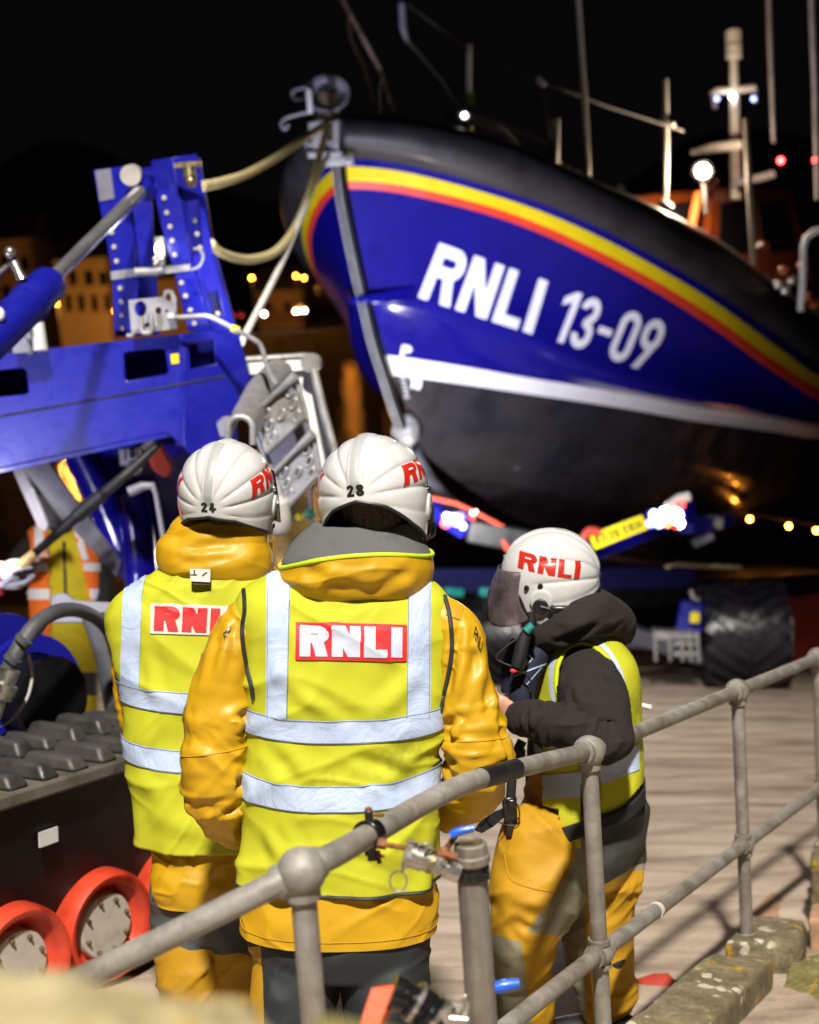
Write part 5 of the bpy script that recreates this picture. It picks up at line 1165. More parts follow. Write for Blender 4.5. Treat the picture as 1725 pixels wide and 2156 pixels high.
# pale coping of the wall right in front of the camera
gx_ = []
wl = rock('coping_stone', [P(-700, 2275, .80), P(640, 2385, .80), P(590, 2090, 1.02), P(-500, 1975, 1.05)], .35, 'coping', 'blurred pale lichened coping stone in the bottom left foreground', 'coping stone', seed=41, amp=.012, n=40)
rock('coping_stone', [P(640, 2300, .95), P(900, 2300, .95), P(880, 2165, 1.1), P(650, 2125, 1.1)], .3, 'stone2', 'small blurred brown stone at the bottom edge right of the pale coping', 'coping stone', seed=43, amp=.008, n=20)
# red coupling lying behind the leaning man's foot
rc = thing('red_float', P(1375, 2110, 5.2), 'small red buoy with a black nozzle lying on the slipway by the stone', 'buoy')
mb = MB(); mb.add(lathe([(0, -.1), (.05, -.09), (.065, -.04), (.065, .04), (.05, .09), (.03, .1)], P(1368, 2094, 5.2), (.95, .1, .2), 28)); mb.build('float_body', [M['netting']], rc)
mb = MB(); mb.add(tube([P(1405, 2080, 5.2), P(1425, 2076, 5.2), P(1440, 2070, 5.2)], [.03, .022, .012], 16)); mb.build('nozzle', [M['gloss']], rc)
# ------------------------------------------------------------ crew
TABZ = np.array([(0, -.035), (30, -.05), (60, -.085), (90, -.118), (105, -.128), (114, -.117), (124, -.085), (130, -.035), (140, .0), (160, .03), (180, .036)])
HA, HB, HC, HL = .139, .155, .150, .20
def hshape(al, z):
    """helmet surface, al azimuth from the back (deg), z height"""
    al = np.radians(al); z = np.asarray(z, float)
    r = np.where(z >= 0, np.sqrt(np.clip(1-(np.clip(z, 0, HC)/HC)**2.15, 0, 1)), np.cos(np.arcsin(np.clip(-z/HL, 0, .97)))**.4)
    return np.stack([HA*r*np.sin(al), -HB*r*np.cos(al), z+0*al], -1)
def hrib(Q):
    x, y, z = Q[..., 0], Q[..., 1], Q[..., 2]
    out = .0065*np.clip(1.25-np.abs(x)/.017, 0, 1)**.5*np.clip((z+.005)/.03, 0, 1)*np.clip((.13-y)/.03, 0, 1)
    ph = np.degrees(np.arctan2(np.abs(x), z+.015)); d = np.hypot(x, z+.015)
    g = np.abs(np.sin(np.radians(ph*180/27)))
    f = np.clip((d-.035)/.03, 0, 1)*np.clip((.07-y)/.05, 0, 1)*np.clip((112-ph)/12, 0, 1)*(np.abs(x) > .012)
    return out-.0042*(1-g)**3*f+.0016*g*f
def helmet(parent, c, yaw=0, pitch=0, roll=0, num=None, letters=(1, -1), vis=True, headset=False, k=1., arch=0.):
    Mx = np.array(Matrix.Rotation(math.radians(yaw), 3, 'Z') @ Matrix.Rotation(math.radians(pitch), 3, 'X') @ Matrix.Rotation(math.radians(roll), 3, 'Y'))
    W = lambda Q: (np.asarray(Q)*k)@Mx.T+c
    def surf(al, z, off=0.):
        Q = hshape(al, z); e = 1e-3
        dA = hshape(np.asarray(al)+.5, z)-hshape(np.asarray(al)-.5, z); dZ = hshape(al, np.clip(np.asarray(z)+e, -.19, HC-1e-4))-hshape(al, np.clip(np.asarray(z)-e, -.19, HC-1e-4))
        N = np.cross(dA, dZ); N = N/(np.linalg.norm(N, axis=-1)[..., None]+1e-12)
        return Q+N*(hrib(Q)+off)[..., None]
    na, nt = 220, 110; al = np.linspace(-180, 180, na, endpoint=False); zr = np.interp(np.abs(al), TABZ[:, 0], TABZ[:, 1])+arch*np.clip(1-(np.abs(al)/62)**2, 0, 1); rows = []
    for t in np.linspace(0, 1, nt):
        # even spacing over the dome, then down to the rim
        phr = np.where(zr >= 0, np.arccos(np.clip(zr/HC, -1, 1)), PI/2+np.arcsin(np.clip(-zr/HL, 0, 1))); ph = .02+(phr-.02)*t
        z = np.where(ph <= PI/2, HC*np.cos(ph), -HL*np.sin(ph-PI/2)); rows.append(surf(al, z))
    G = np.array(rows); V = G.reshape(-1, 3); F = [f[::-1] for f in gridfaces(nt, na)]; F.append(tuple(range(na)))
    V = W(V); h = mesh_obj('helmet', V, F, [M['shell']], parent); m = h.modifiers.new('s', 'SOLIDIFY'); m.thickness = .006; m.offset = -1
    rim = G[-1]; mb = MB(); mb.add(tube(W(np.r_[rim, rim[:1]]), .0042, 8, caps=False)); mb.build('rim_trim', [M['rubber']], h)
    # dark liner
    lin = G*.93; cen = A(0, .0, -.05); mb = MB(); mb.add((W((lin).reshape(-1, 3)), gridfaces(nt, na))); mb.build('liner', [M['rubber']], h)
    # central stripe
    z = np.linspace(.0, HC-.0005, 60); L = []
    for s in np.linspace(-1, 1, 7):
        rr = np.sqrt(np.clip(1-(z/HC)**2.15, 0, 1)); w_ = .0125*(.75+.25*z/HC); x = s*w_*1.15; a = np.degrees(np.arcsin(np.clip(x/(HA*np.maximum(rr, .03)), -1, 1))); L.append(surf(a, z, .0006))
    ZT = np.array(L).transpose(1, 0, 2); ZT = ZT[:-1]
    o = mesh_obj('crest_stripe', W(ZT.reshape(-1, 3)), gridfaces(len(ZT), 7, False), [M['shellstripe']], h)
    def deco(fn, tot, place, name, m, n):
        V, F = contour(fn, -.02, -.02, tot+.02, 1.02, n); return mesh_obj(name, W(place(V[:, 0]/tot, V[:, 1])), F, [M[m]], h)
    def sideplace(sd):
        def f(u, v):
            s = u if sd > 0 else 1-u  # distance from the back
            y = -.092+.184*s; y = y+(.012 if sd > 0 else -.012)*(v-.5); z = .006+.050*s+v*.054*(1-.10*s)
            r = np.sqrt(np.clip(1-(np.clip(z, 0, HC)/HC)**2.15, 1e-4, 1)); ca = np.clip(-y/(HB*r), -.999, .999); a = np.degrees(np.arccos(ca)); return surf(sd*a, z, .0009)
        return f
    for sd in letters:
        fn, tot = text_sd('RNLI', .25, .10); deco(fn, tot, sideplace(sd), 'lettering', 'helmred', 46)
    if num:
        fn, tot = text_sd(num, .23, .13)
        def bk(u, v):
            x = (u-.5)*.044; z = -.021+v*.028+arch*.9; a = np.degrees(np.arcsin(x/HA)); return surf(a, z, .0012)
        deco(fn, tot, bk, 'number', 'blackp', 40)
        fn2 = lambda X, Y: s_rect(X, Y, 0, 0, 2., 1.)
        V, F = contour(fn2, -.02, -.02, 2.02, 1.02, 10); x = .062+V[:, 0]/2*.022; z = -.040+V[:, 1]*.008-(x-.062)*.15; mesh_obj('size_label', W(surf(np.degrees(np.arcsin(x/HA)), z, .0008)), F, [M['whitep']], h)
    # ear pivots
    for sd in (1, -1):
        a0, z0 = 100, -.045
        def at(y, z, off=0.):
            r = np.cos(np.arcsin(min(.97, max(0, -z)/HL)))**.4; a = math.degrees(math.acos(max(-.99, min(.99, -y/(HB*r))))); return surf(np.array([sd*a]), np.array([z]), off)[0]
        nrm = A(sd, .15, -.1)
        p = at(.035, -.045); q = W(p); n = unit(Mx@nrm)
        mb = MB(); mb.add(lathe([(.036, -.004), (.036, .003), (.032, .006), (.026, .007), (0, .007)], q, n, 36)); mb.build('ear_boss', [M['shell']], h)
        mb = MB(); mb.add(lathe([(.024, .0), (.0245, .010), (.021, .013), (0, .012)], W(at(.038, -.062)), n, 32)); mb.build('ear_disc', [M['rubber']], h)
        for yy, zz in ((.076, -.004), (.034, .0), (.062, -.112)): mb = MB(); mb.add(lathe([(.0085, -.002), (.0085, .005), (.006, .008), (0, .009)], W(at(yy, zz)), n, 18)); mb.build('visor_screw', [M['gloss']], h)
        if headset and sd < 0:
            q2 = W(at(-.020, -.085)); Y_ = unit(Mx@A(0, 1, .1)); Z_ = np.cross(n, Y_); mb = MB(); mb.add(box(q2+n*.008, .022, .066, .042, n, Y_, Z_)); mb.add(box(q2+n*.018-Z_*.010*np.sign(Z_[2]), .012, .05, .018, n, Y_, Z_)); mb.build('headset_unit', [M['gloss']], h, bevel=.006)
            mb = MB(); mb.add(tube([q2+Y_*.03, W(at(.01, -.07))+n*.012, W(at(.038, -.062))+n*.01], .006, 8)); mb.build('headset_cable', [M['rubber']], h)
    if vis:
        R_ = []
        for v in np.linspace(0, 1, 26):
            a0_ = 122-14*v**2+26*max(0, .25-v)*0; av = np.linspace(a0_, 360-a0_, 60); z = .046-.172*v; b = .150+.055*math.sin(min(1, v*1.25+.08)*PI/2); a = .139+.006*v; ca = np.cos(np.radians(av)); sa = np.sin(np.radians(av)); e_ = .9
            cut = np.clip((np.abs(av-180)-35)/40, 0, 1)**2*.030*v**3
            R_.append(np.stack([a*sa, -b*np.sign(ca)*np.abs(ca)**e_, z+cut], -1))
        R_ = np.array(R_); o = mesh_obj('visor', W(R_.reshape(-1, 3)), gridfaces(26, 60, False), [M['visor'] if headset else M['visor2']], h); m = o.modifiers.new('s', 'SOLIDIFY'); m.thickness = .0022
    return h, W, Mx
def headmesh(W, k=1.):
    """head with a face, in helmet-local axes (x right, y forward, z up, helmet centre at 0)"""
    nu, nv = 72, 64; V = []
    for j in range(nv+1):
        ph = PI*j/nv
        for i in range(nu):
            t = 2*PI*i/nu; d = A(math.sin(ph)*math.cos(t), math.sin(ph)*math.sin(t), math.cos(ph))
            x, y, z = d; lo = max(0, -z)
            rx = .078*(1-.18*lo); ry = .098*(1-.05*lo) if y > 0 else .098; rz = .125
            V.append((x*rx, y*ry*.99+.01*(y > 0), z*rz))
    V = np.array(V); g = lambda c, r: np.exp(-(((V-A(*c))/A(*r))**2).sum(1))
    f = V[:, 1] > 0
    V[:, 1] += f*(.026*g((0, .11, -.02), (.013, .05, .022))+.010*g((0, .1, .005), (.010, .05, .03))-.012*g((.030, .1, .016), (.016, .05, .012))-.012*g((-.030, .1, .016), (.016, .05, .012))
                  +.007*g((0, .1, .036), (.05, .05, .010))+.011*g((0, .1, -.058), (.020, .05, .006))+.010*g((0, .1, -.070), (.018, .05, .006))-.006*g((0, .1, -.082), (.02, .05, .008))+.014*g((0, .09, -.103), (.024, .05, .014))+.006*g((.042, .08, -.03), (.018, .05, .02))+.006*g((-.042, .08, -.03), (.018, .05, .02)))
    V = V+A(0, .0, -.045); return W(V), gridfaces(nv+1, nu)
def hand(wrist, d, pn, k=1., curl=(.9, 1.0, 1.1, 1.2), thumb=1, spread=.10):
    """separate closed shells (palm, four fingers, thumb) to be fused; d direction, pn palm normal"""
    d = unit(d); pn = unit(pn-np.dot(pn, d)*d); s = np.cross(d, pn)*thumb; w = A(*wrist); o = []
    K = [w-d*.03, w, w+d*.03*k, w+d*.07*k, w+d*.09*k]; rr = [.024, .025, .033, .038, .034]
    T = np.array(K); th = np.linspace(0, 2*PI, 20, endpoint=False); G = []
    for c, r in zip(K, rr): G.append([c+s*r*math.cos(t)*1.05*k+pn*r*.45*math.sin(t)*k for t in th])
    G = np.array(G); F = gridfaces(5, 20)+[tuple(range(20))[::-1], tuple(range(80, 100))]; o.append((G.reshape(-1, 3), F))
    for i, (L, u) in enumerate(((.070, -.027), (.078, -.009), (.073, .009), (.058, .026))):
        p = w+d*.082*k-s*u*k*-1.0; dr = unit(d+s*u*spread*20*.3); pts = [p-dr*.015, p]; a = 0; dd = dr
        for seg, f in enumerate((.45, .32, .23)):
            a += curl[i]*(.55, .75, .5)[seg]; dd = dr*math.cos(a)+pn*math.sin(a); pts.append(pts[-1]+dd*L*f*k)
        o.append(tube(pts, [.0092*k, .0098*k, .0088*k, .0080*k, .0062*k], 14, smoothn=18))
    p = w+d*.03*k-s*-.0*k; b = w+d*.035*k-s*.030*k; t1 = unit(d*.75-s*.6+pn*.35); t2 = unit(d*.95-s*.1+pn*.5)
    o.append(tube([b-t1*.02, b, b+t1*.032*k, b+t1*.032*k+t2*.030*k], [.013*k, .0125*k, .0105*k, .0075*k], 14, smoothn=14)); return o
def bodymesh(parent, W, neck, chest, pelvis, sh, el, wr, hip, kn, an, k=1., hands=True, hd=None, face=True, name='body', mat_='skin'):
    """one continuous figure under the clothes"""
    S = []
    if face: S.append(headmesh(W))
    S.append(limbw([list(chest+A(0, 0, -.05))+[.10*k], list(chest+A(0, 0, .06))+[.075], list(neck)+[.056], list(neck+A(0, 0, .09))+[.052]], 20, 20).vf(True))
    S.append(limbw([list(pelvis-A(0, 0, .08))+[.08], list(pelvis+A(0, 0, .05))+[.085], list((pelvis+chest)/2)+[.10], list(chest-A(0, 0, .05))+[.105], list(chest+A(0, 0, .05))+[.07]], 30, 28).vf(True))
    for i in range(2):
        S.append(limbw([list(chest*.6+sh[i]*.4)+[.06], list(sh[i])+[.040], list(sh[i]*.5+el[i]*.5)+[.043], list(el[i])+[.036], list(el[i]*.5+wr[i]*.5)+[.034], list(wr[i])+[.025]], 40, 18).vf(True))
        S.append(limbw([list(pelvis*.4+hip[i]*.6)+[.075], list(hip[i])+[.078], list(hip[i]*.5+kn[i]*.5)+[.068], list(kn[i])+[.052], list(kn[i]*.6+an[i]*.4)+[.050], list(an[i])+[.036]], 40, 18).vf(True))
        if hands: S += hand(wr[i], hd[i][0], hd[i][1], 1., hd[i][2] if len(hd[i]) > 2 else (.9, 1., 1.1, 1.2), hd[i][3] if len(hd[i]) > 3 else 1)
    return fuse(name, S, .0062, [M[mat_]], parent, 2)
def boots(parent, an, fd, m='rubber'):
    for a in an:
        g = a*A(1, 1, 0); z = ground(a[0], a[1]); f = unit(fd)
        B = [limbw([[*(A(a[0], a[1], z+.30)), .062], [*(A(a[0], a[1], z+.12)), .055], [*(A(a[0], a[1], z+.05)), .055]], 12, 20).vf(True), limbw([[*(A(a[0], a[1], z+.045)-f*.07), .042], [*(A(a[0], a[1], z+.05)), .052], [*(A(a[0], a[1], z+.045)+f*.10), .048], [*(A(a[0], a[1], z+.04)+f*.19), .035]], 20, 20).vf(True)]
        fuse('boot', B, .008, [M[m]], parent, 3)
def decal(tree, fn, x0, y0, x1, y1, n, name, m, parent, lift=.004, tf=None):
    """printed or sewn-on patch lying on a garment: fn over the patch plane, tf maps it to where it sits"""
    V, F = contour(fn, x0, y0, x1, y1, n); out = []; ok = []
    for x, y in V:
        px, py = tf(x, y) if tf else (x, y); h = rayhit(tree, px, py)
        if h[0] is None: out.append(A(0, 0, 0)); ok.append(False); continue
        nn = h[1]; nn = nn if nn.dot(Vector(P(px, py, 1.))) < 0 else -nn
        out.append(A(*h[0])+A(*nn)*lift); ok.append(True)
    F = [f for f in F if all(ok[i] for i in f)]; V = np.array(out)
    used = sorted({i for f in F for i in f}); mp = {j: i for i, j in enumerate(used)}
    o = mesh_obj(name, V[used], [[mp[i] for i in f] for f in F], [M[m]], parent); return o
def bilin(TL, TR, BL, BR, tot):
    TL, TR, BL, BR = [A(*q) for q in (TL, TR, BL, BR)]
    def f(x, y): u = x/tot; q = (BL*(1-u)+BR*u)*(1-y)+(TL*(1-u)+TR*u)*y; return q[0], q[1]
    return f
def band(G, y0, y1, name, m, parent, sag=0., off=.0045, tilt=0.):
    """strip round a lofted garment between the picture heights y0,y1 measured on the side towards us"""
    nv, nu = G.G.shape[:2]; bi = int(.75*nu); ys = np.array([proj(q)[1] for q in G.G[:, bi]]); vs = np.arange(nv)/(nv-1)
    o = np.argsort(ys); u = np.linspace(0, 1, 261)[:-1]; f = np.cos(2*PI*u); rows = []
    for t in np.linspace(0, 1, 9):
        y = y0+(y1-y0)*t-sag*f**2+tilt*f; v = np.interp(y, ys[o], vs[o]); rows.append(G.at(u, v, off))
    return mesh_obj(name, np.array(rows).reshape(-1, 3), gridfaces(9, 260), [M[m]], parent)
Xr = unit(RT*A(1, 1, 1)); Yf = unit(A(0, 1, 0)); 
def pz(x, y, d, z):
    q = P(x, y, d); q[2] = z; return q
# ================================================= middle figure, helmet 28
D = 3.62
p28 = thing('person', A(*P(720, 1900, D)[:2], ground(*P(720, 1900, D)[:2])), 'person in helmet 28 seen from behind in a yellow vest with red RNLI panel', 'person', 'lifeboat crew in white helmets')
keysV = [(712, 1843, 208, .150, .15, D), (722, 1740, 206, .148, .14, D), (724, 1640, 203, .145, .14, D), (725, 1555, 199, .140, .13, D), (728, 1470, 203, .138, .13, D), (730, 1385, 211, .135, .12, D), (730, 1315, 219, .125, .11, D), (730, 1268, 217, .11, .10, D), (732, 1240, 200, .095, .09, D), (740, 1218, 165, .08, .08, D), (746, 1200, 120, .07, .07, D)]
Vg = torso(keysV, Xr, Yf, 190, 300, 2.5)
G = Vg.G; uu = np.linspace(0, 1, 300, endpoint=False)[None]; vv = np.linspace(0, 1, 190)[:, None]
dsp = cloth(G, .020, 3, 8, .32, (28, -32, 4))*(1-.5*np.clip((vv-.62)*4, 0, 1))
for (xa, ya), (xb, yb), w_, am in (((560, 1390), (700, 1500), .022, .007), ((905, 1395), (790, 1510), .024, .008), ((620, 1430), (760, 1520), .016, -.005), ((540, 1560), (640, 1650), .02, -.008), ((900, 1580), (800, 1650), .024, .009), ((880, 1640), (740, 1590), .015, -.006), ((520, 1740), (640, 1830), .02, .007), ((700, 1740), (860, 1820), .022, .007), ((560, 1800), (520, 1700), .018, -.007), ((660, 1840), (600, 1740), .018, .005), ((880, 1730), (900, 1850), .02, -.007), ((530, 1330), (560, 1500), .015, .006), ((935, 1340), (915, 1510), .016, .006)):
    yb_ = D-.13
    dsp = dsp+crease(G, P(xa, ya, yb_), P(xb, yb, yb_), w_, am)
# hem waves
dsp = dsp+.010*np.sin(uu*2*PI*9+1)*np.clip((.12-vv)/.12, 0, 1)
Vg.disp(dsp)
vest = mesh_obj('safety_vest', *Vg.vf(), [M['hivis']], p28); m = vest.modifiers.new('s', 'SOLIDIFY'); m.thickness = .002; m.offset = -1
band(Vg, 1517, 1567, 'reflective_band', 'tape', vest, 14, .0035, -3); band(Vg, 1655, 1712, 'reflective_band', 'tape', vest, 18, .0035, -6)
hemv = Vg.G[0]; mb = MB(); mb.add(tube(np.r_[hemv, hemv[:1]]+A(0, 0, .003), .0048, 8, caps=False)); mb.build('hem_piping', [M['piping']], vest)
vt = bvh(vest)
strip = lambda cx0, cx1, w0, w1: (lambda X, Y: np.maximum(np.abs(X-(cx0+(cx1-cx0)*(Y-1215)/300))-(w0+(w1-w0)*(Y-1215)/300)/2, np.maximum(1205-Y, Y-1513)))
decal(vt, strip(587, 583, 50, 42), 540, 1200, 630, 1520, 100, 'reflective_brace', 'tape', vest, .0042)
decal(vt, strip(884, 880, 46, 50), 840, 1200, 930, 1520, 100, 'reflective_brace', 'tape', vest, .0042)
pan = decal(vt, lambda X, Y: s_rect(X, Y, 0, 0, 1, 1), -.01, -.01, 1.01, 1.01, 36, 'badge_panel', 'red', vest, .0042, bilin((623, 1310), (857, 1316), (622, 1389), (856, 1393), 1))
fn, tot = text_sd('RNLI', .29, .10); decal(vt, fn, -.02, -.02, tot+.02, 1.02, 52, 'badge_lettering', 'print', pan, .0062, bilin((632, 1317), (847, 1322), (631, 1382), (846, 1385), tot))
tr_ = lambda X, Y: np.maximum(np.abs(X-722)-(Y-1300)*-.0-12+((Y-1288)*.55), np.maximum(1288-Y, Y-1310)); 
def piping(pts, m='piping', r=.0042, tree=None, par=None, lift=.002, n=50, name='armhole_piping'):
    K = crom(np.array(pts, float), n); o = []; trees = tree if isinstance(tree, list) else [tree]
    for x, y in K:
        hs = [h for h in (rayhit(t_, x, y) for t_ in trees) if h[0] is not None]; h = min(hs, key=lambda a: a[3]) if hs else (None,)
        if h[0] is not None: o.append(A(*h[0])-unit(P(x, y, 1.))*lift)
    if len(o) > 3: 
        mb = MB(); mb.add(tube(o, r, 8)); return mb.build(name, [M[m]], par)
def stitches(G_, ys, sags, tilts, par):
    for y, s_, t_ in zip(ys, sags, tilts):
        nv, nu = G_.G.shape[:2]; bi = int(.75*nu); yy = np.array([proj(q)[1] for q in G_.G[:, bi]]); vs = np.arange(nv)/(nv-1); o = np.argsort(yy); u = np.linspace(0, 1, 241)[:-1]; f = np.cos(2*PI*u)
        pts = G_.at(u, np.interp(y-s_*f**2+t_*f, yy[o], vs[o]), .0042); mb = MB(); mb.add(tube(np.r_[pts, pts[:1]], .0009, 5, caps=False)); mb.build('stitching', [M['stitch']], par)
stitches(Vg, (1519, 1565, 1657, 1710), (14, 14, 18, 18), (-3, -3, -6, -6), vest)
for xa, xb in ((563, 563), (610, 604), (862, 857), (906, 904)): piping([(xa, 1216), ((xa+xb)/2, 1360), (xb, 1512)], 'stitch', .0009, vt, vest, .0055, 70, 'stitching')
# jacket: skirt, body and sleeves fused
keysJ = [(716, 1948, 208, .155, .15, D), (718, 1900, 208, .152, .15, D), (718, 1845, 200, .142, .14, D), (722, 1700, 186, .115, .12, D), (726, 1470, 184, .108, .11, D), (728, 1320, 198, .092, .10, D), (732, 1250, 180, .070, .08, D), (742, 1222, 140, .07, .07, D)]
Jg = torso(keysJ, Xr, Yf, 130, 200, 2.4)
SL = limb([(610, 1300, 3.62, 44), (553, 1300, 3.62, 52), (512, 1335, 3.61, 58), (487, 1390, 3.6, 60), (468, 1470, 3.6, 67), (459, 1560, 3.6, 71), (457, 1640, 3.6, 68), (468, 1700, 3.63, 60), (497, 1738, 3.72, 48), (540, 1748, 3.86, 44), (580, 1735, 4.0, 40)], 190, 150)
SR = limb([(850, 1295, 3.62, 44), (905, 1300, 3.62, 52), (955, 1330, 3.61, 58), (970, 1385, 3.6, 54), (979, 1455, 3.6, 59), (997, 1540, 3.6, 66), (1007, 1600, 3.6, 67), (996, 1655, 3.63, 60), (965, 1690, 3.72, 50), (930, 1700, 3.86, 44), (890, 1690, 4.0, 40)], 190, 150)
def sleeve_disp(g, seed, elbow=.62, amp=.013):
    nv, nu = g.G.shape[:2]; v = np.linspace(0, 1, nv)[:, None]; u = np.linspace(0, 1, nu, endpoint=False)[None]
    m = np.exp(-((v-elbow)/.16)**2)+.35; W_ = g.G+.02*np.stack([noise(g.G*7, seed+a) for a in (1, 2, 3)], -1)
    r1 = 1-np.abs(noise(W_*A(7, 7, 19), seed))*1.8; r2 = 1-np.abs(noise((W_@rotm('Y', 35).T)*A(6, 6, 16), seed+5))*1.8
    ringf = np.sin(2*PI*(v*15+.9*noise(W_*5, seed+9)+.25*np.sin(2*PI*u)))*np.exp(-((v-elbow)/.11)**2)*.5
    
    r3 = np.clip(1-np.abs(noise((W_@rotm('Y', -42).T)*A(11, 11, 26), seed+8))*2.2, 0, 1)**2*np.clip(noise(g.G*6, seed+12)*1.6+.2, 0, 1)
    return amp*1.45*(m*(.75*np.sign(r1)*np.abs(r1)**1.5+.6*np.sign(r2)*np.abs(r2)**1.5)*.6+ringf*.4+.45*r3)
SL.disp(sleeve_disp(SL, 50)); SR.disp(sleeve_disp(SR, 71))
for g_, L_ in ((SL, ((455, 1515, 528, 1505, .013, -.018), (448, 1552, 520, 1526, .012, -.016), (402, 1608, 505, 1640, .013, -.020), (418, 1662, 512, 1652, .012, -.016), (400, 1572, 470, 1592, .011, -.012), (500, 1300, 478, 1440, .014, -.010), (470, 1330, 440, 1470, .013, -.009), (410, 1500, 440, 1560, .011, -.010), (450, 1705, 500, 1700, .012, -.014))),
               (SR, ((940, 1536, 970, 1506, .014, -.018), (944, 1552, 1036, 1578, .012, -.018), (940, 1594, 1070, 1612, .012, -.018), (966, 1312, 948, 1465, .012, -.013), (1000, 1383, 966, 1508, .013, -.015), (1030, 1440, 1010, 1560, .013, -.012), (1020, 1340, 1046, 1460, .012, -.009), (950, 1640, 1050, 1645, .012, -.014), (1050, 1520, 1075, 1600, .010, -.010)))):
    g_.disp(sum(crease(g_.G, P(a, b, 3.545), P(c, d_, 3.545), w_, am, .75) for a, b, c, d_, w_, am in L_))
fj = .010*np.sin(uu[:, ::1][:, :200]*0)
Jg.disp(cloth(Jg.G, .018, 8, 9, .4, (30, -30))*np.clip((.42-np.linspace(0, 1, 130))/.1, .1, 1)[:, None])
jk = mesh_obj('jacket', *Jg.vf(), [M['ochre']], p28)
for s_, nm in ((SL, 1), (SR, 2)):
    so = mesh_obj('sleeve', *s_.vf(True), [M['ochre']], jk)
    # stitched elbow patch seam
    u = np.linspace(0, 1, 80); mb = MB(); mb.add(tube(s_.at(u, .515+.02*np.sin(u*2*PI), .0005), .0019, 6, caps=False)); mb.build('seam', [M['ochre']], so)
mb = MB(); mb.add(tube(Jg.at(np.linspace(0, 1, 160), np.full(160, .055), .0008), .0017, 6, caps=False)); mb.build('hem_seam', [M['ochre2']], jk)
# shoulder patch and sleeve letters
jt_ = bvh([o for o in bpy.data.objects if o.name.startswith('sleeve')][-1]); sr_o = [o for o in bpy.data.objects if o.name.startswith('sleeve')][-1]
decal(jt_, lambda X, Y: s_par(X, Y, [(0, .1), (.8, 0), (1, .9), (.15, 1)]), 0, 0, 1, 1, 20, 'shoulder_patch', 'ochre2', sr_o, .0025, lambda x, y: (938+38*x, 1268+30*(1-y)+10*x))
fn, tot = text_sd('RNLI', .16, .08); decal(jt_, fn, 0, 0, tot, 1, 24, 'sleeve_lettering', 'blackp', sr_o, .0025, lambda x, y: (996+10*x/tot*1.6+4*y, 1318+(1-y)*22+x/tot*34))
slo = [o for o in bpy.data.objects if o.name.startswith('sleeve')][0]; jl = bvh(slo); decal(jl, fn, 0, 0, tot, 1, 24, 'sleeve_lettering', 'blackp', slo, .0025, lambda x, y: (470+13*x/tot-3*y+4, 1336-22*(x/tot)+(1-y)*12))
piping([(513, 1242), (515, 1262), (515, 1290), (510, 1325), (513, 1365), (521, 1410), (530, 1445), (534, 1472)], tree=[vt, jl], par=vest, r=.0058)
piping([(936, 1254), (945, 1285), (950, 1320), (952, 1360), (948, 1400), (940, 1440), (932, 1475), (928, 1500)], tree=[vt, jt_], par=vest, r=.0058)
# turned-down hood collar
def sagz(G, k, kx=0.):
    nu = G.G.shape[1]; u = np.linspace(0, 1, nu, endpoint=False); c = np.cos(2*PI*u); G.G[..., 2] -= (k*c**2+kx*c)[None]; G.norm(); return G
Cg = torso([(757, 1236, 88, .09, .09, D), (750, 1246, 128, .112, .10, D), (748, 1226, 150, .130, .11, D), (748, 1192, 160, .146, .12, D), (748, 1150, 162, .150, .12, D)], Xr, Yf, 90, 220, 2.1)
sagz(Cg, .035, -.016); Cg.disp(cloth(Cg.G, .020, 15, 8, .35, (12, -18))*np.clip(np.linspace(0, 1, 90)*6, 0, 1)[:, None]*np.clip((1-np.linspace(0, 1, 90))*6, .0, 1)[:, None])
Cg.disp(sum(crease(Cg.G, P(a, b, 3.49), P(c, d_, 3.49), w_*1.3, am*.5, .4) for a, b, c, d_, w_, am in ((625, 1195, 745, 1238, .014, -.014), (690, 1180, 885, 1212, .015, -.013), (640, 1222, 705, 1182, .011, -.009), (780, 1245, 890, 1200, .014, -.013), (730, 1200, 800, 1228, .012, .008))))
cl_ = mesh_obj('collar', *Cg.vf(), [M['ochre']], p28)
rim = Cg.G[-1]; mb = MB(); mb.add(tube(np.r_[rim, rim[:1]], .0052, 8, caps=False)); mb.build('collar_piping', [M['lime']], cl_)
Fg = torso([(748, 1152, 160, .148, .12, D), (748, 1147, 156, .140, .12, D), (752, 1128, 138, .120, .11, D), (764, 1108, 112, .100, .10, D), (776, 1096, 92, .080, .08, D), (782, 1100, 70, .06, .06, D)], Xr, Yf, 60, 180, 2.1)
sg_ = np.clip(1-np.linspace(0, 1, 60)*1.6, 0, 1)[:, None]; c_ = np.cos(2*PI*np.linspace(0, 1, 180, endpoint=False))[None]; Fg.G[..., 2] -= (.035*c_**2-.016*c_)*sg_; Fg.norm(); Fg.disp(.004*noise(Fg.G*14, 5))
mesh_obj('fleece_lining', *Fg.vf(), [M['fleece']], cl_)
HC28 = P(786, 1040, D+.01)
h28, W28, M28 = helmet(p28, HC28, -15, -9, -3, '28', arch=.013)
# hair at the nape
def hair(parent, W, seed=1, vis=True):
    G = []
    for j in range(30):
        t = j/29
        for i in range(40):
            a = math.radians(-75+150*i/39); z = -.005-.115*t; r = 1-.16*t**1.6; G.append((.088*r*math.sin(a), -.108*r*math.cos(a)+.01*t, z))
    G = np.array(G); N = G*A(1, 1, 0); N /= np.linalg.norm(N, axis=1)[:, None]; st = np.arctan2(G[:, 0], -G[:, 1]); G = G+N*(.0045*noise(np.c_[st*16, G[:, 2]*16, 0*st], seed)+.0025*noise(np.c_[st*42, G[:, 2]*22, 0*st], seed+1))[:, None]
    h = mesh_obj('hair', W(G), gridfaces(30, 40, False), [M['hair']], parent); m = h.modifiers.new('s', 'SOLIDIFY'); m.thickness = .006; return h
hair(p28, W28, 3)
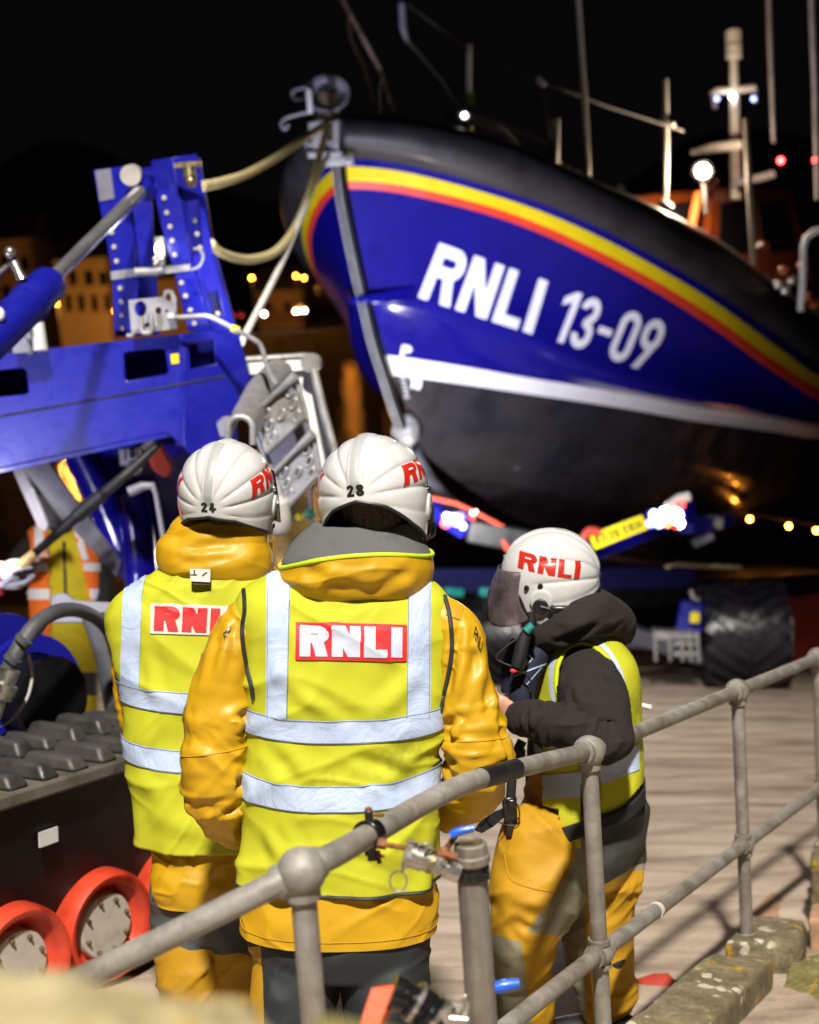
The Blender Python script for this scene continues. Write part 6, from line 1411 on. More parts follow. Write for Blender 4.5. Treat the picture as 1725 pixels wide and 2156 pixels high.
# trousers
def setfields(o, funs):
    me = o.data; n = len(me.vertices); co = np.zeros(n*3); me.vertices.foreach_get('co', co); c = co.reshape(-1, 3)+ROOT[o.name]; px, py = CX+c@RT/(c@FW)*FD, CY-c@UP/(c@FW)*FD
    for i, f in enumerate(funs):
        a = me.attributes.new('p%d' % i, 'FLOAT', 'POINT'); a.data.foreach_set('value', np.asarray(f(px, py), np.float32))
def trousers(parent, hips, legs, mats, funs, seed, amp=.016, vox=.0075, fr=9):
    """hips: torso keys, legs: list of limb key lists"""
    S = [torso(hips, Xr, Yf, 60, 90, 2.3).vf(True)]+[limb(l, 90, 60).vf(True) for l in legs]
    o = fuse('trousers', S, vox, mats, parent, 6); setfields(o, funs)
    displace_obj(o, lambda q: cloth(q, amp, seed, fr, .35, (32, -36, 8))); return o
def gpx(x, y, d, dz=0.):
    q = P(x, y, d); q[2] = ground(q[0], q[1])+dz; a, b = proj(q); return (a, b, float(q@FW))
ft = lambda x, y, d, r: (*gpx(x, y, d, .09), r)
L28 = [[(650, 1930, D, 90), (632, 2020, D, 92), (618, 2110, D-.03, 84), (612, 2230, D-.04, 72), ft(610, 2300, D, 52)], [(785, 1930, D, 92), (805, 2020, D, 94), (815, 2110, D-.03, 86), (818, 2230, D-.04, 74), ft(815, 2300, D, 54)]]
def mf28(c):
    px, py = proj(c.T) if False else (CX+c@RT/(c@FW)*FD, CY-c@UP/(c@FW)*FD)
    return ((px < 560) & (py > 1990) & (px < 553+(py-2000)*.02)) | ((px > 905)) | ((np.abs(px-716) < 10) & (py > 2085))
trousers(p28, [(716, 2030, 165, .12, .12, D), (718, 1960, 186, .14, .13, D), (718, 1890, 180, .125, .12, D)], L28, [M['tr28']], [lambda px, py: np.maximum(np.maximum(np.minimum(556+(py-2000)*.02-px, py-1990), px-906), np.minimum(9-np.abs(px-716), py-2085))], 91, .018)
q = lambda *a: P(*a)
an28 = [P(*gpx(612, 2300, D, .09)), P(*gpx(817, 2300, D, .09))]
bodymesh(p28, W28, P(772, 1190, D), P(735, 1330, D), P(718, 1900, D), [P(570, 1325, D), P(900, 1325, D)], [P(462, 1650, D), P(1005, 1640, D)], [P(590, 1730, 4.03), P(880, 1690, 4.03)], [P(650, 1960, D), P(790, 1960, D)], [P(614, 2230, D-.03), P(816, 2230, D-.03)], an28,
         hd=[(A(.6, .8, -.1), A(.3, -.2, -.9)), (A(-.6, .8, -.1), A(-.3, -.2, -.9), (.9, 1, 1.1, 1.2), -1)])
boots(p28, an28, A(0, 1, -.1))
# ================================================= left figure, helmet 24
D = 4.15
p24 = thing('person', A(*P(430, 1850, D)[:2], ground(*P(430, 1850, D)[:2])), 'person in helmet 24 seen from behind with a white RNLI panel on a lime vest', 'person', 'lifeboat crew in white helmets')
Vg2 = torso([(446, 1762, 158, .15, .14, D), (444, 1680, 166, .148, .14, D), (441, 1600, 171, .145, .13, D), (439, 1520, 177, .14, .13, D), (437, 1440, 187, .138, .12, D), (436, 1380, 197, .13, .12, D), (436, 1330, 210, .122, .11, D), (436, 1290, 212, .112, .10, D), (438, 1258, 196, .10, .09, D), (442, 1234, 168, .09, .09, D), (446, 1214, 130, .08, .08, D), (450, 1196, 96, .075, .07, D)], Xr, Yf, 180, 260, 2.5)
G = Vg2.G; d2 = cloth(G, .019, 33, 7, .3, (25, -28, 5)); v2 = np.linspace(0, 1, 180)[:, None]; u2 = np.linspace(0, 1, 260, endpoint=False)[None]
for (xa, ya), (xb, yb), w_, am in (((300, 1360), (330, 1480), .02, .006), ((290, 1650), (390, 1700), .03, .007), ((300, 1700), (450, 1760), .03, .007), ((350, 1540), (300, 1620), .02, -.006), ((420, 1560), (330, 1640), .025, .006), ((460, 1640), (500, 1760), .02, -.007), ((250, 1300), (262, 1400), .016, .009)):
    d2 = d2+crease(G, P(xa, ya, D-.13), P(xb, yb, D-.13), w_, am)
d2 = d2+.008*np.sin(u2*2*PI*7+2)*np.clip((.12-v2)/.12, 0, 1); Vg2.disp(d2)
vest2 = mesh_obj('safety_vest', *Vg2.vf(), [M['hivis']], p24); m = vest2.modifiers.new('s', 'SOLIDIFY'); m.thickness = .002; m.offset = -1
band(Vg2, 1459, 1505, 'reflective_band', 'tape', vest2, 10, .0035, 2); band(Vg2, 1582, 1630, 'reflective_band', 'tape', vest2, 12, .0035, 3)
vt2 = bvh(vest2)
stitches(Vg2, (1461, 1503, 1584, 1628), (10, 10, 12, 12), (2, 2, 3, 3), vest2)
decal(vt2, lambda X, Y: np.maximum(np.abs(X-(281-(Y-1215)*.03+8*np.clip((1260-Y)/50, 0, 1)))-20, np.maximum(1212-Y, Y-1460)), 240, 1205, 330, 1465, 90, 'reflective_brace', 'tape', vest2, .004)
decal(vt2, lambda X, Y: np.maximum(np.abs(X-(590-(Y-1215)*.03))-20, np.maximum(1212-Y, Y-1460)), 550, 1205, 640, 1465, 60, 'reflective_brace', 'tape', vest2, .004)
pan2 = decal(vt2, lambda X, Y: s_rect(X, Y, 0, 0, 1, 1), -.01, -.01, 1.01, 1.01, 34, 'badge_panel', 'whitep', vest2, .004, bilin((318, 1270), (523, 1278), (317, 1334), (520, 1340), 1))
fn, tot = text_sd('RNLI', .29, .10); decal(vt2, fn, -.02, -.02, tot+.02, 1.02, 48, 'badge_lettering', 'red', pan2, .006, bilin((327, 1276), (514, 1284), (325, 1328), (511, 1335), tot))
Jg2 = torso([(440, 1880, 112, .13, .13, D), (440, 1840, 122, .14, .13, D), (441, 1780, 122, .118, .12, D), (441, 1700, 132, .11, .11, D), (440, 1520, 160, .12, .11, D), (438, 1330, 190, .105, .10, D), (442, 1250, 160, .085, .08, D), (448, 1215, 115, .07, .07, D)], Xr, Yf, 120, 160, 2.3)
Jg2.disp(cloth(Jg2.G, .022, 48, 10, .5, (35, -35))); jk2 = mesh_obj('jacket', *Jg2.vf(), [M['ochre']], p24)
SL2 = limb([(330, 1300, 4.15, 34), (285, 1310, 4.16, 36), (266, 1370, 4.18, 30), (266, 1440, 4.2, 27), (276, 1510, 4.2, 26), (300, 1560, 4.25, 28), (350, 1575, 4.4, 28)], 90, 60); SL2.disp(sleeve_disp(SL2, 88)*.5); mesh_obj('sleeve', *SL2.vf(True), [M['ochre']], jk2)
SR2 = limb([(560, 1300, 4.15, 34), (600, 1310, 4.16, 40), (622, 1370, 4.16, 44), (625, 1450, 4.16, 46), (610, 1540, 4.16, 44), (580, 1580, 4.3, 38), (540, 1580, 4.45, 32)], 90, 60); SR2.disp(sleeve_disp(SR2, 89)*.6); mesh_obj('sleeve', *SR2.vf(True), [M['ochre']], jk2)
Cg2 = torso([(450, 1206, 84, .085, .08, D), (450, 1208, 108, .10, .09, D), (449, 1188, 119, .112, .10, D), (449, 1158, 120, .114, .10, D), (451, 1140, 112, .106, .10, D), (456, 1130, 104, .098, .09, D), (460, 1112, 100, .094, .09, D), (466, 1098, 92, .088, .08, D), (470, 1092, 86, .08, .08, D)], Xr, Yf, 120, 200, 2.1)
sagz(Cg2, .0, .014); d3 = cloth(Cg2.G, .020, 61, 10, .3, (10, -16)); Cg2.disp(d3*np.clip(np.linspace(0, 1, 120)*8, 0, 1)[:, None]+.003*noise(Cg2.G*A(40, 40, 8), 4)*(np.linspace(0, 1, 120)[:, None] < .15))
Cg2.disp(sum(crease(Cg2.G, P(a, b, 4.04), P(c, d_, 4.04), w_*1.2, am*.5, .5) for a, b, c, d_, w_, am in ((372, 1152, 470, 1146, .015, -.022), (450, 1146, 565, 1156, .015, -.022), (345, 1170, 420, 1186, .012, -.012), (430, 1180, 540, 1168, .013, -.012), (390, 1120, 460, 1132, .010, -.012), (350, 1190, 400, 1172, .010, .009))))
c2 = mesh_obj('collar', *Cg2.vf(), [M['ochre']], p24)
q4 = [P(400, 1198, D-.13), P(443, 1199, D-.13), P(443, 1226, D-.135), P(401, 1224, D-.135)]
mb = MB(); mb.add(hexa(q4, [p+A(0, .004, 0) for p in q4])); tg = mb.build('name_tag', [M['whitep']], c2)
mb = MB(); mb.add(hexa([P(405, 1222, D-.128), P(443, 1224, D-.128), P(442, 1231, D-.13), P(406, 1230, D-.13)], [P(405, 1222, D-.12), P(443, 1224, D-.12), P(442, 1231, D-.12), P(406, 1230, D-.12)])); mb.build('tag_fold', [M['fleece']], tg)
sc = lambda X, Y: np.minimum(np.minimum(s_seg(X, Y, .0, .55, .35, .55, .07), s_seg(X, Y, .22, .5, .22, .95, .07)), s_seg(X, Y, .6, .5, .85, .8, .07)); V, F = contour(sc, 0, 0, 1, 1, 30); mesh_obj('tag_writing', [q4[0]*(1-a)*(b)+q4[1]*a*b+q4[3]*(1-a)*(1-b)+q4[2]*a*(1-b)-A(0, .002, 0) for a, b in V], F, [M['blackp']], tg)
HC24 = P(477, 1036, D)
h24, W24, M24 = helmet(p24, HC24, -13, 6, 5, '24'); hair(p24, W24, 8)
# tall open collar flap at the right
q5 = Pln(560, 1165, D+.05, (.3, -1, 0)); put('collar_flap', [q5.plate([(552, 1142), (576, 1143), (575, 1172), (560, 1225), (548, 1230), (552, 1175)], [], .006)], 'ochre2', p24, .002)
L24 = [[(400, 1880, D, 70), (398, 1960, D, 70), (408, 2060, D-.02, 62), (415, 2160, D, 52), ft(418, 2230, D, 44)], [(480, 1880, D, 70), (500, 1960, D, 68), (515, 2060, D-.02, 60), (520, 2160, D, 50), ft(520, 2230, D, 44)]]
def mf24(c):
    px, py = (CX+c@RT/(c@FW)*FD, CY-c@UP/(c@FW)*FD); return np.where(py < 1990+(px-345)*.12, 0, 1)
trousers(p24, [(440, 1960, 110, .10, .10, D), (440, 1900, 118, .12, .11, D), (440, 1830, 115, .11, .10, D)], L24, [M['tr24']], [lambda px, py: py-(1990+(px-345)*.12)+4*np.sin(px*.09)], 95, .024, .0085)
an24 = [P(*gpx(418, 2230, D, .09)), P(*gpx(520, 2230, D, .09))]
bodymesh(p24, W24, P(465, 1160, D), P(445, 1310, D), P(442, 1830, D), [P(320, 1315, D), P(560, 1315, D)], [P(280, 1520, D+.06), P(605, 1540, D+.05)], [P(370, 1580, 4.5), P(520, 1580, 4.5)], [P(400, 1890, D), P(485, 1890, D)], [P(410, 2100, D), P(515, 2100, D)], an24,
         hd=[(A(.6, .8, 0), A(0, -.2, -.9)), (A(-.6, .8, 0), A(0, -.2, -.9), (.9, 1, 1.1, 1.2), -1)])
boots(p24, an24, A(0, 1, -.1))
# ================================================= right figure leaning on the rail
D = 4.5
p3 = thing('person', A(*P(1230, 1900, D)[:2], ground(*P(1230, 1900, D)[:2])), 'person in profile leaning on the rail in a dark hoodie and visored helmet', 'person', 'lifeboat crew in white helmets')
HC3 = P(1158, 1215, D-.02)
h3, W3, M3 = helmet(p3, HC3, 86, -2, 0, None, letters=(-1, 1), headset=True)
Xp = unit(A(1, .12, 0)); Yp = unit(np.cross(A(0, 0, 1), Xp))
Tg = torso([(1222, 1610, 104, .15, .15, D), (1224, 1585, 108, .155, .155, D), (1226, 1540, 104, .16, .16, D), (1228, 1460, 100, .165, .17, D), (1228, 1400, 92, .17, .17, D), (1222, 1350, 76, .15, .15, D), (1205, 1318, 58, .10, .10, D), (1190, 1290, 42, .07, .07, D)], Xp, Yp, 120, 160, 2.2)
Tg.disp(cloth(Tg.G, .010, 101, 8, .4, (30, -30))); hd_ = mesh_obj('hoodie', *Tg.vf(), [M['hoodie']], p3)
DA = 4.2
AR = limb([(1236, 1404, 4.44, 40), (1236, 1420, 4.35, 54), (1247, 1456, 4.27, 68), (1264, 1505, 4.2, 66), (1287, 1551, 4.14, 48), (1262, 1556, 4.12, 42), (1210, 1537, 4.14, 42), (1165, 1524, 4.18, 41), (1128, 1517, 4.22, 40), (1102, 1513, 4.25, 39)], 210, 130)
v = np.linspace(0, 1, 210)[:, None]; dd = sleeve_disp(AR, 120, .58, .014)+.007*np.sin(2*PI*(v*15+1.6*noise(AR.G*8, 5)))*np.exp(-((v-.76)/.12)**2)*np.clip(noise(AR.G*9, 77)+.6, 0, 1)
AR.disp(dd*np.clip((1-v)*14, .1, 1)); AR.disp(sum(crease(AR.G, P(a, b, 4.17), P(c, d_, 4.17), w_, am, .8) for a, b, c, d_, w_, am in ((1182, 1482, 1236, 1562, .013, -.016), (1215, 1478, 1300, 1520, .013, -.015), (1240, 1466, 1312, 1560, .013, -.013), (1132, 1486, 1150, 1552, .011, -.013), (1160, 1492, 1178, 1556, .011, -.013), (1192, 1420, 1204, 1480, .013, -.010), (1250, 1540, 1310, 1575, .012, -.014), (1270, 1400, 1296, 1460, .014, -.009), (1110, 1495, 1118, 1540, .010, -.010)))); ar = mesh_obj('hoodie_sleeve', *AR.vf(True), [M['hoodie']], hd_)
AR2 = limb([(1215, 1360, 4.62, 45), (1180, 1430, 4.7, 42), (1140, 1500, 4.7, 38), (1105, 1500, 4.55, 33), (1085, 1480, 4.45, 30)], 60, 40); mesh_obj('hoodie_sleeve', *AR2.vf(True), [M['hoodie']], hd_)
cf = tube([P(1104, 1513, 4.235), P(1090, 1512, 4.26)], [.052, .050], 40); mb = MB(); mb.add(cf); mb.build('cuff', [M['hoodie']], ar)
# hood rolls
hoodS = [limb([(1122, 1350, D-.10, 20), (1158, 1338, D-.14, 26), (1205, 1314, D-.16, 33), (1252, 1296, D-.10, 45), (1288, 1308, D, 47), (1298, 1326, D+.08, 42)], 50, 40).vf(True), limb([(1145, 1352, D-.06, 22), (1190, 1324, D-.10, 25), (1238, 1282, D-.08, 24), (1262, 1268, D+.0, 25), (1284, 1284, D+.08, 28)], 50, 40).vf(True),
         limb([(1240, 1288, D, 46), (1278, 1304, D, 50), (1290, 1320, D, 44)], 30, 30).vf(True), limb([(1190, 1380, D, 50), (1186, 1345, D, 44), (1184, 1314, D, 34)], 30, 30).vf(True)]
hdo = fuse('hood', hoodS, .0055, [M['hoodie']], p3, 7); displace_obj(hdo, lambda q: cloth(q, .012, 131, 9, .35, (20, -45))+crease(q, P(1150, 1362, D-.2), P(1285, 1305, D-.2), .014, -.020, .5)+crease(q, P(1180, 1328, D-.2), P(1262, 1286, D-.15), .011, -.018, .5)+crease(q, P(1190, 1390, D-.2), P(1320, 1345, D-.15), .014, -.016, .5)+crease(q, P(1240, 1340, D-.2), P(1330, 1310, D-.1), .012, -.014, .5))
# vest with an armhole opening: shoulder loop and lower skirt
VB = torso([(1228, 1772, 108, .195, .17, D), (1228, 1700, 112, .20, .18, D), (1228, 1640, 111, .20, .18, D), (1229, 1580, 109, .188, .185, D), (1230, 1520, 107, .19, .19, D), (1230, 1465, 106, .195, .19, D), (1229, 1420, 102, .205, .19, D), (1227, 1385, 94, .200, .18, D), (1220, 1358, 80, .175, .15, D), (1212, 1335, 62, .13, .12, D), (1206, 1318, 46, .09, .09, D)], Xp, Yp, 170, 240, 3.0)
VB.disp(cloth(VB.G, .006, 141, 8, .35, (25, -30)))
def cutgrid(Gd, keep, name, m, parent, off=0.):
    nv, nu = Gd.G.shape[:2]; Q = Gd.G+Gd.N*off; px = CX+Q@RT/(Q@FW)*FD; py = CY-Q@UP/(Q@FW)*FD; near = (Gd.N@FW) < .05; V = Q.reshape(-1, 3); K = keep(px, py, near); F = []
    for f in gridfaces(nv, nu):
        if K.ravel()[list(f)].all(): F.append(f)
    used = sorted({i for f in F for i in f}); mp = {j: i for i, j in enumerate(used)}
    return mesh_obj(name, V[used], [[mp[i] for i in f] for f in F], [M[m]], parent)
def ell(px, py, cx, cy, rx, ry, rot):
    a = math.radians(rot); x = (px-cx)*math.cos(a)+(py-cy)*math.sin(a); y = -(px-cx)*math.sin(a)+(py-cy)*math.cos(a); return np.hypot(x/rx, y/ry) < 1
def keepv(px, py, near):
    hole = ell(px, py, 1240, 1458, 62, 100, -14)
    front = (px < 1135+(py-1500)*.12) & (py > 1520)
    return np.where(near, ~hole & ~((px < 1142) & (py > 1560)) & ~((px > 1226) & (px < 1258) & (py > 1640)) & ~((px > 1258) & (py > 1750-(px-1270)*1.15)) & ~((px < 1176) & (py > 1700+(px-1150)*.3)) & ~(py > 1788), (py > 1330))
v3 = cutgrid(VB, keepv, 'safety_vest', 'hivis', p3, .006); m = v3.modifiers.new('s', 'SOLIDIFY'); m.thickness = .003; m.offset = -1
t3 = bvh(v3)
th = np.linspace(0, 2*PI, 90); rotc = math.radians(-14)
def loopband(r0, r1, m, name, par, a0, a1, lift=.003):
    fnb = lambda X, Y: np.maximum(np.maximum(r0-X, X-r1), np.maximum(a0-Y, Y-a1))
    def tf(x, y):
        a = math.radians(y); X = 62*x*math.cos(a); Y = 100*x*math.sin(a); return 1240+X*math.cos(rotc)-Y*math.sin(rotc), 1458+X*math.sin(rotc)+Y*math.cos(rotc)
    V, F = contour(lambda X, Y: fnb(X/300., Y), r0*300-6, a0-4, r1*300+6, a1+4, 120); 
    out = []; ok = []
    for x, y in V:
        px, py = tf(x/300., y); h = rayhit(t3, px, py)
        ok.append(h[0] is not None); out.append(A(*h[0])-unit(P(px, py, 1.))*lift if h[0] is not None else A(0, 0, 0))
    F = [f for f in F if all(ok[i] for i in f)]
    if not F: return
    used = sorted({i for f in F for i in f}); mp = {j: i for i, j in enumerate(used)}
    return mesh_obj(name, np.array(out)[used], [[mp[i] for i in f] for f in F], [M[m]], par)
loopband(1.17, 1.30, 'tape', 'reflective_brace', v3, 150, 360)
def piper(R, name, m):
    pts = []
    for a in th:
        X, Y = 62*R*math.cos(a), 100*R*math.sin(a); px, py = 1240+X*math.cos(rotc)-Y*math.sin(rotc), 1458+X*math.sin(rotc)+Y*math.cos(rotc); h = rayhit(t3, px, py)
        if h[0] is not None: pts.append(A(*h[0])-unit(P(px, py, 1.))*.001)
        elif len(pts) > 4: break
    if len(pts) > 4: mb = MB(); mb.add(tube(pts, .0035, 8)); mb.build(name, [M[m]], v3)
piper(1.06, 'armhole_piping', 'lime')
decal(t3, lambda X, Y: np.maximum(np.abs(Y-1655-(X-1186)*-.10)-26, np.maximum(1140-X, X-1226)), 1130, 1610, 1235, 1700, 40, 'reflective_band', 'tape', v3, .003)
decal(t3, lambda X, Y: np.maximum(np.abs(Y-1612-(X-1300)*-.42)-27, np.maximum(1262-X, X-1345)), 1250, 1550, 1350, 1680, 40, 'reflective_band', 'tape', v3, .003)
decal(t3, lambda X, Y: np.maximum(np.abs(Y-1566-(X-1150)*.3)-8, np.maximum(1120-X, X-1170)), 1110, 1540, 1180, 1600, 20, 'reflective_band', 'tape', v3, .003)
# belt, buckle, pouch, cables
Bg = torso([(1224, 1703, 122, .215, .19, D), (1224, 1670, 121, .215, .19, D)], Xp, Yp, 6, 100, 3.0); BB = Bg.G.copy(); fx = np.cos(2*PI*np.linspace(0, 1, 100, endpoint=False)); BB[..., 2] += (.062*fx)[None]; BB[:, :, :] += Bg.N*.006
bl = mesh_obj('belt', BB.reshape(-1, 3), gridfaces(6, 100), [M['webbing']], p3); m = bl.modifiers.new('s', 'SOLIDIFY'); m.thickness = .005
put('belt_tail', [Pln(1050, 1720, 4.33, (-.3, -1, 0)).plate([(998, 1748), (1012, 1728), (1040, 1710), (1066, 1700), (1066, 1718), (1040, 1740), (1015, 1755)], [], .004)], 'webbing', p3)
put('radio_pouch', [hexa([P(1056, 1680, 4.30), P(1088, 1676, 4.30), P(1090, 1725, 4.30), P(1062, 1735, 4.30)], [P(1056, 1680, 4.36), P(1088, 1676, 4.36), P(1090, 1725, 4.36), P(1062, 1735, 4.36)]), hexa([P(1062, 1720, 4.31), P(1086, 1718, 4.31), P(1078, 1772, 4.31), P(1066, 1760, 4.31)], [P(1062, 1720, 4.35), P(1086, 1718, 4.35), P(1078, 1772, 4.35), P(1066, 1760, 4.35)]), box(P(1078, 1692, 4.28), .03, .02, .03)], 'gloss', p3, .006)
put('harness_strap', [ptube([(1075, 1690), (1078, 1640), (1085, 1590), (1100, 1560)], 4.33, .015)], 'webbing', p3)
put('harness_tail', [ptube([(1072, 1765), (1066, 1800), (1055, 1830), (1046, 1853)], 4.33, [.006, .006, .006, .008]), box(P(1100, 1598, 4.30), .02, .012, .06)], 'webbing', p3)
put('cord', [ptube([(1062, 1690), (1030, 1665), (1010, 1690), (1012, 1712), (1030, 1700), (1050, 1672), (1030, 1660), (1018, 1680), (1030, 1715), (1060, 1735), (1090, 1735), (1092, 1700), (1070, 1675)], 4.31, .0022, 90, 8)], 'rubber', p3)
# lifejacket, mic tube and headset lead
lj = fuse('lifejacket', [limb([(1158, 1348, D-.10, 22), (1126, 1385, D-.13, 28), (1104, 1430, D-.15, 30), (1098, 1480, D-.16, 28), (1104, 1540, D-.15, 26)], 40, 30, 1.).vf(True), limb([(1100, 1350, D+.10, 24), (1085, 1400, D+.10, 28), (1082, 1460, D+.10, 28)], 30, 30).vf(True)], .006, [M['navy']], p3, 4)
tl = bvh(lj); fn, tot = text_sd('RNLI', .2, .12); decal(tl, fn, 0, 0, tot, 1, 26, 'lifejacket_lettering', 'hullwhite', lj, .003, lambda x, y: (1092+26*x/tot-6*y+4, 1418-30*(x/tot)-(y)*9))
decal(tl, lambda X, Y: np.abs(Y-(1424-(X-1085)*.42))-1.6, 1083, 1385, 1150, 1440, 60, 'reflective_trim', 'tape', lj, .003); decal(tl, lambda X, Y: np.abs(Y-(1440-(X-1110)*1.2))-1.6, 1108, 1405, 1140, 1445, 40, 'reflective_trim', 'tape', lj, .003)
put('microphone_tube', [ptube([(1118, 1316), (1104, 1345), (1094, 1385), (1088, 1405)], 4.26, [.014, .019, .021, .018], 20), ptube([(1117, 1288), (1120, 1300), (1118, 1320)], 4.28, .013)], 'rubber', p3)
put('microphone_cap', [ptube([(1122, 1316), (1108, 1330)], 4.245, .013)], 'teal', p3); put('pull_toggle', [ball(P(1083, 1412, 4.26), .013, .01, .008)], 'reargl' if False else 'glovered', p3)
put('headset_lead', [ptube([(1098, 1340), (1065, 1362), (1045, 1384), (1060, 1396), (1090, 1408), (1112, 1424), (1118, 1440), (1112, 1462)], 4.27, .0028, 60, 8)], 'rubber', p3)
put('whistle_tag', [ptube([(1330, 1482), (1344, 1484)], 4.45, .010), ptube([(1344, 1484), (1371, 1490)], 4.45, .009)], 'whitefit', p3)
# trousers
def mf3(c):
    px, py = (CX+c@RT/(c@FW)*FD, CY-c@UP/(c@FW)*FD)
    k = np.zeros(len(px))
    edge = 1206-(py-1700)*.0+np.where(py > 1810, -(py-1810)*.62, 0)      # seam between ochre thigh and khaki seat
    k = np.where((px > edge) & (py < 1960), 1, 0)
    k = np.where((py > 1965+(px-1030)*.25) & (py < 2300) & (px < 1105) & (px < 1098+(py-2000)*.12), 1, k)
    seat = (px > 1262) & (py < 1830); k = np.where(seat, 2, k)
    far = (px > 1262-(py-1900)*.02) & (py > 1830+(1330-px)*.3); k = np.where(far & (px > 1235), 0, k)
    k = np.where((px > 1180) & (px <= 1232) & (py > 1925), 1, k)
    return k
T3 = [[(1192, 1720, D-.0, 60), (1150, 1790, D-.10, 86), (1126, 1880, D-.14, 88), (1106, 1950, D-.16, 74), (1097, 2010, D-.14, 62), (1102, 2060, D-.1, 58), (1106, 2120, D-.1, 56), ft(1112, 2190, D-.08, 46)],
      [(1266, 1700, D+.05, 80), (1266, 1790, D+.05, 82), (1258, 1880, D+.06, 74), (1257, 1960, D+.06, 72), (1267, 2040, D+.05, 66), (1280, 2110, D+.04, 60), ft(1290, 2170, D+.04, 42)]]
def k3(px, py):
    edge = 1206-np.maximum(py-1810, 0)*.62
    thigh = np.minimum(px-edge, 1962-py+(px-1100)*.1)
    shin = np.minimum(py-(1965+(px-1030)*.25), np.minimum(1100+(py-2000)*.12-px, 2300-py))
    far = np.minimum(px-1180, np.minimum(1232-px+(py-1925)*.15, py-1900)); k = np.maximum(np.maximum(thigh, shin), far)
    return np.minimum(k, -np.minimum(px-1236, py-(1832+(1330-px)*.3)))
def seat_shade(px, py): return np.minimum(px-(1258+(py-1700)*.05), 1838+(1300-px)*.5-py)  # dark seat: shade of the turned-away side put into the cloth colour
def hip3():
    return torso([(1210, 1850, 95, .13, .13, D), (1218, 1790, 116, .16, .15, D), (1222, 1730, 116, .155, .16, D), (1220, 1660, 112, .14, .15, D), (1218, 1590, 106, .135, .14, D)], Xp, Yp, 50, 80, 2.2).vf(True)
o = fuse('trousers', [hip3(), limb([(1275, 1650, D+.02, 58), (1290, 1715, D+.02, 66), (1275, 1785, D+.02, 68)], 20, 30).vf(True)]+[limb(l, 90, 60).vf(True) for l in T3], .0075, [M['tr3']], p3, 6); setfields(o, [k3, seat_shade])
displace_obj(o, lambda q: cloth(q, .022, 151, 11, .35, (22, -40, 6))+sum(crease(q, P(a, b, D-.28), P(c, d, D-.28), w_, am) for a, b, c, d, w_, am in ((1080, 1745, 1190, 1790, .014, .010), (1070, 1790, 1180, 1830, .02, .009), (1040, 1900, 1150, 1960, .014, .011), (1035, 1940, 1140, 1985, .014, .012), (1050, 1975, 1130, 2010, .014, -.01), (1100, 2030, 1150, 2080, .016, .010), (1060, 2090, 1130, 2110, .014, .009), (1200, 1850, 1260, 1880, .016, .009))))
# thigh patch seams
t3_ = bvh(o); piping([(1206, 1705), (1203, 1770), (1200, 1815), (1175, 1870), (1145, 1925)], 'ochre2', .0028, t3_, o, .001, name='seam'); piping([(1062, 1800), (1075, 1850), (1120, 1870), (1180, 1880)], 'ochre2', .002, t3_, o, .001, name='seam')
an3 = [P(*gpx(1112, 2190, D-.08, .09)), P(*gpx(1290, 2170, D+.04, .09))]
bodymesh(p3, W3, P(1165, 1320, D), P(1205, 1400, D), P(1225, 1730, D), [P(1235, 1425, 4.40), P(1215, 1390, 4.60)], [P(1290, 1553, 4.15), P(1140, 1500, 4.7)], [P(1095, 1512, 4.26), P(1085, 1480, 4.44)], [P(1185, 1740, D-.06), P(1265, 1740, D+.05)], [P(1110, 1980, D-.12), P(1272, 1980, D+.05)], an3,
         hd=[(A(-.80, .18, .50), A(.3, .85, .1), (.7, .85, .95, 1.05), -1), (A(-.6, -.5, .2), A(.2, -.2, -.9))])
boots(p3, an3, A(-1, .2, 0)); hair(p3, W3, 12)
# ================================================= background figure in the orange vest
D = 8.5
po = thing('person', A(*P(135, 1400, D)[:2], ground(*P(135, 1400, D)[:2])), 'person in an open orange vest over a yellow jacket behind the hose at left', 'person')
Wd = lambda c: (lambda Q: np.asarray(Q)+c)
hc_ = P(140, 1060, D); 
Wf = lambda Q: np.asarray(Q)@np.array(Matrix.Rotation(math.radians(180), 3, 'Z')).T+hc_
To = torso([(140, 1330, 60, .12, .12, D), (140, 1280, 66, .13, .13, D), (140, 1210, 68, .13, .13, D), (138, 1150, 70, .13, .13, D), (136, 1120, 66, .11, .11, D), (136, 1105, 40, .08, .08, D)], Xr, Yf, 60, 90, 2.3)
def jmat(px, py): pass
Q = To.G; px = CX+Q@RT/(Q@FW)*FD; py = CY-Q@UP/(Q@FW)*FD
To.disp(cloth(To.G, .010, 7, 7, .4))
mesh_obj('jacket', *To.vf(), [M['yellowcl']], po)
mesh_obj('collar', *torso([(136, 1150, 45, .135, .12, D), (136, 1110, 40, .11, .1, D), (138, 1090, 30, .09, .09, D)], Xr, Yf, 20, 40, 2.2).vf(), [M['hoodie']], po)
def keepo(px, py, near): return np.where(near, (px < 104+(py-1110)*.02) | (px > 150+(py-1110)*.24), True) & (py > 1104) & (py < 1345)
To2 = Grid(To.G+To.N*.014); vo = cutgrid(To2, keepo, 'safety_vest', 'orangevis', po, .01)
too = bvh(vo)
for a, b in ((1185, 1203), (1240, 1262)): decal(too, lambda X, Y, a=a, b=b: np.maximum(a-Y, Y-b), 60, a-3, 240, b+3, 12, 'reflective_band', 'hullwhite', vo, .01)
decal(too, lambda X, Y: np.maximum(np.abs(X-84)-9, np.maximum(1108-Y, Y-1180)), 60, 1105, 110, 1185, 20, 'reflective_brace', 'hullwhite', vo, .01)
decal(too, lambda X, Y: np.maximum(np.abs(X-(160+(Y-1110)*.28))-7, np.maximum(1108-Y, Y-1180)), 130, 1105, 210, 1185, 20, 'reflective_brace', 'hullwhite', vo, .01)
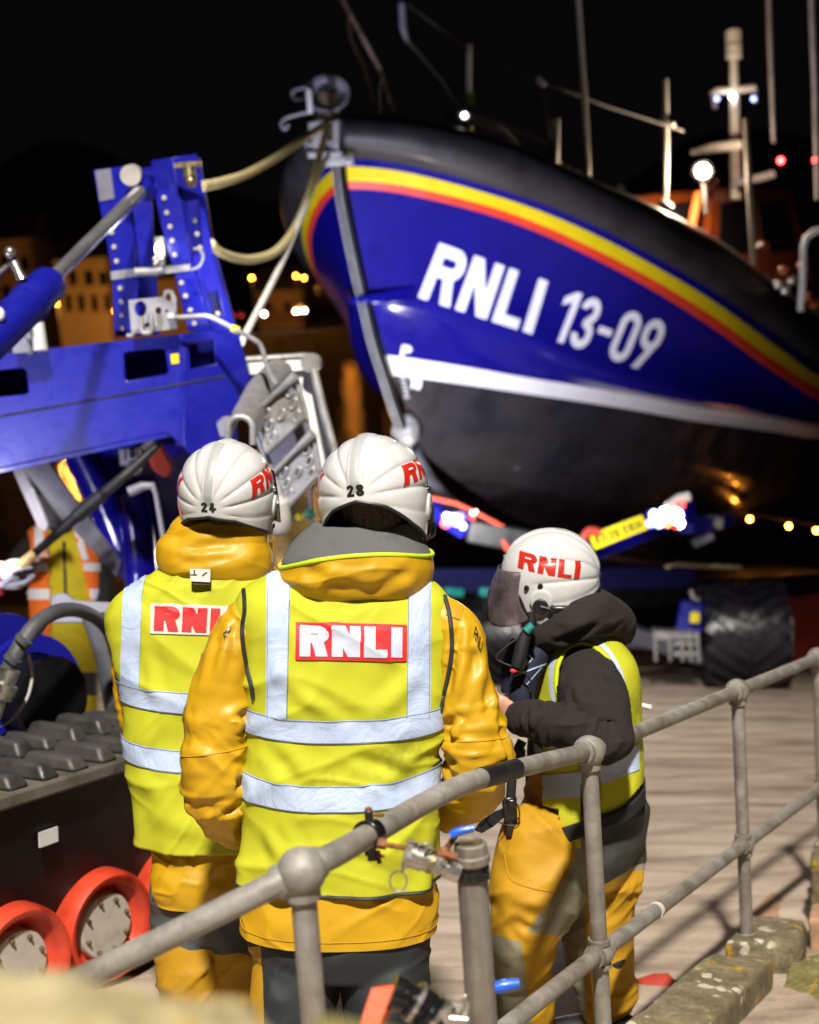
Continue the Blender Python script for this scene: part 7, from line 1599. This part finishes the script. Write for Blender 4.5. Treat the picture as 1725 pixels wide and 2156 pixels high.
put('zip', [ptube([(134, 1140), (140, 1300)], D-.14, .008)], 'rubber', po)
for pts in ([(92, 1125, D, 24), (55, 1165, D-.05, 24), (30, 1205, D-.15, 21), (50, 1200, D-.35, 18), (62, 1180, D-.5, 15)], [(180, 1125, D, 24), (205, 1180, D, 22), (222, 1240, D-.02, 20), (215, 1290, D-.1, 17), (206, 1305, D-.15, 14)]):
    g_ = limb(pts, 50, 24); g_.disp(cloth(g_.G, .01, 9, 8, .4)); mesh_obj('sleeve', *g_.vf(True), [M['hoodie']], po)
Lo = [[(115, 1320, D, 34), (112, 1400, D, 32), (112, 1470, D, 28), (112, 1560, D, 25), ft(112, 1640, D, 20)], [(165, 1320, D, 36), (172, 1400, D, 34), (174, 1470, D, 30), (174, 1560, D, 26), ft(172, 1640, D, 20)]]
def mfo(c):
    px, py = (CX+c@RT/(c@FW)*FD, CY-c@UP/(c@FW)*FD); return np.where((py > 1415) & (py < 1465), 1, 0)
trousers(po, [(140, 1360, 56, .11, .11, D), (140, 1320, 60, .12, .12, D), (140, 1290, 58, .11, .11, D)], Lo, [M['tro']], [lambda px, py: np.minimum(py-1415, 1465-py)], 5, .014, .012)
ano = [P(*gpx(112, 1640, D, .09)), P(*gpx(172, 1640, D, .09))]
bodymesh(po, Wf, P(138, 1100, D), P(138, 1150, D), P(140, 1310, D), [P(95, 1135, D), P(180, 1135, D)], [P(34, 1200, D-.12), P(222, 1235, D)], [P(66, 1172, D-.52), P(207, 1302, D-.14)], [P(118, 1330, D), P(165, 1330, D)], [P(112, 1480, D), P(173, 1480, D)], ano,
         hd=[(A(.7, -.5, .4), A(.5, .3, -.7)), (A(.2, -.2, -1), A(-1, 0, 0))])
boots(po, ano, A(0, -1, 0)); hair(po, Wf, 21)
# hands of a colleague at the left edge, holding the pole
pg = thing('person', A(*P(-110, 1400, 7.4)[:2], ground(*P(-110, 1400, 7.4)[:2])), 'person mostly outside the left edge with grey gloves and red cuffs on the pole', 'person')
D = 7.3
bodymesh(pg, Wd(P(-150, 1010, D)), P(-150, 1060, D), P(-150, 1150, D), P(-140, 1400, D), [P(-90, 1140, D), P(-210, 1140, D)], [P(-80, 1240, D-.1), P(-240, 1290, D)], [P(-20, 1215, 6.95), P(-230, 1400, D)], [P(-120, 1400, D), P(-170, 1400, D)], [P(-120, 1560, D), P(-170, 1560, D)], [P(*gpx(-120, 1700, D, .09)), P(*gpx(-170, 1700, D, .09))], hd=[(A(.9, .1, .2), A(.1, -.9, .1), (.5, .6, .6, .7)), (A(0, 0, -1), A(1, 0, 0))])
fuse('glove', hand(P(-14, 1212, 6.88), A(.9, .12, .35), A(.2, .5, -.7), 1.3, (.35, .45, .6, .9), 1), .0045, [M['glove']], pg, 2)
fuse('glove', hand(P(-10, 1232, 6.84), A(.9, .0, -.05), A(0, .3, .9), 1.3, (.35, .45, .6, .8), -1), .0045, [M['glove']], pg, 2)
put('glove_cuff', [ptube([(-30, 1218), (-6, 1213)], 6.88, .045), ptube([(-30, 1236), (4, 1232)], 6.84, .048)], 'glovered', pg)
put('jacket', [torso([(-145, 1420, 60, .13, .13, 7.3), (-145, 1280, 68, .14, .14, 7.3), (-150, 1140, 74, .13, .13, 7.3), (-150, 1090, 30, .08, .08, 7.3)], Xr, Yf, 40, 50).vf(), limb([(-95, 1135, 7.3, 28), (-85, 1240, 7.2, 25), (-50, 1232, 7.0, 20), (-25, 1220, 6.9, 18)], 40, 24).vf(True)], 'orangevis', pg)

helmet(pg, P(-150, 1005, 7.3), -60, -8, 0, None, vis=False)
# ------------------------------------------------------------ light and camera
w = bpy.data.worlds.new('World'); scn.world = w; w.use_nodes = True
bg = w.node_tree.nodes['Background']; bg.inputs[0].default_value = (.0022, .0017, .0018, 1); bg.inputs[1].default_value = 1.
def spot(name, loc, target, power, c, ang=60, blend=.5, size=.15):
    l = bpy.data.lights.new(name, 'SPOT'); l.energy = power; l.color = c; l.spot_size = math.radians(ang); l.spot_blend = blend; l.shadow_soft_size = size
    o = bpy.data.objects.new(name, l); col.objects.link(o); o.location = Vector(loc); o.rotation_euler = (Vector(target)-Vector(loc)).to_track_quat('-Z', 'Y').to_euler(); return o
def point(name, loc, power, c, size=.05):
    l = bpy.data.lights.new(name, 'POINT'); l.energy = power; l.color = c; l.shadow_soft_size = size
    o = bpy.data.objects.new(name, l); col.objects.link(o); o.location = Vector(loc); return o
spot('quay_floodlight', (.5, -5.4, 13.2), (.6, 5.0, -2.2), 27500, (1, .92, .83), 41, .5, .5)
spot('tractor_worklight', (-3.3, 4.4, -.9), (-1.6, 7.0, -.5), 420, (.74, .75, 1), 62, .9, .1)
spot('bow_worklight', P(560, 1230, 8.6), P(830, 730, 12.6), 2300, (.74, .76, 1), 70, .9, .1)
spot('tyre_worklight', P(1080, 1230, 11.5), P(1560, 1330, 15.5), 160, (.8, .8, 1), 60, .6, .1)
point('carriage_lamp_light', P(960, 1120, 12.2), 130, (.95, .92, .8))
point('lifeboat_floodlight_glow', fc-unit(P(1480, 360, 1.))*.40, 380, (1, .72, .48), .1)
spot('rope_fill_light', P(470, 640, 6.5), P(660, 420, 11), 45, (.95, .93, .9), 70, .8, .05)  # added fill for the ropes, hung in open air with no lamp there
spot('worker_fill_light', P(-120, 1120, 6.4), P(130, 1190, 8.5), 130, (1, .95, .9), 60, .8, .08)  # added unseen fill that brightens the figure in the orange vest
cam = bpy.data.cameras.new('camera'); co = bpy.data.objects.new('camera', cam); col.objects.link(co); scn.camera = co
cam.sensor_fit = 'VERTICAL'; cam.sensor_height = 36; cam.lens = 36*FD/2156.25; cam.clip_end = 5000; cam.clip_start = .05
mw = Matrix.Identity(4)
for i, v in enumerate((RT, UP, -FW)):
    for k in range(3): mw[k][i] = v[k]
co.matrix_world = mw
cam.dof.use_dof = True; cam.dof.focus_distance = 3.75; cam.dof.aperture_fstop = 2.3
scn.view_settings.view_transform = 'Standard'; scn.view_settings.look = 'None'; scn.view_settings.gamma = 1; scn.view_settings.exposure = 0
scn.cycles.use_denoising = True
scn.cycles.max_bounces = 6; scn.cycles.transparent_max_bounces = 12
try: scn.cycles.caustics_reflective = False; scn.cycles.caustics_refractive = False; scn.cycles.sample_clamp_indirect = 6
except Exception: pass
